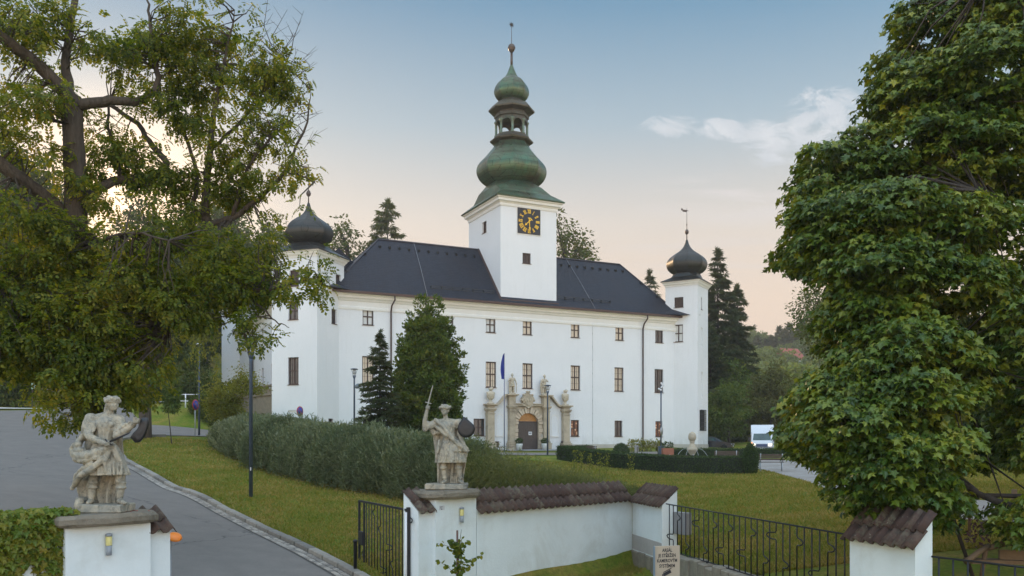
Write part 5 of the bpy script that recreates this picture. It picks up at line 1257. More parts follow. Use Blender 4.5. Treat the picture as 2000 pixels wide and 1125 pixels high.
for a in [(1860, 60, 18.5, 115, 85, 4.5), (1960, 40, 17.5, 90, 70, 3), (1760, 120, 18.8, 40, 36, .7), (1800, 190, 17.8, 88, 60, 2.4), (1930, 150, 17.0, 105, 80, 3), (1790, 290, 17.6, 80, 70, 2.2), (1890, 300, 17.0, 100, 70, 2.6),
          (1645, 305, 18.4, 62, 34, 1.0), (1610, 330, 18.3, 42, 22, .5), (1690, 345, 17.8, 70, 28, 1.0), (1650, 430, 17.2, 92, 65, 2.8), (1630, 490, 17.2, 72, 50, 2.2), (1590, 480, 17.8, 50, 40, 1.0), (1575, 390, 18.3, 30, 22, .4), (1545, 500, 18.2, 22, 14, .2),
          (1740, 430, 16.6, 100, 62, 3), (1850, 450, 16.6, 110, 62, 2.8), (1730, 530, 16.4, 120, 62, 3.2), (1690, 590, 17, 48, 42, 1.4), (1860, 560, 16.4, 90, 50, 2.0), (1700, 620, 16.6, 90, 50, 2.0),
          (1760, 680, 15.8, 95, 45, 2.6), (1706, 720, 15.9, 80, 46, 2.4), (1640, 770, 16.2, 72, 46, 2.4), (1606, 795, 16.6, 50, 40, 1.7), (1588, 846, 16.8, 36, 34, 1.1), (1612, 880, 16.6, 36, 32, 1.0), (1660, 830, 15.6, 90, 60, 3.0),
          (1760, 780, 15.4, 95, 60, 3.0), (1850, 740, 15.8, 70, 60, 1.8), (1720, 900, 15.3, 90, 60, 2.8), (1800, 880, 15.3, 70, 55, 1.8), (1690, 960, 15.4, 45, 50, 1.0), (1790, 960, 15.4, 60, 50, 1.3), (1830, 1000, 15.5, 30, 35, .5),
          (1680, 660, 17, 50, 40, 1.2), (1985, 300, 17.4, 70, 90, 2.0), (1970, 480, 17.2, 70, 80, 1.8), (2010, 640, 15.2, 42, 62, 1.6), (2020, 760, 15.4, 34, 40, .8), (2010, 860, 15.6, 30, 60, 1.0), (2010, 1020, 14.6, 32, 44, .9),
          (1930, 620, 18.6, 80, 80, 1.6), (1930, 760, 18.8, 70, 90, 1.8), (1900, 860, 18.6, 60, 60, 1.3), (1760, 360, 18.2, 50, 40, .7), (1960, 850, 18.4, 60, 60, 1.4)]: bm_(*a)
for c_ in range(10): B.append(((rg.uniform(.5, 3), rg.uniform(.5, 3.5), rg.uniform(4, 11)), (2.0, 2.0, 1.5), 1.2))
def gaps(cp_):
    g_ = np.array([mnoise.noise(Vector((p[0] * .75, p[1] * .75, p[2] * 1.0 + 3))) + .5 * mnoise.noise(Vector((p[0] * 2.0, p[1] * 2.0, p[2] * 2.4 + 9))) for p in cp_])
    return g_ > -.42
crown('crown', B, 150000, .122, T_MAPLE4, LM_MAPLE, maple, np.concatenate(SK), (tk, 14), np.random.default_rng(33), clus=30, cr=.36, inner=.66, down=.75, jit=.50, size_j=.42, shingle=True, cull=gaps)
for L in ([(1842, 925, 15.6), (1870, 938, 15.3), (1905, 962, 15), (1960, 985, 14.8), (2040, 1005, 14.6)], [(1830, 880, 15.8), (1858, 912, 15.5), (1880, 940, 15.3), (1905, 962, 15.0)]):
    limb(tk, rel(L, maple), .035, .07, 8)
link('trunk', tk, M_BARKD, maple)
map2 = dup(maple, loc=(20.5, 21.5, gz(20.5, 21.5)), rz=2.2, label='second dense maple added out of view at the right to shade the first')  # unseen copy added to shade the right side of the maple
dup(maple, loc=(22.5, 32.0, gz(22.5, 32.0)), rz=4.0, label='third dense maple added as dark backing for the right foliage')  # copy added to close sky gaps and darken the background

# ---- generic trees
def broad_tree(name, label, loc, h, r, n, size, m, seed, group=None, trunk_h=.25, nb=12, tpl=T_SIMPLE, tr=None, cl=20, crf=.10, inner=.5, shape=(1, 1), cat='tree', stems=1, flat=.0):
    rng = np.random.default_rng(seed); o = thing(name, label, cat, loc, 0, group); tk = MB(); tr = tr or h * .022
    SK = [limb(tk, [(0, 0, -.5), (rng.normal() * .1, 0, h * .3), (rng.normal() * .3, 0, h * .6), (0, 0, h * .9)], tr, tr * .25, 7)]
    bl = []
    for k in range(nb):
        zz = trunk_h + (1 - trunk_h) * (k + .5) / nb; w_ = math.sin(math.pi * min(max((zz - trunk_h) / (1 - trunk_h) * .82 + .14, 0), 1)) ** .7; a = rng.uniform(0, 6.28) + k * 2.4
        rr_ = r * w_ * rng.uniform(.30, .58); c_ = (math.cos(a) * rr_ * shape[0], math.sin(a) * rr_, zz * h)
        bl.append((c_, (r * w_ * rng.uniform(.45, .62), r * w_ * .55, h * .6 / nb ** .72 * rng.uniform(.9, 1.3)), w_ ** 2))
        SK.append(limb(tk, [(0, 0, max(zz * h - h * .15, h * .1)), tuple(np.array(c_) * .7 + np.array([0, 0, zz * h * .25])), c_], tr * .35, tr * .08, 5))
    crown('crown', bl, n, size, tpl, m, o, None, None, rng, clus=cl, cr=r * crf, inner=inner, down=.35, jit=.6)
    link('trunk', tk, M_BARKD, o); return o
def spruce(name, label, loc, h, r, seed, group=None, n=5200, size=.5, m=None, gap=.75, z0=.08, pw=.85, cat='tree'):
    rng = np.random.default_rng(seed); o = thing(name, label, cat, loc, 0, group); tk = MB()
    tk.tube([(0, 0, -.5), (0, 0, h * .5), (0, 0, h)], [h * .014, h * .008, .01], 7)
    P = []; A = []; z = h * z0; per = []
    while z < h * .985:
        f = (1 - z / h) ** pw; R_ = r * f * rng.uniform(.82, 1.12) + .12; k = int(5 + 5 * f)
        for j in range(k):
            a = rng.uniform(0, 6.28); L = R_ * rng.uniform(.65, 1.1); dr = np.array([math.cos(a), math.sin(a)]); per.append((z, dr, L))
            tk.tube([(0, 0, z), (dr[0] * L * .6, dr[1] * L * .6, z - .12 * L), (dr[0] * L, dr[1] * L, z - .10 * L)], [.03, .02, .006], 3, False)
        z += gap * (.55 + .45 * f)
    tot = sum(p[2] for p in per)
    for (z, dr, L) in per:
        k = max(3, int(n * L / tot)); t_ = rng.random(k) ** .7; side = rng.normal(size=k) * .16 * L * (1.1 - t_ * .6)
        x = dr[0] * L * t_ - dr[1] * side; y = dr[1] * L * t_ + dr[0] * side; zz = z - .25 * L * np.sin(t_ * 1.9) * .7 + rng.normal(size=k) * .05
        P.append(np.stack([x, y, zz - np.abs(side) * .15], 1)); A.append(np.stack([dr[0] - dr[1] * np.sign(side) * .6, dr[1] + dr[0] * np.sign(side) * .6, np.full(k, -.35)], 1) + rng.normal(size=(k, 3)) * .25)
    P.append(np.stack([rng.normal(size=30) * .03, rng.normal(size=30) * .03, h * (.93 + .07 * rng.random(30))], 1)); A.append(rng.normal(size=(30, 3)) * .4 + np.array([0, 0, .8]))
    P = np.concatenate(P); A = np.concatenate(A); N = np.tile([0, 0, 1.], (len(P), 1)) + rng.normal(size=P.shape) * .45
    link('crown', leaves('crown', P, A, N, size * rng.uniform(.7, 1.2, len(P)), T_SPRIG), m or LM_SPR, o, kind='stuff'); link('trunk', tk, M_BARKD, o); return o
def at_px(px, d): X = (px - 1000) / F * d; return Vector((X, d, gz(X, d)))
def top_h(px, py, d): return CZ + (HY - py) / F * d - at_px(px, d).z

# columnar hornbeam in front of the facade
d_ = 56; loc = at_px(835, d_); H = top_h(835, 562, d_)
hb = thing('hornbeam_tree', 'dense upright dark green tree with two pointed tops in front of the white facade', 'tree', loc); tk = MB()
SKh = limb(tk, [(0, 0, -.3), (0, 0, H * .5), (-.1, 0, H * .93)], .22, .04, 8); B = []
for zf, rr_ in ((.06, 1.75), (.14, 2.15), (.24, 2.30), (.34, 2.35), (.44, 2.30), (.54, 2.1), (.64, 1.85), (.74, 1.45)):
    for j in range(5): a = j * 1.257 + zf * 20; B.append(((math.cos(a) * rr_ * .55, math.sin(a) * rr_ * .55, zf * H), (rr_ * .5, rr_ * .5, H * .085), rr_ ** 1.5))
for x, z0, z1, r_ in ((-.35, .80, .985, .36), (.55, .78, .96, .34), (-1.0, .72, .88, .42), (1.25, .66, .84, .42), (.1, .78, .9, .6), (-1.6, .55, .74, .4), (1.9, .50, .72, .38), (2.15, .4, .62, .36)): B.append(((x, 0, (z0 + z1) / 2 * H), (r_, r_, (z1 - z0) / 2 * H), r_ * 1.1))
crown('crown', B, 70000, .21, T_SIMPLE, LM_HORN, hb, None, None, np.random.default_rng(3), clus=20, cr=.26, inner=.35, down=-.6, jit=.7); link('trunk', tk, M_BARKD, hb)
d_ = 53; loc = at_px(742, d_); H = top_h(742, 648, d_); spruce('spruce_tree', 'young dark spruce with bare leader shoot left of the columnar tree', loc, H, 2.1, 4, n=5600, size=.32, gap=.42, z0=.04, pw=.95)

# hedge of grey-green shrubs
def shrub_row(name, label, P, hts, wid, n, size, m, seed, cat='shrub', tpl=T_SIMPLE, up=1.0, lumps=1.0, spike=.25):
    rng = np.random.default_rng(seed); P = np.array(P, float); s = np.concatenate([[0], np.cumsum(np.hypot(*np.diff(P, axis=0).T))]); o = thing(name, label, cat, (P[0][0], P[0][1], gz(*P[0])))
    t_ = rng.random(n) * s[-1]; x = np.interp(t_, s, P[:, 0]); y = np.interp(t_, s, P[:, 1]); hh = np.interp(t_, s, hts); ww = np.interp(t_, s, wid)
    T = np.gradient(P, axis=0); tx = np.interp(t_, s, T[:, 0]); ty = np.interp(t_, s, T[:, 1]); L = np.hypot(tx, ty); nx_, ny_ = -ty / L, tx / L
    lump = np.array([mnoise.noise((a * .55, seed, 0)) for a in t_]) * .18 * lumps + np.array([mnoise.noise((a * 2.1, seed, 3)) for a in t_]) * .10 * lumps
    a = rng.random(n) * math.pi; sh = .55 + .45 * rng.random(n) ** .5
    q = np.cos(a) * ww * sh * (1 + lump); z = np.sin(a) ** .7 * hh * sh * (1 + lump) + (rng.random(n) ** 6) * spike * hh
    P3 = np.stack([x + nx_ * q, y + ny_ * q, ground(x + nx_ * q, y + ny_ * q) + z + .03], 1)
    A = np.stack([nx_ * np.cos(a) * .8, ny_ * np.cos(a) * .8, np.full(n, up)], 1) + rng.normal(size=(n, 3)) * .45
    N = np.stack([nx_ * np.cos(a), ny_ * np.cos(a), np.sin(a)], 1) + rng.normal(size=(n, 3)) * .6
    link('foliage', leaves('foliage', P3 - np.array(o.location), A, N, size * rng.uniform(.6, 1.3, n), tpl), m, o, kind='stuff'); st = MB()
    for k in range(40):
        tt = rng.random() * s[-1]; xx, yy_ = np.interp(tt, s, P[:, 0]), np.interp(tt, s, P[:, 1]); zz = gz(xx, yy_); h_ = np.interp(tt, s, hts)
        st.tube([Vector((xx, yy_, zz - .1)) - o.location, Vector((xx + rng.normal() * .3, yy_ + rng.normal() * .3, zz + h_ * .8)) - o.location], [.03, .01], 3, False)
    link('stems', st, M_BARKD, o, kind='stuff'); return o
T_WIL = t_sprig(3, .075)
shrub_row('shrub_hedge', 'long billowing hedge of grey-green shrubs between the lawn and the chateau', [(-16.4, 51.5), (-14.6, 49.5), (-11.5, 45.2), (-8.6, 41.8), (-5.9, 38.8), (-3.2, 36.2), (-1.6, 35.0)], [1.2, 1.75, 2.1, 2.2, 2.2, 2.2, 2.1], [1.3, 1.9, 2.2, 2.3, 2.3, 2.3, 2.2], 60000, .27, LM_WILLOW, 8, tpl=T_WIL, up=.8, spike=.22, lumps=1.5)
shrub_row('shrub_hedge', 'looser green shrubs and tall weeds behind the tiled wall, right of the sword statue', [(-1.8, 34.6), (.2, 33.4), (2.2, 32.8), (4.0, 32.6), (5.4, 32.8)], [1.75, 1.3, .95, .65, .4], [2.0, 1.8, 1.5, 1.1, .8], 26000, .15, leafmat('weed_leaves', [(.065, .095, .026), (.11, .14, .04), (.16, .17, .055), (.24, .21, .09)], .3), 9, tpl=T_WIL, up=1.0, spike=.6)
# pale feathery shoots standing out of the hedge
rng = np.random.default_rng(88); PH = np.array([(-15.8, 51), (-14.6, 49.5), (-11.5, 45.2), (-8.6, 41.8), (-5.9, 38.8), (-3.2, 36.2), (-1.6, 35.0)]); sH = np.concatenate([[0], np.cumsum(np.hypot(*np.diff(PH, axis=0).T))]); n = 1700
t_ = rng.random(n) * sH[-1]; hx_ = np.interp(t_, sH, PH[:, 0]); hy_ = np.interp(t_, sH, PH[:, 1]); hh = np.interp(t_, sH, [1.3, 1.75, 2.1, 2.2, 2.2, 2.2, 2.1]); a = rng.random(n) * math.pi; nx_, ny_ = .70, .71
q = np.cos(a) * 2.0 * (.9 + .1 * rng.random(n)); zz = np.sin(a) ** .7 * hh; bx, by = hx_ - nx_ * q, hy_ - ny_ * q; gzz = ground(bx, by); P = []; A = []
for j in range(9):
    u_ = j / 8; L = .42; ox = -nx_ * np.cos(a) * L * u_ * .6 + .10 * u_ * np.sin(t_ * 9); oy = -ny_ * np.cos(a) * L * u_ * .6; P.append(np.stack([bx + ox, by + oy, gzz + zz + L * u_ - .05], 1)); A.append(np.stack([-nx_ * np.cos(a) * .5 + rng.normal(size=n) * .4, -ny_ * np.cos(a) * .5 + rng.normal(size=n) * .4, np.full(n, 1.0)], 1))
P = np.concatenate(P); A = np.concatenate(A); hedge_o = [o for o in bpy.data.objects if o.name.startswith('shrub_hedge') and 'billowing' in o['label']][0]
link('shoots', leaves('shoots', P - np.array(hedge_o.location), A, rng.normal(size=P.shape), .13 * rng.uniform(.6, 1.2, len(P)), T_SIMPLE), leafmat('willow_tips', [(.13, .16, .085), (.19, .215, .12), (.27, .28, .18)], .3), hedge_o, kind='stuff')
# yellow-green shrub at the hedge's left end, and slim young trees
broad_tree('shrub', 'loose yellow-green shrub at the left end of the long hedge', at_px(466, 53), 4.4, 2.1, 9000, .15, LM_YEL, 14, trunk_h=.18, nb=12, cl=8, crf=.2, inner=.2, cat='shrub', tr=.05)
broad_tree('young_tree', 'slim young tree with a small round dark crown on the lawn corner', at_px(337, 50), 3.4, .8, 2600, .15, LM_HORN, 15, trunk_h=.62, nb=6, cl=10, crf=.25, inner=.1, tr=.035)
def hang_tree():
    d_ = 52.5; loc = at_px(284, d_); o = thing('weeping_tree', 'weeping tree with a thick brown trunk and hanging yellowish foliage behind the dagger statue', 'tree', loc); tk = MB(); rng = np.random.default_rng(77)
    H = top_h(330, 560, d_); limb(tk, [(0, 0, -.4), (-.05, 0, H * .45), (.4, 0, H * .9)], .40, .2, 10)
    P = []; A = []
    for k in range(120):
        x, y = rng.uniform(-1.4, 3.9), rng.uniform(-1.8, 1.8); zt = H * (1.05 - .03 * (x - 1) ** 2) + rng.normal() * .4; L = rng.uniform(1.4, 4.2) * (1 if x > 0 else .8)
        zb = max(zt - L, 1.8); n = int(26 * (zt - zb)); z = zb + (zt - zb) * rng.random(n); P.append(np.stack([x + rng.normal(size=n) * .10, y + rng.normal(size=n) * .10, z], 1)); A.append(np.tile([0, 0, -1.], (n, 1)) + rng.normal(size=(n, 3)) * .45)
        if k % 3 == 0: tk.tube([(.2, 0, H * .75), (x * .6, y * .6, zt + .2), (x, y, zt), (x, y, (zt + zb) / 2)], [.06, .035, .015, .006], 3, False)
    P = np.concatenate(P); A = np.concatenate(A); link('crown', leaves('crown', P, A, rng.normal(size=P.shape), .17 * rng.uniform(.7, 1.3, len(P)), T_SIMPLE), LM_YEL, o, kind='stuff'); link('trunk', tk, M_BARK, o)
hang_tree()
# a second, bushy dark tree between, left (fills the lower left canopy)
# background woods on the left slope
grp_l = 'trees on the dark slope left of the chateau'
LM_BG2 = leafmat('right_wood_leaves', [(.045, .085, .016), (.075, .125, .022), (.12, .165, .03), (.20, .19, .04)], .35, .6, .25)
protos = [broad_tree('forest_tree', 'dark broad tree of the wooded slope at the left edge of the view', at_px(-40, 92), 19, 7.0, 9000, .55, LM_BG, 101, grp_l, trunk_h=.12, nb=14, cl=14, crf=.13, inner=.35)]
protos.append(broad_tree('forest_tree', 'dark broad tree of the wooded slope just right of the thick ash trunk', at_px(215, 100), 17, 6.5, 9000, .55, LM_BG, 102, grp_l, trunk_h=.15, nb=12, cl=14, crf=.13, inner=.35))
LABS = ['front dark tree above the pale pavement, left of the ash trunk', 'dark tree right behind the ash trunk, second row', 'dark tree behind the weeping tree, front row', 'dark tree left of the slim galvanised lamp, second row', 'dark tree between the slim lamp and the left wing', 'tall dark tree behind the weeping tree, third row', 'large dark tree showing over the fork of the ash', 'large dark tree high on the slope left of the ash trunk', 'large dark tree at the left edge, highest on the slope', 'dark tree on the crest behind the weeping tree', 'dark tree on the crest beside the left wing of the chateau', 'dark tree on the crest hidden behind the left dome', 'dark tree beyond the left edge beside the upper path', 'dark tree above the info board in the second row']
for i, (px, d_, s_) in enumerate([(40, 84, .85), (110, 96, .9), (300, 92, .85), (345, 128, 1.15), (400, 155, 1.35), (310, 120, 1.1), (160, 122, 1.15), (60, 124, 1.55), (-20, 118, 1.6), (290, 140, 1.35), (450, 172, 1.4), (520, 190, 1.4), (-120, 100, 1.1), (10, 108, 1.1)]):
    loc = at_px(px, d_); dup(protos[i % 2], loc=loc, rz=i * 1.3, scale=(s_, s_, s_ * random.uniform(.9, 1.1)), label=LABS[i])
# shrubs and clipped bushes at the left
for i, (px, d_, s_, l_) in enumerate([(372, 112, .85, 'dark tree between the weeping tree and the slim lamp, nearer row'), (402, 130, 1.1, 'dark tree right behind the slim street lamp on the slope'), (432, 146, 1.25, 'dark tree touching the outline of the left wing'), (335, 104, .8, 'low dark tree behind the tube barrier')]):
    dup(protos[i % 2], loc=at_px(px, d_), rz=i * 2.3 + .7, scale=(s_, s_, s_), label=l_)
for i, (px, d_, l_) in enumerate([(330, 80, 'dark bush behind the tube barrier, leftmost'), (372, 84, 'dark bush behind the tube barrier, middle'), (415, 88, 'dark bush between the tube barrier and the stone stair')]):
    broad_tree('shrub', l_, at_px(px, d_), 4.6, 3.4, 3200, .38, LM_BG, 150 + i, 'dark bushes behind the tube barrier', trunk_h=.05, nb=8, cl=12, crf=.16, cat='shrub')
broad_tree('shrub', 'round dark green shrub left of the small green sign board', at_px(35, 78), 4.2, 3.2, 4200, .35, LM_BG, 110, trunk_h=.05, nb=8, cl=12, crf=.16, cat='shrub')
shrub_row('low_hedge', 'low olive hedge right of the green sign board behind the road', [at_px(85, 74)[:2], at_px(150, 74)[:2], at_px(215, 75)[:2]], [1.3, 1.3, 1.1], [1.2, 1.2, 1.0], 6500, .25, LM_YEL, 31, 'hedge')
shrub_row('low_hedge', 'dark low hedge below the stone stair at the left wing of the chateau', [at_px(395, 66)[:2], at_px(440, 64)[:2], at_px(480, 63)[:2]], [1.3, 1.4, 1.3], [1.2, 1.3, 1.2], 6500, .22, LM_BG, 32, 'hedge')
# trees behind the roof
broad_tree('forest_tree', 'broad tree with sunlit edge rising behind the roof beside the left dome', at_px(680, 150), 35.5, 9.0, 13000, .65, LM_BG, 120, trunk_h=.3, nb=16, cl=12, crf=.12, inner=.3).location.z = CZ + 2
spruce('larch_tree', 'tall open conifer with a rounded top behind the roof left of the clock tower', Vector(((757 - 1000) / F * 150, 150, CZ + 4)), 37.6, 8.0, 121, n=5200, size=1.2, gap=1.7, pw=.55, m=LM_BG)
broad_tree('forest_tree', 'leafy tree showing behind the roof right of the clock tower', Vector(((1105 - 1000) / F * 140, 140, CZ + 2)), 33.5, 8.0, 11000, .6, LM_BG, 122, trunk_h=.3, nb=14, cl=12, crf=.12, inner=.3)
spruce('spruce_tree', 'small spruce tip above the right end of the slate roof', Vector(((1270 - 1000) / F * 150, 150, CZ)), 29.5, 5.0, 123, n=2400, size=1.1, gap=1.2)
# right of the chateau
spruce('spruce_tree', 'tallest open spruce right of the right corner tower', at_px(1402, 120), top_h(1402, 488, 120), 6.4, 130, n=6800, size=.9, gap=1.15, pw=.8)
spruce('spruce_tree', 'second dark spruce just behind the tallest one right of the tower', at_px(1440, 126), top_h(1430, 560, 126), 6.2, 131, n=6800, size=.9, gap=1.0)
spruce('spruce_tree', 'lower dark spruce at the foot of the tallest one right of the tower', at_px(1388, 112), top_h(1388, 640, 112), 5.0, 132, n=6000, size=.8, gap=.8)
broad_tree('forest_tree', 'round green broadleaf tree right of the chateau behind the parked car', at_px(1425, 104), top_h(1425, 745, 104), 4.4, 9000, .34, LM_BG2, 133, trunk_h=.15, nb=12, cl=12, crf=.13)
broad_tree('forest_tree', 'olive broadleaf tree behind the white truck', at_px(1505, 112), top_h(1505, 712, 112), 4.4, 10000, .36, leafmat('olive_leaves', [(.075, .09, .02), (.12, .13, .028), (.18, .16, .04)], .35), 134, trunk_h=.15, nb=12, cl=12, crf=.13)
broad_tree('forest_tree', 'dark green tree between the right tower and the broadleaf trees', at_px(1415, 118), top_h(1415, 705, 118), 6.0, 8000, .42, LM_BG2, 135, trunk_h=.1, nb=12, cl=12, crf=.13)
broad_tree('forest_tree', 'dark tree half hidden by the maple behind the white truck', at_px(1560, 118), top_h(1560, 765, 118), 5.0, 8000, .42, LM_BG2, 136, trunk_h=.1, nb=12, cl=12, crf=.13)
broad_tree('forest_tree', 'sparse high tree whose dark branches reach out beside the maple', at_px(1625, 95), top_h(1620, 560, 95), 4.8, 3600, .38, LM_BG, 137, trunk_h=.62, nb=8, cl=10, crf=.16, inner=.2)
LM_BGH = leafmat('hill_leaves', [(.10, .14, .045), (.15, .195, .055), (.21, .24, .07)], .3, .7, .2)
grp_r = 'trees on the hazy hill behind the right trees'
p1 = broad_tree('hill_tree', 'rounded tree on the hazy hill right of the chateau', at_px(1500, 240), 12, 8, 4000, 1.1, LM_BGH, 140, grp_r, trunk_h=.1, nb=12, cl=10, crf=.13)
p2 = broad_tree('hill_tree', 'light green rounded tree on the hazy hill right of the chateau', at_px(1560, 200), 12, 8, 4500, 1.1, LM_BGY, 141, grp_r + ', light green', trunk_h=.1, nb=12, cl=10, crf=.13)
p3 = spruce('hill_spruce', 'small pointed conifer on the skyline of the hazy hill', at_px(1480, 330), 13, 3.2, 142, grp_r + ', conifers', n=1100, size=2.0, gap=1.6)
lab1, lab2, lab3 = p1['label'], p2['label'], p3['label']
for i in range(34):
    px = 1395 + i * 9 + random.uniform(-8, 8); d_ = random.choice([225, 250, 275, 300, 330, 360]); s_ = random.uniform(.8, 1.15); dup(p1, loc=at_px(px, d_), rz=i * 2.1, scale=(s_, s_, s_), label=lab1)
for i, (px, d_) in enumerate([(1520, 190), (1545, 205), (1600, 195), (1480, 225), (1630, 210), (1505, 250), (1535, 262), (1575, 240), (1460, 260)]): dup(p2, loc=at_px(px, d_), rz=i * 1.1, scale=(.9, .9, .85), label=lab2)
for i in range(26): px = 1440 + i * 8 + random.uniform(-3, 3); s_ = random.uniform(.75, 1.25); dup(p3, loc=at_px(px, random.uniform(330, 370)), rz=i, scale=(s_, s_, s_), label=lab3)
for i in range(9): dup(p1, loc=at_px(1680 + i * 60, random.uniform(120, 200)), rz=i * 1.7, scale=(.9, .9, .95), label=lab1)
# far houses
for i, (px, py, d_, w_, h_, c_) in enumerate([(1556, 690, 290, 6, 3, (.32, .08, .05)), (1535, 745, 215, 6, 2.4, (.10, .11, .14))]):
    q = W(px, py, d_); hs_ = thing('house', ['distant house with a red roof half hidden in the hazy trees', 'distant house with a grey roof below the red roofed one'][i], 'house', (q.x, q.y, q.z - 4), R(20))
    link('wall', MB().box(-w_ / 2, w_ / 2, 0, 8, -6, h_ - 1), M_PL, hs_); link('roof', MB().prism([(-.6, h_ - 1), (8.6, h_ - 1), (4, h_ + 3)], 0, -w_ / 2 - .5, w_ / 2 + .5), mat('far_roof%d' % i, c_), hs_)

# clipped hedges in front of the fountain
def clipped(name, label, P, h, w, n, seed, cat='hedge', size=.085, m=None, closed_top=True):
    rng = np.random.default_rng(seed); P = np.array(P, float); s = np.concatenate([[0], np.cumsum(np.hypot(*np.diff(P, axis=0).T))]); o = thing(name, label, cat, (P[0][0], P[0][1], gz(*P[0]))); O = np.array(o.location)
    def rs(t_):
        x = np.interp(t_, s, P[:, 0]); y = np.interp(t_, s, P[:, 1]); e = .05; dx = np.interp(t_ + e, s, P[:, 0]) - np.interp(t_ - e, s, P[:, 0]); dy_ = np.interp(t_ + e, s, P[:, 1]) - np.interp(t_ - e, s, P[:, 1]); L = np.hypot(dx, dy_) + 1e-9; return x, y, -dy_ / L, dx / L
    f = rng.random(n); t_ = rng.random(n) * s[-1]; x, y, nx_, ny_ = rs(t_); side = np.where(f < .5, 0, np.where(f < .9, 1, -1)); q = np.where(side == 0, rng.uniform(-w / 2, w / 2, n), side * w / 2 * -1); z = np.where(side == 0, h, rng.uniform(0, h, n))
    q = q + rng.normal(size=n) * .03; z = z + rng.normal(size=n) * .035; X, Y_ = x + nx_ * q, y + ny_ * q
    N = np.stack([nx_ * np.sign(q) * (side != 0), ny_ * np.sign(q) * (side != 0), (side == 0) * 1.0], 1) + rng.normal(size=(n, 3)) * .5
    link('foliage', leaves('foliage', np.stack([X, Y_, ground(X, Y_) + z], 1) - O, rng.normal(size=(n, 3)), N, size * rng.uniform(.7, 1.3, n), T_SIMPLE), m or LM_BOX, o, kind='stuff')
    core = MB(); k = 24; tt = np.linspace(0, s[-1], k); x, y, nx_, ny_ = rs(tt); zz = ground(x, y); vs = []
    for i in range(k):
        for q_, z_ in ((-w / 2 + .05, -.2), (-w / 2 + .05, h - .05), (w / 2 - .05, h - .05), (w / 2 - .05, -.2)): vs.append((x[i] + nx_[i] * q_ - O[0], y[i] + ny_[i] * q_ - O[1], zz[i] + z_ - O[2]))
    fs = [(i * 4 + j, i * 4 + (j + 1) % 4, i * 4 + 4 + (j + 1) % 4, i * 4 + 4 + j) for i in range(k - 1) for j in range(4)] + [(0, 1, 2, 3), tuple(4 * (k - 1) + j for j in (3, 2, 1, 0))]
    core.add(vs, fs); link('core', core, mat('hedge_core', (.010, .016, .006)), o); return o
def pxy(px, d): return ((px - 1000) / F * d, d)
clipped('box_hedge', 'clipped dark box hedge edging the lawn in front of the fountain', [pxy(1098, 66), pxy(1150, 60), pxy(1230, 55.5), pxy(1320, 53), pxy(1400, 52), pxy(1458, 52)], .98, .9, 16000, 41)
clipped('box_hedge', 'clipped box hedge running behind the benches between fountain and car', [pxy(1285, 73), pxy(1340, 72.5), pxy(1400, 72), pxy(1470, 71.5), pxy(1560, 71)], .55, .8, 9000, 42)
clipped('box_hedge', 'short clipped hedge near the portal behind the front hedge corner', [pxy(1104, 69), pxy(1130, 69.5), pxy(1150, 71)], .9, .8, 4000, 43)
def bushball(name, label, px, d_, r_, h_, n, seed, cone=False):
    rng = np.random.default_rng(seed); loc = at_px(px, d_); o = thing(name, label, 'shrub', loc); dd = rdir(n, rng); dd[:, 2] = np.abs(dd[:, 2]) if not cone else dd[:, 2]
    if cone: th = rng.random(n); a = rng.random(n) * 6.28; rr_ = r_ * np.sin(np.pi * (th * .88 + .10)) ** .6; P = np.stack([np.cos(a) * rr_, np.sin(a) * rr_, th * h_], 1); N = np.stack([np.cos(a), np.sin(a), th * .3], 1)
    else: P = dd * np.array([r_, r_, h_]); N = dd.copy()
    P += rng.normal(size=P.shape) * .03; N = N + rng.normal(size=N.shape) * .45
    link('foliage', leaves('foliage', P, rng.normal(size=(n, 3)), N, .085 * rng.uniform(.7, 1.4, n), T_SIMPLE), LM_BOX, o, kind='stuff')
    c_ = MB()
    if cone: c_.lathe([(r_ * .55, 0), (r_ * .9, h_ * .35), (r_ * .85, h_ * .6), (r_ * .45, h_ * .85), (.02, h_ * .96)], 12)
    else: c_.ell((0, 0, 0), (r_ * .94, r_ * .94, h_ * .94), 14, 8)
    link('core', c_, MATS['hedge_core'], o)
bushball('box_cone', 'dark clipped conical bush at the right end of the front hedge', 1466, 51.5, .42, 1.75, 4000, 44, True)
bushball('box_ball', 'round clipped bush beside the leftmost portal column', 927, 81, .85, .95, 3000, 45)
bushball('box_ball', 'round clipped bush behind the front hedge below the second facade window from the right', 1213, 80, .72, .85, 3000, 46)
shrub_row('flower_strip', 'thin strip of young light green plants along the plinth left of the lamp', [pxy(1228, 82), pxy(1292, 83.5)], [.95, .95], [.35, .35], 1500, .14, LM_YEL, 47, 'plants', lumps=3)
for i, (px, d_) in enumerate([(1122, 51), (1135, 50.5), (1152, 50), (1171, 49.5), (1185, 49), (1232, 49)]):
    rng = np.random.default_rng(60 + i); h_ = 1.25; loc = at_px(px, d_); o = thing('tall_weed', ['leftmost', 'second', 'third', 'fourth', 'fifth', 'rightmost, solitary'][i] + ' of the tall pale weeds before the front box hedge', 'weed', loc, 0, 'tall weeds before the box hedge')
    n = 90; z = rng.random(n) * h_; P = np.stack([rng.normal(size=n) * .10, rng.normal(size=n) * .10, z], 1); link('foliage', leaves('foliage', P, rng.normal(size=(n, 3)) + np.array([0, 0, .8]), rng.normal(size=(n, 3)), .13 * rng.uniform(.6, 1.2, n), T_SIMPLE), LM_YEL, o, kind='stuff')
    link('stem', MB().tube([(0, 0, -.1), (0, 0, h_)], .01, 3), M_BARKD, o)
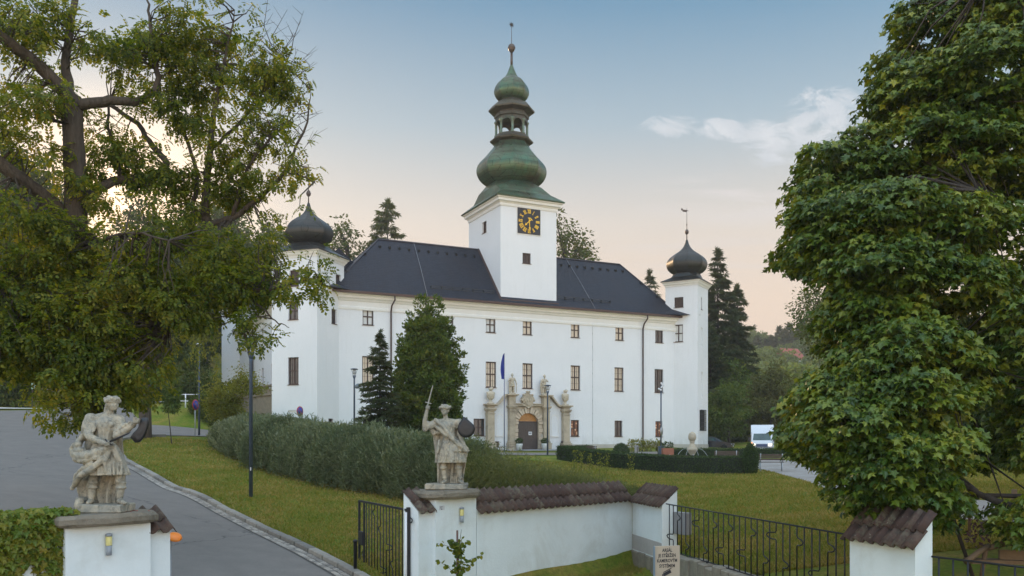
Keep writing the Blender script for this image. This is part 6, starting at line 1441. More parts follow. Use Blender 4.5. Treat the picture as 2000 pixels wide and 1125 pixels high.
# ivy on the left wall
rng = np.random.default_rng(90); n = 5200; rz = math.atan2(WD[1], WD[0]); p0 = wl_pt(-4.2, .18); o = thing('ivy', 'thick green and yellow climbing ivy spilling over the wall left of the dagger statue', 'ivy', (p0[0], p0[1], CZ + GB), rz)
zt = -1.30 - GB; s_ = rng.random(n) * 4.38; k = rng.random(n); top_m = k < .35; thick = .16 * np.array([1 + mnoise.noise((a * 1.3, 2, 0)) for a in s_])
zlow = np.where(s_ > 3.9, zt - .95, zt - .55 - .9 * np.abs(np.array([mnoise.noise((a * 1.9, 5, 0)) for a in s_])) * 2)
z = np.where(top_m, zt + .16 * rng.random(n) + .12, zlow + (zt - zlow + .15) * rng.random(n) ** .7); y = np.where(top_m, rng.uniform(-.15, .5, n), -thick * rng.random(n) * (.4 + .6 * np.clip((z - zlow) / .8, 0, 1)))
P = np.stack([s_, y, z], 1); N = np.where(top_m[:, None], np.array([0, -.4, 1.]), np.array([0, -1., .45])) + rng.normal(size=(n, 3)) * .33; A = np.array([0, -.35, -1.]) + rng.normal(size=(n, 3)) * .45
link('foliage', leaves('foliage', P, A, N, .125 * rng.uniform(.6, 1.3, n), T_MAPLE), LM_IVY, o, kind='stuff')
vs = MB()
for k in range(26): x = rng.uniform(.2, 4.3); vs.tube([(x, -.01, .0), (x + rng.normal() * .1, -.02, 1.1), (x + rng.normal() * .2, -.03, zt)], .006, 3, False)
link('vines', vs, M_BARKD, o, kind='stuff')
# sapling tied to a stake in front of the sword-statue pillar
q = W(893, 1036, 19.0); o = thing('sapling', 'small leafy sapling tied to a reddish stake in front of the sword statue pillar', 'sapling', (q.x, q.y, CZ + GB)); h_ = q.z - o.location.z
link('stake', MB().tube([(0, .02, -.2), (0, .02, h_)], .022, 8), mat('stake_wood', (.085, .042, .032), (.12, .065, .05), 5, .8), o)
tk = MB(); tips = []; rng = np.random.default_rng(12); tk.tube([(.03, 0, -.2), (.03, 0, h_ * .75), (.09, 0, h_ + .02)], [.014, .010, .004], 5, False)
for k in range(15):
    z0 = h_ * rng.uniform(.35, .85); a = rng.uniform(0, 6.28); L = rng.uniform(.25, .55); tip = np.array([.03 + math.cos(a) * L, math.sin(a) * L * .6, z0 + rng.uniform(.15, .4)]); tk.tube([(.03, 0, z0), tuple(tip * .5 + np.array([.015, 0, z0 * .5 + .02])), tuple(tip)], [.006, .005, .003], 3, False)
    for j in range(13): u_ = rng.uniform(.2, 1.05); tips.append(np.array([.03, 0, z0]) * (1 - u_) + tip * u_ + rng.normal(size=3) * .025)
tips = np.array(tips); nn_ = len(tips); T_ROUND = (np.array([[0, 0, 0], [.36, .22, .03], [.40, .62, .02], [0, 1, -.04], [-.40, .62, .02], [-.36, .22, .03]]), np.array([[0, 1, 2, 3], [0, 3, 4, 5]]))
link('foliage', leaves('foliage', tips, rng.normal(size=(nn_, 3)) + np.array([0, -.3, -.5]), np.array([0, -.8, .6]) + rng.normal(size=(nn_, 3)) * .5, .095 * rng.uniform(.7, 1.3, nn_), T_ROUND), LM_ASH, o, kind='stuff'); link('trunk', tk, M_BARK, o)
# grass blades on the visible lawns
rng = np.random.default_rng(70); n = 300000; u_ = rng.random(n); Y_ = 19.5 + 42 * u_ ** 1.6; X = rng.uniform(-.62, .60, n) * Y_
keep = court_d(X, Y_) < -.15
Pk2 = np.array(roadL[::-1] + roadR)
def inpoly(P, x, y):
    ins = np.zeros(len(x), bool)
    for i in range(len(P)):
        ax, ay = P[i]; bx, by = P[(i + 1) % len(P)]; c_ = ((ay > y) != (by > y)) & (x < (bx - ax) * (y - ay) / (by - ay + 1e-12) + ax); ins ^= c_
    return ins
kerb_off = offs(KERB, -.16); road_poly = np.array([tuple(p) for p in roadL] + [tuple(p) for p in (list(map(tuple, kerb_off[:11])) + roadR[11:])[::-1]])
keep &= ~inpoly(road_poly, X, Y_); path_poly = np.array([(4, 66), (12, 62.5), (15.8, 59.5), (15.6, 52), (14.6, 44), (13.2, 37.5), (12.6, 31.5), (12.0, 27), (12.2, 24), (14.5, 20), (22, 24), (16.2, 27), (15.3, 29.5), (16.2, 33), (17.5, 37.5), (19.5, 44), (21.2, 52), (21.5, 64), (14, 68.5), (4, 71)])
keep &= ~inpoly(path_poly, X, Y_) & ~((Y_ > 53) & (X < -2)) & (X > -23)
X, Y_ = X[keep], Y_[keep]; n = len(X); hh = rng.uniform(.03, .075, n) * (1 + Y_ / 60); a = rng.random(n) * 6.28; w_ = .012 + Y_ * .00035
Z = ground(X, Y_); lean = rng.normal(size=(n, 2)) * hh[:, None] * .6
V = np.stack([np.stack([X - np.cos(a) * w_, Y_ - np.sin(a) * w_, Z], 1), np.stack([X + np.cos(a) * w_, Y_ + np.sin(a) * w_, Z], 1), np.stack([X + lean[:, 0], Y_ + lean[:, 1], Z + hh], 1)], 1).reshape(-1, 3)
link('grass', np_mesh('grass', V, np.arange(3 * n).reshape(-1, 3)), LM_GRASS, None, kind='stuff', label='short mown lawn grass with browned patches', cat='grass')
# tuft of grass at the foot of the wall by the sign
n = 2600; s_ = rng.uniform(12.5, 17, n); q_ = -np.abs(rng.normal(size=n)) * .45; P = np.array([wl_pt(a, b) for a, b in zip(s_, q_)]); P3 = np.column_stack([P, np.full(n, CZ - 3.56)])
link('verge_grass', leaves('verge_grass', P3, rng.normal(size=(n, 3)) * .4 + np.array([0, 0, 1.]), rng.normal(size=(n, 3)), .14 * rng.uniform(.5, 1.2, n), T_TUFT), LM_GRASS, None, kind='stuff', label='rough grass at the foot of the tiled wall near the sign', cat='grass')
# ------------------------------------------------------------------ statues (remeshed, continuous figures)
m = bpy.data.materials.new('statue_stone'); m.use_nodes = True; t = NT(m); b = m.node_tree.nodes['Principled BSDF']
v = t.coord('Object')
col = t.ramp(t.noise(v, 2.2, 6, .7), [(.35, (.47, .41, .30)), (.65, (.36, .335, .27))])
col = t.mix(t.ramp(t.noise(v, 3.4, 7, .8, .5), [(.43, 0.0), (.60, .8)]), col, (.22, .225, .20))
col = t.mix(t.ramp(t.noise(v, 5.5, 7, .8, 1.0), [(.52, 0.0), (.68, .85)]), col, (.06, .06, .052))
gm_ = t.new('ShaderNodeNewGeometry'); sp_ = t.new('ShaderNodeSeparateXYZ'); t.l.new(gm_.outputs['Normal'], sp_.inputs[0])
upm = t.math('MULTIPLY', t.ramp(sp_.outputs[2], [(.55, 0.0), (.9, .65)]), t.ramp(t.noise(v, 6, 5, .8), [(.4, .3), (.6, 1.0)]))
col = t.mix(upm, col, (.10, .10, .085))                       # lichen and soot on the ledges
t.l.new(col, b.inputs['Base Color']); b.inputs['Roughness'].default_value = .9; b.inputs['Specular IOR Level'].default_value = .2
bp = t.new('ShaderNodeBump'); bp.inputs['Strength'].default_value = .7; bp.inputs['Distance'].default_value = .008
t.l.new(t.noise(v, 60, 5, .8), bp.inputs['Height']); t.l.new(bp.outputs[0], b.inputs['Normal']); M_STAT = m
M_STATP = mat('portal_statue_stone', (.46, .40, .29), (.54, .47, .36), 3, .85, .5, 30, c3=(.30, .26, .19), s3=2.5)
M_BLK = mat('shield_black', (.010, .010, .012), (.018, .018, .02), 5, .45, .2, 20)
M_STEEL = mat('sword_grey', (.28, .28, .25), (.38, .37, .33), 6, .5, metal=.3)

class Sculpt(MB):
    def cap(s, *pr):
        """chain of (x,y,z,r): rounded, tapered limb"""
        for i, (x, y, z, r) in enumerate(pr):
            s.ell((x, y, z), (r, r, r), 14, 9)
            if i: a = pr[i - 1]; s.tube([a[:3], (x, y, z)], [a[3], r], 14)
        return s
    def sheet(s, rows, th=.05, k=5.0, amp=.035, n=28, ph=0.0, phz=3.0):
        """cloth: rows of (z, xl, xr, yl, yr); vertical folds; closed with thickness"""
        m_ = len(rows); F_, B_ = [], []
        for j, (z, xl, xr, yl, yr) in enumerate(rows):
            a_ = amp * (.3 + .9 * j / (m_ - 1))
            for i in range(n):
                u_ = i / (n - 1); f_ = math.sin(u_ * k * 2 * math.pi + ph + j * phz / m_) + .35 * math.sin(u_ * k * 4.3 * math.pi + ph * 2); yy_ = yl + (yr - yl) * u_ + f_ * a_
                x = xl + (xr - xl) * u_ + .3 * a_ * math.cos(u_ * k * 6.28); F_.append((x, yy_ - th / 2, z + .012 * math.sin(u_ * 17))); B_.append((x, yy_ + th / 2, z))
        vs = F_ + B_; N = len(F_); fs = []
        for j in range(m_ - 1):
            for i in range(n - 1): a = j * n + i; fs += [(a, a + 1, a + 1 + n, a + n), (N + a + n, N + a + n + 1, N + a + 1, N + a)]
            a = j * n; fs.append((a, a + n, N + a + n, N + a)); a = j * n + n - 1; fs.append((a + n, a, N + a, N + a + n))
        for i in range(n - 1): fs.append((i + 1, i, N + i, N + i + 1)); a = (m_ - 1) * n + i; fs.append((a, a + 1, N + a + 1, N + a))
        return s.add(vs, fs)
    def skirt(s, rows, k=13, amp=.02, n=64, ph=0):
        """rows: (z, cx, cy, rx, ry) solid, with folds growing to the hem"""
        vs = []; m_ = len(rows)
        for j, (z, cx, cy, rx, ry) in enumerate(rows):
            a_ = amp * j / (m_ - 1)
            for i in range(n): th = 2 * math.pi * i / n; f_ = 1 + a_ / rx * (math.sin(k * th + ph + .6 * math.sin(3 * th)) + .5 * math.sin(2.3 * k * th)) * 1.2; vs.append((cx + rx * f_ * math.cos(th), cy + ry * f_ * math.sin(th), z))
        fs = [tuple(range(n - 1, -1, -1)), tuple(range((m_ - 1) * n, m_ * n))]
        for j in range(m_ - 1):
            for i in range(n): a = j * n + i; c = j * n + (i + 1) % n; fs.append((a, c, c + n, a + n))
        return s.add(vs, fs)
    def head(s, c, yaw, r=.108, curls=14, hat=1.0, seed=1):
        rg = random.Random(seed); M = Matrix.Translation(c) @ Matrix.Rotation(yaw, 4, 'Z')       # faces -y
        def e(p, q): s.ell((0, 0, 0), q, 12, 8, M @ Matrix.Translation(p))
        e((0, 0, .01), (r * .80, r * .95, r * 1.08)); e((0, -.035, -.05), (r * .62, r * .66, r * .62)); e((0, -.085, -.085), (.026, .022, .022))
        e((0, -r * .98, -.015), (.014, .022, .026)); e((0, -r * .90, .012), (.010, .015, .03))      # nose
        e((0, -r * .84, .035), (.058, .022, .013))                                                   # brow
        for sx_ in (-1, 1): e((sx_ * .033, -r * .78, .012), (.018, .014, .011)); e((sx_ * .045, -r * .70, -.03), (.024, .022, .024)); e((sx_ * r * .80, 0, -.005), (.014, .026, .034))
        e((0, -r * .86, -.052), (.026, .014, .007)); e((0, -r * .84, -.066), (.022, .014, .008))
        for k in range(curls):
            a = 2 * math.pi * k / curls; rr_ = r * hat; e((math.cos(a) * rr_, math.sin(a) * rr_ * 1.0 + .01, .055 + rg.uniform(-.01, .03)), (.036, .036, .038))
        for k in range(curls // 2):
            a = 2 * math.pi * k / (curls // 2); e((math.cos(a) * r * .5, math.sin(a) * r * .5, .105 + rg.uniform(-.01, .015)), (.045, .045, .035))
        return s
    def fist(s, c, ax=(0, 0, 1), out=(0, -1, 0), r=.048):
        """closed hand round an axis: palm, four curled fingers, thumb across them"""
        c = Vector(c); ax = Vector(ax).normalized(); out = Vector(out).normalized(); sd = ax.cross(out).normalized(); s.ell(tuple(c - out * .005), (r, r, r * .95), 10, 7)
        for k in range(4):
            q = c + ax * (-.036 + .024 * k); L = (.042, .047, .046, .040)[k]; P = [q + sd * .045, q + sd * .040 + out * L, q - sd * .010 + out * (L + .012), q - sd * .036 + out * .028]
            for i in range(len(P)): s.ell(tuple(P[i]), (.0125, .0125, .0125), 8, 6)
            s.tube([tuple(p) for p in P], .0125, 8)
        P = [c - sd * .035 - ax * .0, c - sd * .045 + out * .03 + ax * .028, c - sd * .012 + out * .058 + ax * .045]
        for p in P: s.ell(tuple(p), (.014, .014, .014), 8, 6)
        s.tube([tuple(p) for p in P], .014, 8); return s
def carve(name, sc, m_, parent, vox=.012, smooth=2, amp=.006, freq=7.0, loc=None, rot=None, streak=.6):
    me = sc.mesh(name); o = bpy.data.objects.new('tmp', me); COL.objects.link(o)
    r_ = o.modifiers.new('r', 'REMESH'); r_.mode = 'VOXEL'; r_.voxel_size = vox; r_.use_smooth_shade = True
    if smooth: q = o.modifiers.new('s', 'SMOOTH'); q.factor = .5; q.iterations = smooth
    dg = bpy.context.evaluated_depsgraph_get(); out = bpy.data.meshes.new_from_object(o.evaluated_get(dg)); bpy.data.objects.remove(o)
    n = len(out.vertices); co = np.empty(n * 3, np.float32); no = np.empty(n * 3, np.float32); out.vertices.foreach_get('co', co); out.vertices.foreach_get('normal', no); co = co.reshape(-1, 3); no = no.reshape(-1, 3)
    d_ = np.array([mnoise.noise(Vector((p[0] * freq, p[1] * freq, p[2] * freq * streak))) + .5 * mnoise.noise(Vector((p[0] * freq * 2.6, p[1] * freq * 2.6, p[2] * freq * 2.2))) for p in co]) * amp
    if streak < 1 and vox < .02:      # cut folds into the cloth
        r_ = np.array([abs(mnoise.noise(Vector((p[0] * 11 + 3, p[1] * 11, p[2] * 2.6)))) for p in co]); w_ = np.clip((1.42 - co[:, 2]) * 6, 0, 1) * np.clip((co[:, 2] - .42) * 4, .25, 1)
        d_ += (.16 - np.minimum(r_, .32)) * .055 * w_
    out.vertices.foreach_set('co', (co + no * d_[:, None]).ravel()); out.polygons.foreach_set('use_smooth', [True] * len(out.polygons)); out.update()
    return link(name, out, m_, parent, loc, rot)

# statue with the raised sword (right pillar)
base = W(872, 945, 20.75)
s1 = thing('statue', 'weathered stone warrior raising a sword, on the pillar by the open gate', 'statue', (base.x, base.y, CZ - 1.25 + .19), 0)
s1z = base.z - s1.location.z
S = Sculpt()
S.cap((-.05, .0, .88, .10), (-.07, -.04, .44, .068), (-.065, -.0, .33, .075), (-.03, .02, .10, .047)); S.cap((-.03, .02, .06, .05), (-.06, -.10, .04, .042), (-.085, -.18, .03, .03))
S.cap((.16, .0, .88, .10), (.28, .02, .43, .068), (.29, .05, .32, .074), (.31, .07, .10, .047)); S.cap((.31, .07, .06, .05), (.36, -.02, .04, .042), (.40, -.09, .03, .03))
for (x, y) in ((-.068, -.03), (.282, .03)): S.lathe([(.075, .34), (.092, .37), (.085, .41), (.07, .42)], 14, (x, y)); S.lathe([(.06, .12), (.068, .14), (.06, .16)], 12, (x + .03 * (1 if x < 0 else .8), y + .045))
S.skirt([(1.10, .08, 0, .165, .12), (1.0, .09, 0, .20, .145), (.85, .10, -.01, .27, .18), (.70, .11, -.02, .32, .20), (.58, .11, -.02, .35, .215), (.50, .10, -.02, .355, .22)], 12, .024)
S.skirt([(1.06, .10, 0, .18, .13), (.98, .13, -.01, .235, .17), (.86, .17, -.02, .30, .19), (.76, .20, -.02, .335, .20)], 9, .018, ph=1.2)
S.cap((.08, 0, 1.02, .15), (.05, 0, 1.18, .155), (.03, 0, 1.33, .175)); S.ell((.02, -.02, 1.34), (.215, .145, .16)); S.cap((-.20, 0, 1.44, .085), (.02, .01, 1.47, .09), (.26, 0, 1.43, .085))
for sx_ in (-.07, .10): S.ell((sx_, -.10, 1.36), (.085, .055, .075))
S.lathe([(.17, 1.03), (.19, 1.06), (.17, 1.09)], 24, (.085, 0), sy=.8)
S.cap((.0, .01, 1.50, .062), (-.03, -.01, 1.64, .052)); S.head((-.035, -.02, 1.73), R(-8), .112, 13, 1.08, 2)
S.cap((-.22, 0, 1.45, .085), (-.36, -.03, 1.40, .075), (-.50, -.06, 1.36, .062), (-.50, -.09, 1.48, .058), (-.455, -.11, 1.70, .042)); S.fist((-.425, -.12, 1.80), (.25, 0, 1), (-.3, -1, 0)); S.cap((-.455, -.11, 1.70, .042), (-.435, -.12, 1.77, .043))
S.cap((-.24, .0, 1.44, .095), (-.40, -.03, 1.36, .09), (-.50, -.05, 1.29, .06)); S.cap((-.38, .02, 1.33, .07), (-.30, .04, 1.20, .06), (-.15, .0, 1.22, .05)); S.cap((-.46, -.05, 1.42, .075), (-.485, -.05, 1.30, .06))
S.cap((.27, 0, 1.43, .09), (.33, .04, 1.26, .072), (.30, .0, 1.16, .06), (.40, -.10, 1.26, .045)); S.cap((.28, 0, 1.44, .10), (.33, .03, 1.31, .095)); S.fist((.42, -.10, 1.28), (0, .3, 1), (0, 1, 0))
# mantle: broad folds over the chest, down the back and round the right hip
S.cap((-.24, -.08, 1.50, .05), (-.10, -.16, 1.38, .05), (.06, -.19, 1.20, .048), (.20, -.20, 1.02, .055), (.36, -.15, .86, .06), (.46, -.03, .76, .055)); S.cap((-.20, -.12, 1.44, .03), (-.02, -.19, 1.26, .03), (.14, -.21, 1.06, .03), (.30, -.21, .90, .035), (.42, -.13, .80, .04))
S.cap((.30, -.04, 1.22, .05), (.34, -.08, 1.05, .05), (.42, -.06, .88, .055), (.45, 0, .66, .05), (.42, .02, .52, .05)); S.cap((.38, -.02, .92, .045), (.47, -.02, .82, .06), (.46, .03, .70, .05))
S.cap((-.28, .0, 1.40, .05), (-.14, -.14, 1.27, .045), (.02, -.18, 1.13, .04)); S.cap((-.16, -.13, 1.02, .035), (-.19, -.16, .82, .035), (-.22, -.14, .62, .035))
S.sheet([(1.46, -.26, .30, .10, .10), (1.25, -.33, .34, .13, .12), (1.0, -.33, .40, .16, .13), (.75, -.29, .46, .17, .13), (.5, -.25, .46, .18, .14), (.25, -.24, .42, .18, .16), (.0, -.25, .40, .19, .17)], .06, 4.5, .030)
for x_, z_ in ((-.02, .58), (.08, .54), (.18, .57), (.27, .55)): S.cap((x_, -.215, .80, .014), (x_ + .01, -.235, z_, .02))
carve('figure', S, M_STAT, s1, .0105, 1, .008, 10, (0, 0, s1z))
w_ = MB(); A0, A1 = Vector((-.415, -.13, 1.90)), Vector((-.30, -.16, 2.33)); dr_ = (A1 - A0).normalized(); nn2 = Vector((dr_.z, 0, -dr_.x)) * .017
w_.add([A0 + nn2, A0 - nn2, A0 + Vector((0, -.008, 0)), A0 + Vector((0, .008, 0)), A1 - dr_ * .05 + nn2 * .6, A1 - dr_ * .05 - nn2 * .6, A1 - dr_ * .05 + Vector((0, -.005, 0)), A1 - dr_ * .05 + Vector((0, .005, 0)), A1], [(0, 2, 6, 4), (2, 1, 5, 6), (1, 3, 7, 5), (3, 0, 4, 7), (4, 6, 8), (6, 5, 8), (5, 7, 8), (7, 4, 8), (0, 3, 1, 2)])
w_.tube([A0 + nn2 * 4.5, A0 - nn2 * 4.5], .013, 8); w_.tube([A0 - dr_ * .17, A0], .012, 8); w_.ell(tuple(A0 - dr_ * .18), (.022, .022, .022)); link('sword', w_, M_STEEL, s1, (0, 0, s1z))
def shield(name, outline, c, depth, par, zo, M=None):
    mb = MB(); rings = []; n = len(outline); cx, cz_ = c
    for k, yy_ in ((1.0, .012), (1.0, -.012), (.86, -.03 - depth * .35), (.6, -depth * .8), (.25, -depth)): rings.append([(cx + (x - cx) * k, yy_, cz_ + (z - cz_) * k) for x, z in outline])
    loft(mb, rings, True); o = link(name, mb, M_BLK, par); o.matrix_local = Matrix.Translation((0, 0, zo)) @ (M or Matrix.Identity(4)); return o
tear = []
for i in range(40):
    a = 2 * math.pi * i / 40; x, z = .205 * math.cos(a), .215 * math.sin(a)
    if z > .02: k_ = (z - .02) / .195; x = x * (1 - .0 * k_) * (1 - .45 * k_ ** 2) - .05 * k_ ** 2; z = z + .06 * k_ ** 4
    tear.append((.475 + x, 1.30 + z))
shield('shield', tear, (.475, 1.30), .05, s1, s1z, Matrix.Translation((0, -.16, 0)))
pb = MB().bevbox(-.49, .49, -.27, .33, .005, s1z + .012, .02); 
def rough_block(mb_, name, m_, par, amp=.02):
    me = mb_.mesh(name); bm = bmesh.new(); bm.from_mesh(me); bmesh.ops.subdivide_edges(bm, edges=bm.edges, cuts=5, use_grid_fill=True)
    for v_ in bm.verts: d__ = mnoise.noise(v_.co * 4.0) * amp; v_.co += v_.co.normalized() * d__
    bm.to_mesh(me); bm.free(); return link(name, me, m_, par)
rough_block(pb, 'plinth', M_STAT, s1)

# statue with the dagger (left pillar)
base = W(206, 985, 14.75)
s2 = thing('statue', 'weathered stone warrior in swirling cloak with black dagger, on the pillar by the ivy', 'statue', (base.x, base.y, CZ - 1.33 + .19), 0)
s2z = base.z - s2.location.z
S = Sculpt()
S.cap((-.12, .05, .86, .10), (-.20, .0, .50, .07), (-.215, .02, .36, .078), (-.25, .03, .10, .05)); S.cap((-.25, .03, .06, .05), (-.24, -.08, .04, .044), (-.22, -.15, .03, .03))
S.cap((.10, .0, .86, .11), (.27, -.05, .47, .078), (.265, -.02, .34, .082), (.245, -.01, .11, .052)); S.cap((.245, -.01, .06, .055), (.33, -.08, .04, .046), (.40, -.12, .03, .03))
for (x, y) in ((-.212, .02), (.265, -.02)):
    for z in (.36, .28): S.lathe([(.078, z - .02), (.094, z), (.082, z + .02)], 14, (x, y))
S.cap((.27, -.06, .47, .085), (.26, -.08, .40, .06))
S.skirt([(1.08, -.02, 0, .16, .13), (1.0, -.01, 0, .19, .15), (.85, .01, -.01, .26, .19), (.70, .03, -.02, .31, .21), (.58, .05, -.02, .335, .22), (.49, .06, -.02, .35, .225)], 14, .026)
S.cap((-.02, 0, 1.0, .15), (-.0, 0, 1.15, .155), (.02, 0, 1.30, .18)); S.ell((.02, -.03, 1.31), (.20, .15, .17)); S.cap((-.19, -.03, 1.42, .085), (.03, .02, 1.45, .10), (.23, .03, 1.41, .085))
for sx_ in (-.05, .12): S.ell((sx_, -.12, 1.34), (.08, .05, .07))
for z in (1.04, 1.00): S.lathe([(.17, z - .02), (.185, z), (.17, z + .02)], 24, (-.01, 0), sy=.85)
S.cap((.05, .01, 1.48, .068), (.10, -.01, 1.60, .056)); S.head((.125, -.02, 1.68), R(52), .115, 12, .92, 5); S.cap((.02, .06, 1.68, .05), (-.02, .09, 1.58, .045), (-.03, .09, 1.48, .05)); S.lathe([(.122, 1.70), (.128, 1.72), (.122, 1.745)], 20, (.115, -.01))
S.cap((-.20, -.05, 1.41, .095), (-.21, -.15, 1.25, .08), (-.17, -.22, 1.13, .066), (-.02, -.28, 1.07, .056), (.10, -.29, 1.03, .042)); S.fist((.165, -.29, 1.02), (1, -.1, .35), (.2, -1, 0), .05); S.cap((-.21, -.06, 1.42, .11), (-.23, -.12, 1.28, .105), (-.26, -.10, 1.17, .07))
for k in range(5): S.cap((-.30 + .05 * k, -.16 - .01 * k, 1.22 - .02 * (k % 2), .022), (-.28 + .045 * k, -.15, 1.36, .028))
S.cap((.22, .02, 1.41, .095), (.28, -.04, 1.27, .08), (.23, -.08, 1.15, .066), (.40, -.12, 1.24, .055), (.535, -.14, 1.35, .042)); S.fist((.575, -.15, 1.40), (.3, .1, 1), (.3, -1, 0), .05); S.cap((.535, -.14, 1.35, .042), (.565, -.15, 1.38, .042))
for k in range(6): S.cap((.20 + .055 * k, -.10 - .01 * k, 1.19 + .035 * k, .034), (.24 + .05 * k, -.04, 1.34 - .005 * k, .04))   # gathered sleeve
# cloak: bundle round the waist, swirl at the left, drape across the thighs
S.cap((.20, -.22, 1.00, .055), (.06, -.25, .90, .075), (-.14, -.22, .83, .085), (-.34, -.13, .80, .085), (-.50, -.02, .84, .08), (-.56, .05, .93, .065), (-.48, .10, 1.06, .06), (-.36, .12, 1.20, .06), (-.28, .10, 1.36, .06))
S.cap((.18, -.22, .93, .04), (-.02, -.26, .80, .05), (-.25, -.20, .73, .055), (-.46, -.08, .76, .05)); S.cap((.14, -.24, .86, .035), (.02, -.27, .70, .045), (-.14, -.26, .58, .055), (-.34, -.16, .48, .055), (-.46, -.06, .38, .05), (-.56, .02, .27, .04))
S.cap((.16, -.22, .92, .05), (.10, -.25, .74, .045), (.12, -.25, .56, .03)); S.cap((.22, -.18, .96, .04), (.28, -.18, .80, .045), (.33, -.14, .62, .035)); S.cap((-.10, -.25, .70, .03), (-.30, -.19, .60, .035), (-.46, -.06, .50, .035), (-.50, 0, .42, .04))
S.cap((-.40, -.08, 1.0, .06), (-.52, .0, .98, .06), (-.58, .06, .86, .05)); S.cap((-.30, -.14, .90, .06), (-.44, -.07, .90, .06))
S.sheet([(1.42, -.24, .22, .11, .11), (1.2, -.36, .22, .15, .13), (1.0, -.44, .22, .17, .14), (.75, -.46, .22, .18, .15), (.5, -.50, .20, .18, .16), (.28, -.58, .14, .16, .18), (.12, -.52, .10, .14, .19), (.0, -.42, .08, .14, .19)], .06, 4.2, .034, ph=.6)
for i in range(9): x_ = -.10 + .055 * i; S.cap((x_, -.21 + .01 * abs(i - 4), .72, .014), (x_ + .012, -.245 + .012 * abs(i - 4), .51, .02))
carve('figure', S, M_STAT, s2, .009, 1, .008, 10, (0, 0, s2z))
dg_ = MB(); a0 = Vector((.18, -.33, 1.03)); a1 = Vector((.53, -.26, 1.20)); dg_.tube([a0, a0 + (a1 - a0) * .9, a1], [.018, .014, .003], 8); dg_.tube([a0 + Vector((-.03, -.01, .06)), a0 + Vector((.03, .0, -.01)), a0 + Vector((.09, 0, -.04))], [.012, .016, .010], 8); dg_.tube([a0 + Vector((-.06, 0, -.03)), a0], .016, 8); link('dagger', dg_, M_BLK, s2, (0, 0, s2z))
ol = [(.64, 1.44), (.69, 1.455), (.745, 1.45), (.765, 1.37), (.735, 1.24), (.68, 1.12), (.61, 1.04), (.535, 1.03), (.455, 1.12), (.50, 1.19), (.57, 1.26), (.62, 1.35)]
ol = [tuple(.5 * (np.array(ol[i]) + np.array(ol[(i + 1) % len(ol)]))) if k else ol[i] for i in range(len(ol)) for k in (0, 1)]
shield('shield', ol, (.655, 1.22), .05, s2, s2z, Matrix.Translation((0, -.08, 0)))
rough_block(MB().bevbox(-.37, .37, -.26, .30, .005, s2z + .012, .02), 'plinth', M_STAT, s2)
link('plinth_lump', MB().tube([(-.44, -.02, .0), (-.42, -.02, .25)], [.10, .06], 10), M_STAT, s2)

# figures and busts on the portal
def small_figure(px, zb, lab, pose, yaw):
    x, _ = fp(px, HY, -.4); o = thing('portal_statue', lab, 'statue', c2w(x, -.44, zb), CR + yaw); S = Sculpt()
    S.bevbox(-.30, .30, -.22, .22, 0, .10, .02); S.cap((-.10, 0, .95, .11), (-.12, -.02, .52, .08), (-.14, 0, .15, .06), (-.15, -.1, .12, .05)); S.cap((.12, 0, .95, .11), (.16, -.03, .52, .08), (.18, 0, .15, .06), (.20, -.1, .12, .05))
    S.skirt([(1.15, 0, 0, .17, .13), (1.0, 0, 0, .22, .16), (.72, .02, 0, .28, .19)], 9, .03); S.cap((0, 0, 1.1, .16), (0, 0, 1.35, .20)); S.cap((-.22, 0, 1.48, .09), (.22, 0, 1.48, .09)); S.cap((0, 0, 1.5, .07), (0, 0, 1.66, .06)); S.head((0, -.02, 1.76), 0, .115, 10, 1.0, 3); S.lathe([(.12, 1.80), (.13, 1.86), (.08, 1.95), (.02, 2.02)], 12)
    if pose == 0: S.cap((-.24, 0, 1.46, .08), (-.40, -.02, 1.22, .065), (-.22, -.14, 1.10, .05)); S.cap((.24, 0, 1.46, .08), (.38, -.04, 1.20, .065), (.40, -.12, .98, .05)); S.cap((.40, -.1, .98, .05), (.42, -.08, .15, .03))
    else: S.cap((-.24, 0, 1.46, .08), (-.36, .0, 1.2, .065), (-.34, -.15, 1.02, .05)); S.cap((.24, 0, 1.46, .08), (.30, -.16, 1.30, .065), (.10, -.22, 1.40, .05)); S.cap((-.3, .08, 1.4, .08), (-.38, .1, .9, .09), (-.32, .1, .3, .07))
    S.sheet([(1.45, -.24, .24, .1, .1), (.8, -.30, .30, .13, .13), (.1, -.26, .28, .14, .14)], .06, 3, .03); carve('figure', S, M_STATP, o, .028, 1, .01, 9); return o
small_figure(1000, 4.36 + 1.0, 'pale stone warrior standing upright on the left inner pillar of the portal', 0, 0)
small_figure(1063, 4.36 + 1.0, 'pale stone warrior leaning on a cloak on the right inner pillar of the portal', 1, R(12))
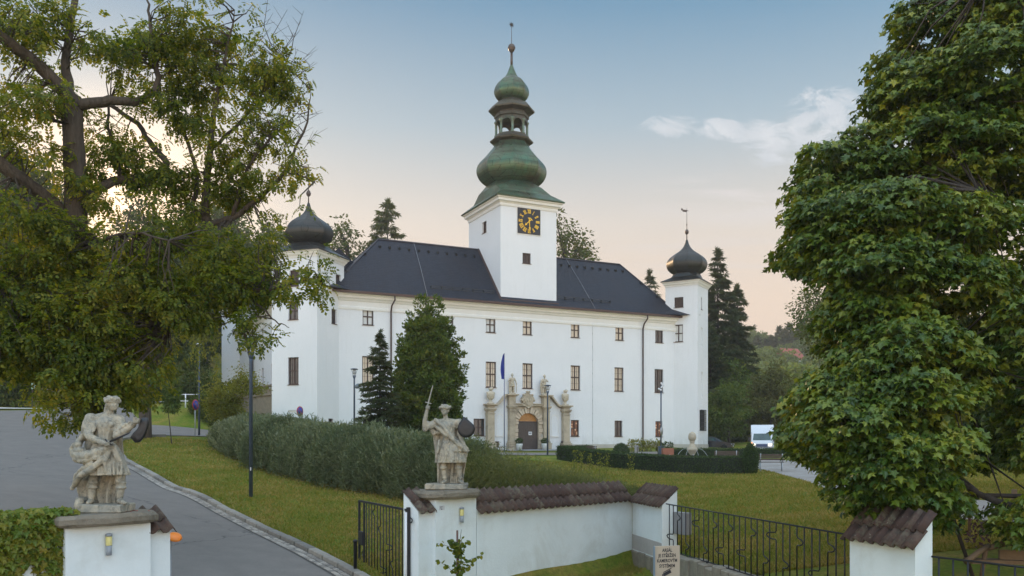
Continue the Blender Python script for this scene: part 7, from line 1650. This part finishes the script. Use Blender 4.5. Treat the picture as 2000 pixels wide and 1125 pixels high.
def bust(px, zb, lab, yaw):
    x, _ = fp(px, HY, -.4); o = thing('portal_trophy', lab, 'statue', c2w(x, -.44, zb), CR + yaw); S = Sculpt()
    S.bevbox(-.30, .30, -.24, .24, 0, .12, .02); S.lathe([(.26, .1), (.17, .2), (.15, .35), (.30, .50), (.40, .72), (.42, .95), (.34, 1.1), (.2, 1.2)], 18, sy=.7)
    for k in range(-2, 3): S.cap((k * .15, -.22 + .04 * abs(k), .55, .03), (k * .17, -.24 + .05 * abs(k), 1.0, .035))
    S.ell((-.30, 0, 1.05), (.17, .15, .10)).ell((.30, 0, 1.05), (.17, .15, .10)); S.cap((0, 0, 1.15, .09), (0, 0, 1.28, .09)); S.ell((0, -.02, 1.36), (.18, .20, .15)); S.ell((.1, -.06, 1.45), (.22, .12, .09)); S.ell((-.12, -.02, 1.43), (.14, .12, .08)); S.cap((-.1, 0, 1.48, .05), (.12, -.02, 1.55, .06), (.22, -.04, 1.44, .05))
    carve('trophy', S, M_STATP, o, .028, 1, .012, 9)
bust(958, 3.95 + .42, 'stone armour trophy with plumed helmet on the far left portal column', 0); bust(1103.5, 3.95 + .42, 'stone armour trophy with plumed helmet on the far right portal column', R(15))
# ------------------------------------------------------------------ street furniture
M_POLE = mat('pole_blue', (.045, .065, .095), (.060, .082, .115), 3, .45, metal=.2)
M_GALV = mat('galvanised', (.32, .33, .34), (.42, .43, .44), 4, .45, metal=.5)
def street_lamp(label, px, d_, h=6.05, group='street lamps with Y arms'):
    loc = at_px(px, d_); o = thing('street_lamp', label, 'street lamp', loc, R(10), group)
    link('pole', MB().tube([(0, 0, -.2), (0, 0, h - 1.0), (0, 0, h - .85)], [.075, .062, .062], 12), M_POLE, o)
    link('neck', MB().lathe([(.062, h - .86), (.07, h - .84), (.14, h - .62), (.12, h - .60)], 14), M_POLE, o)
    for k in range(3):
        a = R(90 + 120 * k) if d_ > 50 else R(0 + 120 * k); link('arm', MB().tube([(math.cos(a) * .09, math.sin(a) * .09, h - .62), (math.cos(a) * .25, math.sin(a) * .25, h - .16)], .015, 6), M_POLE, o)
    link('lamp_head', MB().lathe([(.10, h - .16), (.28, h - .14), (.29, h - .09), (.12, h - .05), (.02, h - .04)], 20), M_POLE, o); link('lamp_glass', MB().lathe([(.10, h - .50), (.13, h - .17)], 12), mat('lamp_glass', (.45, .47, .46), None, 2, .2), o)
    link('sticker', MB().box(-.02, .02, -.078, -.070, 1.0, 1.12), mat('sticker', (.6, .6, .6)), o) if d_ < 40 else None
    return o
street_lamp('tall blue-grey street lamp on the lawn right of the dagger statue', 490, 33.0)
street_lamp('street lamp left of the young spruce in front of the facade', 692, 68)
street_lamp('street lamp in front of the right inner portal pillar', 1069.5, 75)
loc = at_px(699, 67.5); o = thing('floodlight', 'grey oval floodlight fixed to the lamp post beside the young spruce', 'floodlight', (loc.x, loc.y, CZ + (HY - 754) / F * 67.5), R(20)); link('lamp_body', MB().ell((0, 0, 0), (.26, .17, .19), 12, 8, Matrix.Rotation(R(-30), 4, 'Y')), mat('flood_grey', (.10, .13, .14), (.15, .18, .19), 2, .3), o); link('bracket', MB().tube([(-.28, 0, -.05), (0, 0, -.12)], .02, 5), M_POLE, o)
# camera mast
loc = at_px(1291, 72); h = top_h(1291, 750, 72); o = thing('camera_mast', 'slim dark mast with white cameras in front of the right facade windows', 'mast', loc)
link('pole', MB().tube([(0, 0, -.2), (0, 0, h)], .06, 10), M_POLE, o); link('foot_box', MB().bevbox(-.22, .22, -.2, .2, 0, .85, .02), M_POLE, o)
wc_ = mat('camera_white', (.7, .71, .72), None, 3, .4)
for k, (dx_, dz_, a) in enumerate(((-.12, -.45, .5), (.10, -.22, -.6), (.06, -.02, .9))): link('camera', MB().bevbox(-.16, .16, -.07, .07, -.06, .07, .02, Matrix.Translation((dx_, -.12, h + dz_)) @ Matrix.Rotation(a, 4, 'Y')), wc_, o)
z_ = CZ + (HY - 842) / F * 72 - loc.z; link('sign_disc', MB().lathe([(.34, -.012), (.34, .012)], 24, M=Matrix.Translation((.04, -.09, z_)) @ Matrix.Rotation(R(62), 4, 'Z') @ Matrix.Rotation(R(90), 4, 'X')), M_GALV, o)
# sign poles at the left
def disc_sign(label, px, d_, h, yaw, rad_=.30):
    loc = at_px(px, d_); o = thing('road_sign', label, 'sign', loc, yaw); link('post', MB().tube([(0, 0, -.2), (0, 0, h)], .03, 8), M_GALV, o); M = Matrix.Translation((0, -.04, h - rad_)) @ Matrix.Rotation(R(90), 4, 'X')
    link('disc', MB().lathe([(rad_, -.01), (rad_, .008)], 28, M=M), mat('sign_red', (.42, .03, .04), None, 3, .4), o); link('blue_field', MB().lathe([(rad_ * .80, .009), (rad_ * .80, .012)], 28, M=M), mat('sign_blue', (.02, .05, .32), None, 3, .4), o)
    link('red_bar', MB().box(-rad_ * .8, rad_ * .8, -.056, -.0535, -.025, .025, Matrix.Translation((0, 0, h - rad_)) @ Matrix.Rotation(R(45), 4, 'Y')), MATS['sign_red'], o); return o
disc_sign('blue and red round no parking sign rising over the hedge before the left tower', 585, 66, 2.5, R(62), .36)
disc_sign('round sign seen edge on with a white post on the grass corner', 381, 56, 2.35, R(75), .34)
loc = at_px(389, 58); h = top_h(389, 672, 58); o = thing('street_lamp', 'tall slim street lamp with small white head on the grass left of the chateau', 'street lamp', loc)
link('pole', MB().tube([(0, 0, -.2), (0, 0, h)], [.07, .04], 10), M_POLE, o); link('lamp_head', MB().bevbox(-.20, .10, -.1, .1, h - .05, h + .05, .03), wc_, o)
# flag
loc = Vector(((985 - 1000) / F * 80, 80, 0)); loc.z = gz(loc.x, loc.y); h = CZ + (HY - 690) / F * 80 - loc.z; o = thing('flagpole', 'thin flagpole with a limp dark blue flag left of the portal', 'flagpole', loc)
link('pole', MB().tube([(0, 0, -.2), (0, 0, h)], [.05, .03], 10), mat('pole_pale', (.12, .14, .22), None, 3, .4), o)
fl_ = MB(); n = 14; vs = []
for j in range(n + 1):
    z = h - .05 - 2.3 * j / n; w_ = .05 + .26 * math.sin(min(j / n, .95) * 2.6) ** .8
    for i in range(6): u_ = i / 5; vs.append((-.03 - w_ * u_ , .10 * math.sin(u_ * 6 + j * .5), z))
fl_.add(vs, [(j * 6 + i, j * 6 + i + 1, (j + 1) * 6 + i + 1, (j + 1) * 6 + i) for j in range(n) for i in range(5)], True); link('flag', fl_, mat('flag_blue', (.010, .022, .20), (.014, .03, .26), 3, .7), o)
# fountain
fd = 59.0; loc = at_px(1352, fd); fz = loc.z; o = thing('fountain', 'stone fountain pillar with pine cone top and thin water jets behind the box hedge', 'fountain', loc); zt = CZ + (HY - 843) / F * fd - fz
pf = [(.30, 0), (.28, .9), (.34, .95), (.42, 1.05), (.46, 1.25), (.40, 1.42), (.30, 1.50), (.26, 1.62), (.20, 1.70), (.30, 1.76), (.22, 1.84)]; k_ = (zt - .62) / 1.84
link('shaft', MB().lathe([(r_ * .66, z * k_) for r_, z in pf], 20), M_STONE, o); link('pine_cone', MB().lathe(spline([(.14, zt - .66), (.25, zt - .50), (.27, zt - .33), (.20, zt - .12), (.04, zt)], 4), 16), M_STONE, o)
link('capital_ring', MB().lathe([(.30, 1.08 * k_), (.36, 1.16 * k_), (.36, 1.28 * k_), (.30, 1.36 * k_)], 12), M_STONE, o)
link('basin', MB().lathe([(3.2, .02), (3.2, .36), (2.9, .40), (2.9, .18), (0.35, .18)], 48, cap=False), M_STONE, o); link('basin_water', MB().lathe([(2.88, .26), (.3, .26)], 48, cap=False), mat('water', (.10, .13, .13), None, 2, .05), o)
wt = mat('water_jet', (.55, .58, .60), None, 2, .2)
for k in range(8):
    a = R(45 * k + 10); P = [(math.cos(a) * (.3 + 1.1 * u_), math.sin(a) * (.3 + 1.1 * u_), 1.25 * k_ + .45 * u_ - 1.55 * u_ * u_ + .0) for u_ in [i / 8 for i in range(9)]]; link('water_jet', MB().tube(P, .008, 4), wt, o)
# benches
M_SLAT = mat('bench_slat', (.075, .045, .032), (.11, .07, .05), 4, .6, stretch=(1, 8, 8)); M_BF = mat('bench_frame', (.30, .31, .32), (.38, .39, .40), 3, .5, metal=.3)
def bench(label, px, d_, rz, w=1.7, back=True, hi_=.48, group=None, m_=None, frame=None):
    loc = at_px(px, d_); o = thing('bench', label, 'bench', loc, rz, group)
    for k in range(4): link('seat_slat', MB().bevbox(-w / 2, w / 2, -.22 + k * .115, -.12 + k * .115, hi_ - .04, hi_, .006), m_ or M_SLAT, o)
    if back:
        for k in range(3): link('back_slat', MB().bevbox(-w / 2, w / 2, .27 + .02 * k, .30 + .02 * k, hi_ + .10 + k * .13, hi_ + .20 + k * .13, .006), m_ or M_SLAT, o)
    for sx_ in (-1, 1):
        x = sx_ * (w / 2 - .12); link('leg', MB().tube([(x, -.20, -.2), (x, -.20, hi_ - .05), (x, .24, hi_ - .05), (x, .34, hi_ + (.50 if back else -.05))], .034, 6).tube([(x, .24, -.2), (x, .24, hi_ - .05)], .034, 6), frame or M_BF, o)
    return o
bench('dark slatted bench with its back to us in front of the fountain', 1328, 55.5, R(180 + 5), 1.75)
bench('wooden bench with pale frame right of the fountain in front of the back hedge', 1417, 58, R(180 - 4), 1.55, hi_=.60)
bench('wooden bench with pale frame between the conical bush and the maple', 1506, 53.5, R(180 - 12), 1.5, hi_=.60)
bench('small dark bench behind the corner of the front hedge', 1152, 70, R(160), 1.3)
bench('small pale bench at the left of the portal beside the flagpole', 989, 81.5, CR, 1.4, back=False, frame=M_STONE)
# planters
def planter(label, px, d_, m_, h=.62, r_=.32, square=False, n=220, lm=None, group=None):
    loc = at_px(px, d_) if not isinstance(px, Vector) else px; o = thing('planter', label, 'planter', loc, 0, group)
    if square: link('pot', MB().bevbox(-r_, r_, -r_, r_, 0, h, .02), m_, o)
    else: link('pot', MB().lathe([(r_ * .75, 0), (r_, h * .8), (r_ * 1.05, h), (r_ * .9, h - .04)], 14), m_, o)
    rng = np.random.default_rng(int(loc.x * 10) % 97 + 3); P = np.array([0, 0, h + .22]) + rdir(n, rng) * np.array([r_, r_, .26]); link('plant', leaves('plant', P, rng.normal(size=(n, 3)) + np.array([0, 0, .8]), rng.normal(size=(n, 3)), .14 * rng.uniform(.7, 1.3, n), T_SIMPLE), lm or LM_BOX, o, kind='stuff'); return o
pm_ = mat('pot_white', (.62, .63, .62), (.50, .52, .45), 3, .6); px_l, px_r = c2w(DXc - 1.35, -1.0), c2w(DXc + 1.42, -1.0)
for q, lab in ((px_l, 'pale pot with green plants left of the chateau door'), (px_r, 'pale pot with green plants right of the chateau door')): q.z = gz(q.x, q.y) + .05; planter(lab, q, 0, pm_, group='pots beside the portal door')
planter('red-brown square planter box near the camera mast', 1304, 70, mat('pot_red', (.26, .09, .05), (.32, .12, .07), 3, .8), .75, .42, True)
loc = at_px(1243, 72); o = thing('stone_post', 'grey square stone post with a brown stripe right of the round bush', 'post', loc); link('post_body', MB().bevbox(-.14, .14, -.14, .14, -.1, .92, .02), mat('post_grey', (.24, .23, .22), (.32, .31, .30), 4, .8), o); link('stripe', MB().box(.02, .08, -.145, -.1405, .1, .8), M_GUT, o)
for i, px in enumerate((966.5, 1095.5)):
    x, _ = fp(px, HY); q = c2w(x, -.4, 0); q.z = gz(q.x, q.y); o = thing('litter_bin', ['small dark bin beside the far left portal column', 'small dark bin beside the far right portal column'][i], 'bin', q, CR); link('bin_body', MB().bevbox(-.14, .14, -.2, .1, .25, .85, .02), M_GUT, o); link('leg', MB().box(-.02, .02, -.02, .02, -.2, .25), M_GUT, o)
# truck
def wheel(par, x, y, r_, w_, ax='x'):
    t_ = MB().lathe([(r_ * .6, -w_ / 2), (r_ * .95, -w_ / 2), (r_, -w_ * .3), (r_, w_ * .3), (r_ * .95, w_ / 2), (r_ * .6, w_ / 2)], 24, M=Matrix.Translation((x, y, r_)) @ Matrix.Rotation(R(90), 4, 'Y')); w = link('wheel', t_, mat('tyre', (.012, .012, .013), None, 4, .8), par); link('rim', MB().lathe([(.02, -w_ * .45), (r_ * .6, -w_ * .40), (r_ * .6, w_ * .40), (.02, w_ * .45)], 16, M=Matrix.Translation((x, y, r_)) @ Matrix.Rotation(R(90), 4, 'Y')), M_GALV, w)
td = 88.0; loc = at_px(1488, td); loc.z = CZ - .86; o = thing('box_truck', 'white box truck facing us with its headlights on, half hidden by the maple', 'truck', loc, R(-17)); MW = mat('truck_white', (.56, .60, .64), (.60, .64, .68), 1, .35)
cab = MB(); cab.prism([(-.05, .35), (-.12, .95), (.05, 1.25), (.62, 1.98), (.9, 2.10), (1.9, 2.12), (1.9, .35)], 0, -.98, .98); link('cab', cab, MW, o)
link('cargo_box', MB().bevbox(-1.12, 1.12, 1.95, 6.0, .55, 2.86, .03).add([(-1.05, .95, 2.10), (1.05, .95, 2.10), (1.1, 1.96, 2.82), (-1.1, 1.96, 2.82), (-1.05, 1.94, 2.10), (1.05, 1.94, 2.10)], [(0, 1, 2, 3), (0, 3, 4), (1, 5, 2), (0, 4, 5, 1)]), MW, o)
link('windscreen', MB().add([(-.88, .075, 1.27), (.88, .075, 1.27), (.80, .60, 1.93), (-.80, .60, 1.93), (-.88, .055, 1.28), (.88, .055, 1.28), (.80, .58, 1.95), (-.80, .58, 1.95)], [(4, 5, 6, 7), (0, 1, 5, 4), (1, 2, 6, 5), (2, 3, 7, 6), (3, 0, 4, 7)]), mat('windscreen', (.025, .055, .06), (.05, .10, .10), 1, .08), o)
link('grille', MB().bevbox(-.55, .55, -.16, -.08, .62, .90, .02), mat('truck_grille', (.03, .06, .14), None, 2, .3), o); link('bumper', MB().bevbox(-1.0, 1.0, -.22, .1, .30, .58, .04), mat('bumper_grey', (.10, .11, .12), None, 2, .6), o)
for sx_ in (-1, 1):
    link('headlight', MB().bevbox(sx_ * .80 - .16, sx_ * .80 + .16, -.18, -.08, .72, .94, .03), mat('headlight', (.9, .85, .75), None, 1, .2, emis=((1, .82, .55), 3.0)), o); link('mirror', MB().bevbox(sx_ * 1.20 - .12, sx_ * 1.20 + .12, .25, .35, 1.15, 1.6, .02), mat('mirror_black', (.015, .015, .017), None, 2, .4), o)
    for y in (.75, 4.8): wheel(o, sx_ * .88, y, .36, .24)
link('indicator', MB().bevbox(-1.0, -.90, -.17, -.10, .95, 1.08, .01), mat('indicator', (.9, .3, .03), None, 1, .3, emis=((1, .35, .05), 3)), o); link('number_plate', MB().box(-.26, .26, -.235, -.222, .38, .50), wc_, o)
# parked dark car
cdp = 97.0; loc = at_px(1392, cdp); loc.z = CZ - .62; o = thing('parked_car', 'dark estate car parked behind the corner of the right tower', 'car', loc, R(-24)); MC = mat('car_paint', (.012, .014, .02), (.016, .018, .026), 1, .2, spec=.8)
bd = MB(); P = [(-2.2, .30), (-2.25, .62), (-2.15, .86), (-1.9, .98), (1.25, .92), (2.1, .76), (2.22, .50), (2.15, .28)]; bd.prism([(x, z) for x, z in P], 1, -.88, .88); P2 = [(-2.05, .96), (-1.75, 1.38), (-1.2, 1.50), (.1, 1.48), (.65, 1.25), (1.2, .93)]
vs = [(x, -.80, z) if z < 1 else (x, -.66, z) for x, z in P2] + [(x, .80, z) if z < 1 else (x, .66, z) for x, z in P2]; n = len(P2); bd.add(vs, [tuple(range(n)), tuple(range(2 * n - 1, n - 1, -1))] + [(i, i + 1, n + i + 1, n + i) for i in range(n - 1)]); link('body', bd, MC, o)
gl_ = MB()
for sy_ in (-1, 1): gl_.add([(-1.7, sy_ * .775, 1.02), (.95, sy_ * .775, 1.0), (.45, sy_ * .70, 1.28), (.05, sy_ * .675, 1.42), (-1.2, sy_ * .675, 1.43), (-1.6, sy_ * .70, 1.32)], [(0, 1, 2, 3, 4, 5)])
gl_.add([(-2.06, -.70, 1.02), (-2.06, .70, 1.02), (-1.80, .62, 1.34), (-1.80, -.62, 1.34)], [(0, 1, 2, 3)]); link('window_glass', gl_, MATS['windscreen'], o)
for x in (-1.4, 1.4):
    for y in (-.80, .80): t_ = MB().lathe([(.2, -.1), (.33, -.1), (.33, .1), (.2, .1)], 20, M=Matrix.Translation((x, y, .33)) @ Matrix.Rotation(R(90), 4, 'X')); w = link('wheel', t_, MATS['tyre'], o); link('rim', MB().lathe([(.02, -.09), (.2, -.08), (.2, .08), (.02, .09)], 12, M=Matrix.Translation((x, y, .33)) @ Matrix.Rotation(R(90), 4, 'X')), M_GALV, w)
for y in (-.72, .72): link('headlight', MB().bevbox(2.12, 2.20, y - .14, y + .14, .58, .72, .01), M_GALV, o); link('tail_light', MB().bevbox(-2.26, -2.16, y - .12, y + .12, .66, .86, .01), mat('tail_red', (.3, .01, .01), None, 1, .3), o)
link('number_plate', MB().box(2.225, 2.235, -.26, .26, .38, .50), wc_, o)
# balustraded stone stair at the left wing
p0 = W(530, 772, 80); p1 = W(452, 772, 88); L, rz = frame_of((p1.x, p1.y), (p0.x, p0.y)); zt_ = p0.z; gb = 5.2 + CZ - CZ
o = thing('stone_terrace', 'brown stone terrace with baluster railing and arch at the left wing of the chateau', 'terrace', (p1.x, p1.y, zt_ - 4.4), rz); MT = mat('terrace_stone', (.20, .165, .115), (.27, .225, .16), 2, .85, .4, 10)
tw_ = MB(); ac = L * .80; ar = .85; zt = 4.4; tw_.box(0, ac - ar, 0, .5, -1.5, zt - .003).box(ac + ar, L, 0, .5, -1.5, zt - .003)
P = [(ac + ar * math.cos(math.pi * i / 12), 2.0 + ar * math.sin(math.pi * i / 12)) for i in range(13)]
for i in range(12): tw_.prism([P[i], P[i + 1], (P[i + 1][0], zt - .003), (P[i][0], zt - .003)], 1, 0, .5)
tw_.box(0, L, 1.5, 1.6, -1.5, zt); link('terrace_wall', tw_, MT, o); link('cornice', MB().bevbox(-.1, L + .1, -.12, .6, zt, zt + .12, .02), MT, o); link('handrail', MB().bevbox(-.1, L + .1, -.06, .26, zt + .86, zt + 1.0, .02), MT, o)
bal = MB().lathe([(.09, 0), (.09, .06), (.06, .10), (.105, .28), (.05, .55), (.045, .66), (.08, .70), (.08, .74)], 10).mesh('baluster'); bal.materials.append(MT); nb_ = int(L / .34)
for k in range(nb_): link('baluster', bal, None, o, ((k + .5) * L / nb_, .10, zt + .12))
o2 = thing('stone_stair', 'sloping stone stair cheek with end pillar behind the yellow-green shrub', 'stair', (p1.x, p1.y, zt_ - 4.4), math.atan2(-3.2, -3.0)); link('cheek', MB().prism([(0, -2), (5.2, -2), (5.2, 2.6), (4.6, 3.0), (0, 5.3)], 1, 0, .35), MT, o2); link('end_pillar', MB().bevbox(5.2, 5.9, -.15, .5, -1, 3.4, .04), MT, o2)
for k in range(7): link('step', MB().box(4.6 - k * .65, 5.2 - k * .65, -1.6, -.01, -1, 1.6 + k * .36), MT, o2)
# white tubular barrier, green board, boulder
loc = at_px(386, 67.0); o = thing('tube_barrier', 'white tubular barrier on the grass bank left of the chateau', 'barrier', (loc.x, loc.y, loc.z), R(4)); wp = MATS['white_paint']
for k in range(3): link('post', MB().tube([(-.9 + k * .95, 0, -.2), (-.9 + k * .95, 0, 1.1)], .05, 8), wp, o)
for z in (.55, 1.05): link('rail', MB().tube([(-1.3, 0, z), (1.1, 0, z)], .035, 6), wp, o)
loc = at_px(69, 76); o = thing('info_board', 'small green and white board on posts among the bushes at the far left', 'sign', loc, R(-8)); zb = CZ + (HY - 760) / F * 76 - loc.z
link('board', MB().bevbox(-.36, .36, -.02, .02, zb, zb + .52, .01), mat('board_green', (.06, .30, .14), (.30, .42, .30), 3, .5), o); link('panel', MB().box(-.32, -.02, -.026, -.021, zb + .06, zb + .46), mat('board_white', (.55, .60, .55)), o)
for x in (-.3, .3): link('post', MB().tube([(x, .03, -.3), (x, .03, zb + .4)], .03, 6), M_SLAT, o)
loc = at_px(8, 88); o = thing('boulder', 'pinkish boulder at the left edge beside the upper path', 'boulder', loc); rk = MB().ell((0, 0, .1), (.95, .6, .42), 12, 8); rough_block(rk, 'rock', mat('pink_rock', (.36, .22, .17), (.42, .27, .22), 2, .9), o, .2)
# rustic log frame, log seat and stakes at the lower right
M_LOG = mat('log_dark', (.022, .017, .013), (.05, .038, .028), 4, .9, .8, 14, stretch=(1, 1, 1)); M_LOGL = mat('log_light', (.12, .075, .040), (.18, .12, .07), 3, .85, .5, 10)
loc = W(1900, 1100, 15.5); loc.z = gz(loc.x, loc.y); o = thing('climbing_frame', 'rustic climbing frame of dark logs under the maple', 'log frame', loc)
def lg(L, r0, r1, m_, par, name='log'):
    mb = MB(); D = rel(L, par); mb.tube([tuple(p) for p in D], [r0 + (r1 - r0) * i / (len(D) - 1) for i in range(len(D))], 8); link(name, mb, m_, par)
lg([(1838, 964, 15.5), (1910, 967, 15.3), (2000, 969, 15.1), (2080, 972, 15)], .035, .042, M_LOG, o); lg([(1846, 956, 15.5), (1853, 985, 15.5), (1869, 1035, 15.5), (1888, 1090, 15.5), (1903, 1135, 15.5)], .030, .036, M_LOG, o)
lg([(1907, 968, 15.35), (1885, 1010, 15.4), (1868, 1037, 15.45)], .026, .022, M_LOG, o); lg([(1852, 992, 15.5), (1888, 972, 15.4)], .020, .020, M_LOG, o); lg([(1844, 958, 15.5), (1848, 975, 15.5), (1857, 968, 15.5)], .022, .018, M_LOG, o); lg([(1905, 962, 15.3), (1912, 974, 15.3)], .02, .02, M_LOG, o)
loc = W(1894, 1040, 19.5); loc.z = gz(loc.x, loc.y); o = thing('stake', 'pale wooden stake with a small purple-leaved plant beside the gravel path', 'stake', loc); lg([(1896, 968, 19.5), (1894, 1000, 19.5), (1893, 1045, 19.5)], .035, .035, M_LOGL, o, 'post')
rng = np.random.default_rng(8); n = 110; P = np.array([.25, 0, .42]) + rng.normal(size=(n, 3)) * np.array([.17, .12, .20]); link('foliage', leaves('foliage', P, rng.normal(size=(n, 3)), rng.normal(size=(n, 3)), .11 * rng.uniform(.7, 1.4, n), T_SIMPLE), leafmat('purple_leaves', [(.05, .02, .03), (.09, .04, .05), (.07, .08, .03)], .3), o, kind='stuff')
loc = at_px(1981, 27); o = thing('stake', 'short thick pale post in the shade at the right edge beyond the path', 'stake', loc); link('post', MB().tube([(0, 0, -.2), (0, 0, .5)], [.09, .08], 8), M_LOGL, o)
loc = W(1950, 1100, 15.0); loc.z = gz(loc.x, loc.y); o = thing('wooden_bench', 'rough split log seat with slanting props at the lower right corner', 'log seat', loc)
lg([(1886, 1098, 14.8), (1912, 1078, 14.9), (1932, 1066, 15)], .055, .045, M_LOGL, o); lg([(1930, 1070, 15), (1968, 1060, 15.1), (2040, 1055, 15.2)], .05, .06, M_LOGL, o); lg([(1926, 1068, 15), (1920, 1105, 15), (1917, 1125, 15)], .045, .035, M_LOGL, o)
def plank(px0, py0, px1, py1, d_, h_, th, name='plank'):
    a, c = W(px0, py0, d_) - o.location, W(px1, py1, d_) - o.location; link(name, MB().add([(a.x, -.1, a.z), (c.x, -.1, c.z), (c.x, -.1, c.z + h_), (a.x, -.1, a.z + h_), (a.x, -.1 + th, a.z), (c.x, -.1 + th, c.z), (c.x, -.1 + th, c.z + h_), (a.x, -.1 + th, a.z + h_)], [(0, 1, 2, 3), (7, 6, 5, 4), (0, 4, 5, 1), (1, 5, 6, 2), (2, 6, 7, 3), (3, 7, 4, 0)]), M_LOGL, o)
plank(1934, 1088, 2050, 1092, 15.2, .16, .05); plank(1905, 1103, 2050, 1106, 14.8, .07, .30)
# red leaves dropped on the left cap slab
p = wl_pt(1.15, .1); rng = np.random.default_rng(1); n = 14; P = np.array([[p[0], p[1], CZ - 1.125]]) + rng.normal(size=(n, 3)) * np.array([.10, .10, .004]); link('fallen_leaves', leaves('fallen_leaves', P, rng.normal(size=(n, 3)) * np.array([1, 1, .1]), np.tile([0, 0, 1.], (n, 1)) + rng.normal(size=(n, 3)) * .3, np.full(n, .05), T_SIMPLE), mat('red_leaf', (.30, .02, .01), (.38, .05, .02)), None, kind='stuff', label='few red fallen leaves on the slab under the dagger statue', cat='leaves')

# ------------------------------------------------------------------ haze
hm = bpy.data.materials.new('haze'); hm.use_nodes = True; t = NT(hm); t.n.clear(); ho = t.new('ShaderNodeOutputMaterial'); pvn = t.new('ShaderNodeVolumePrincipled')
pvn.inputs['Color'].default_value = (.93, .92, .90, 1); pvn.inputs['Density'].default_value = .00042; pvn.inputs['Anisotropy'].default_value = .2; t.l.new(pvn.outputs[0], ho.inputs['Volume'])
zlo = float(GZ.min()) - 1.0
link('haze', MB().box(-905, 1105, -65, 1010, zlo, max(float(GZ.max()) + 60, 130)), hm, kind='stuff', label='thin pale evening haze over the whole valley', cat='haze')
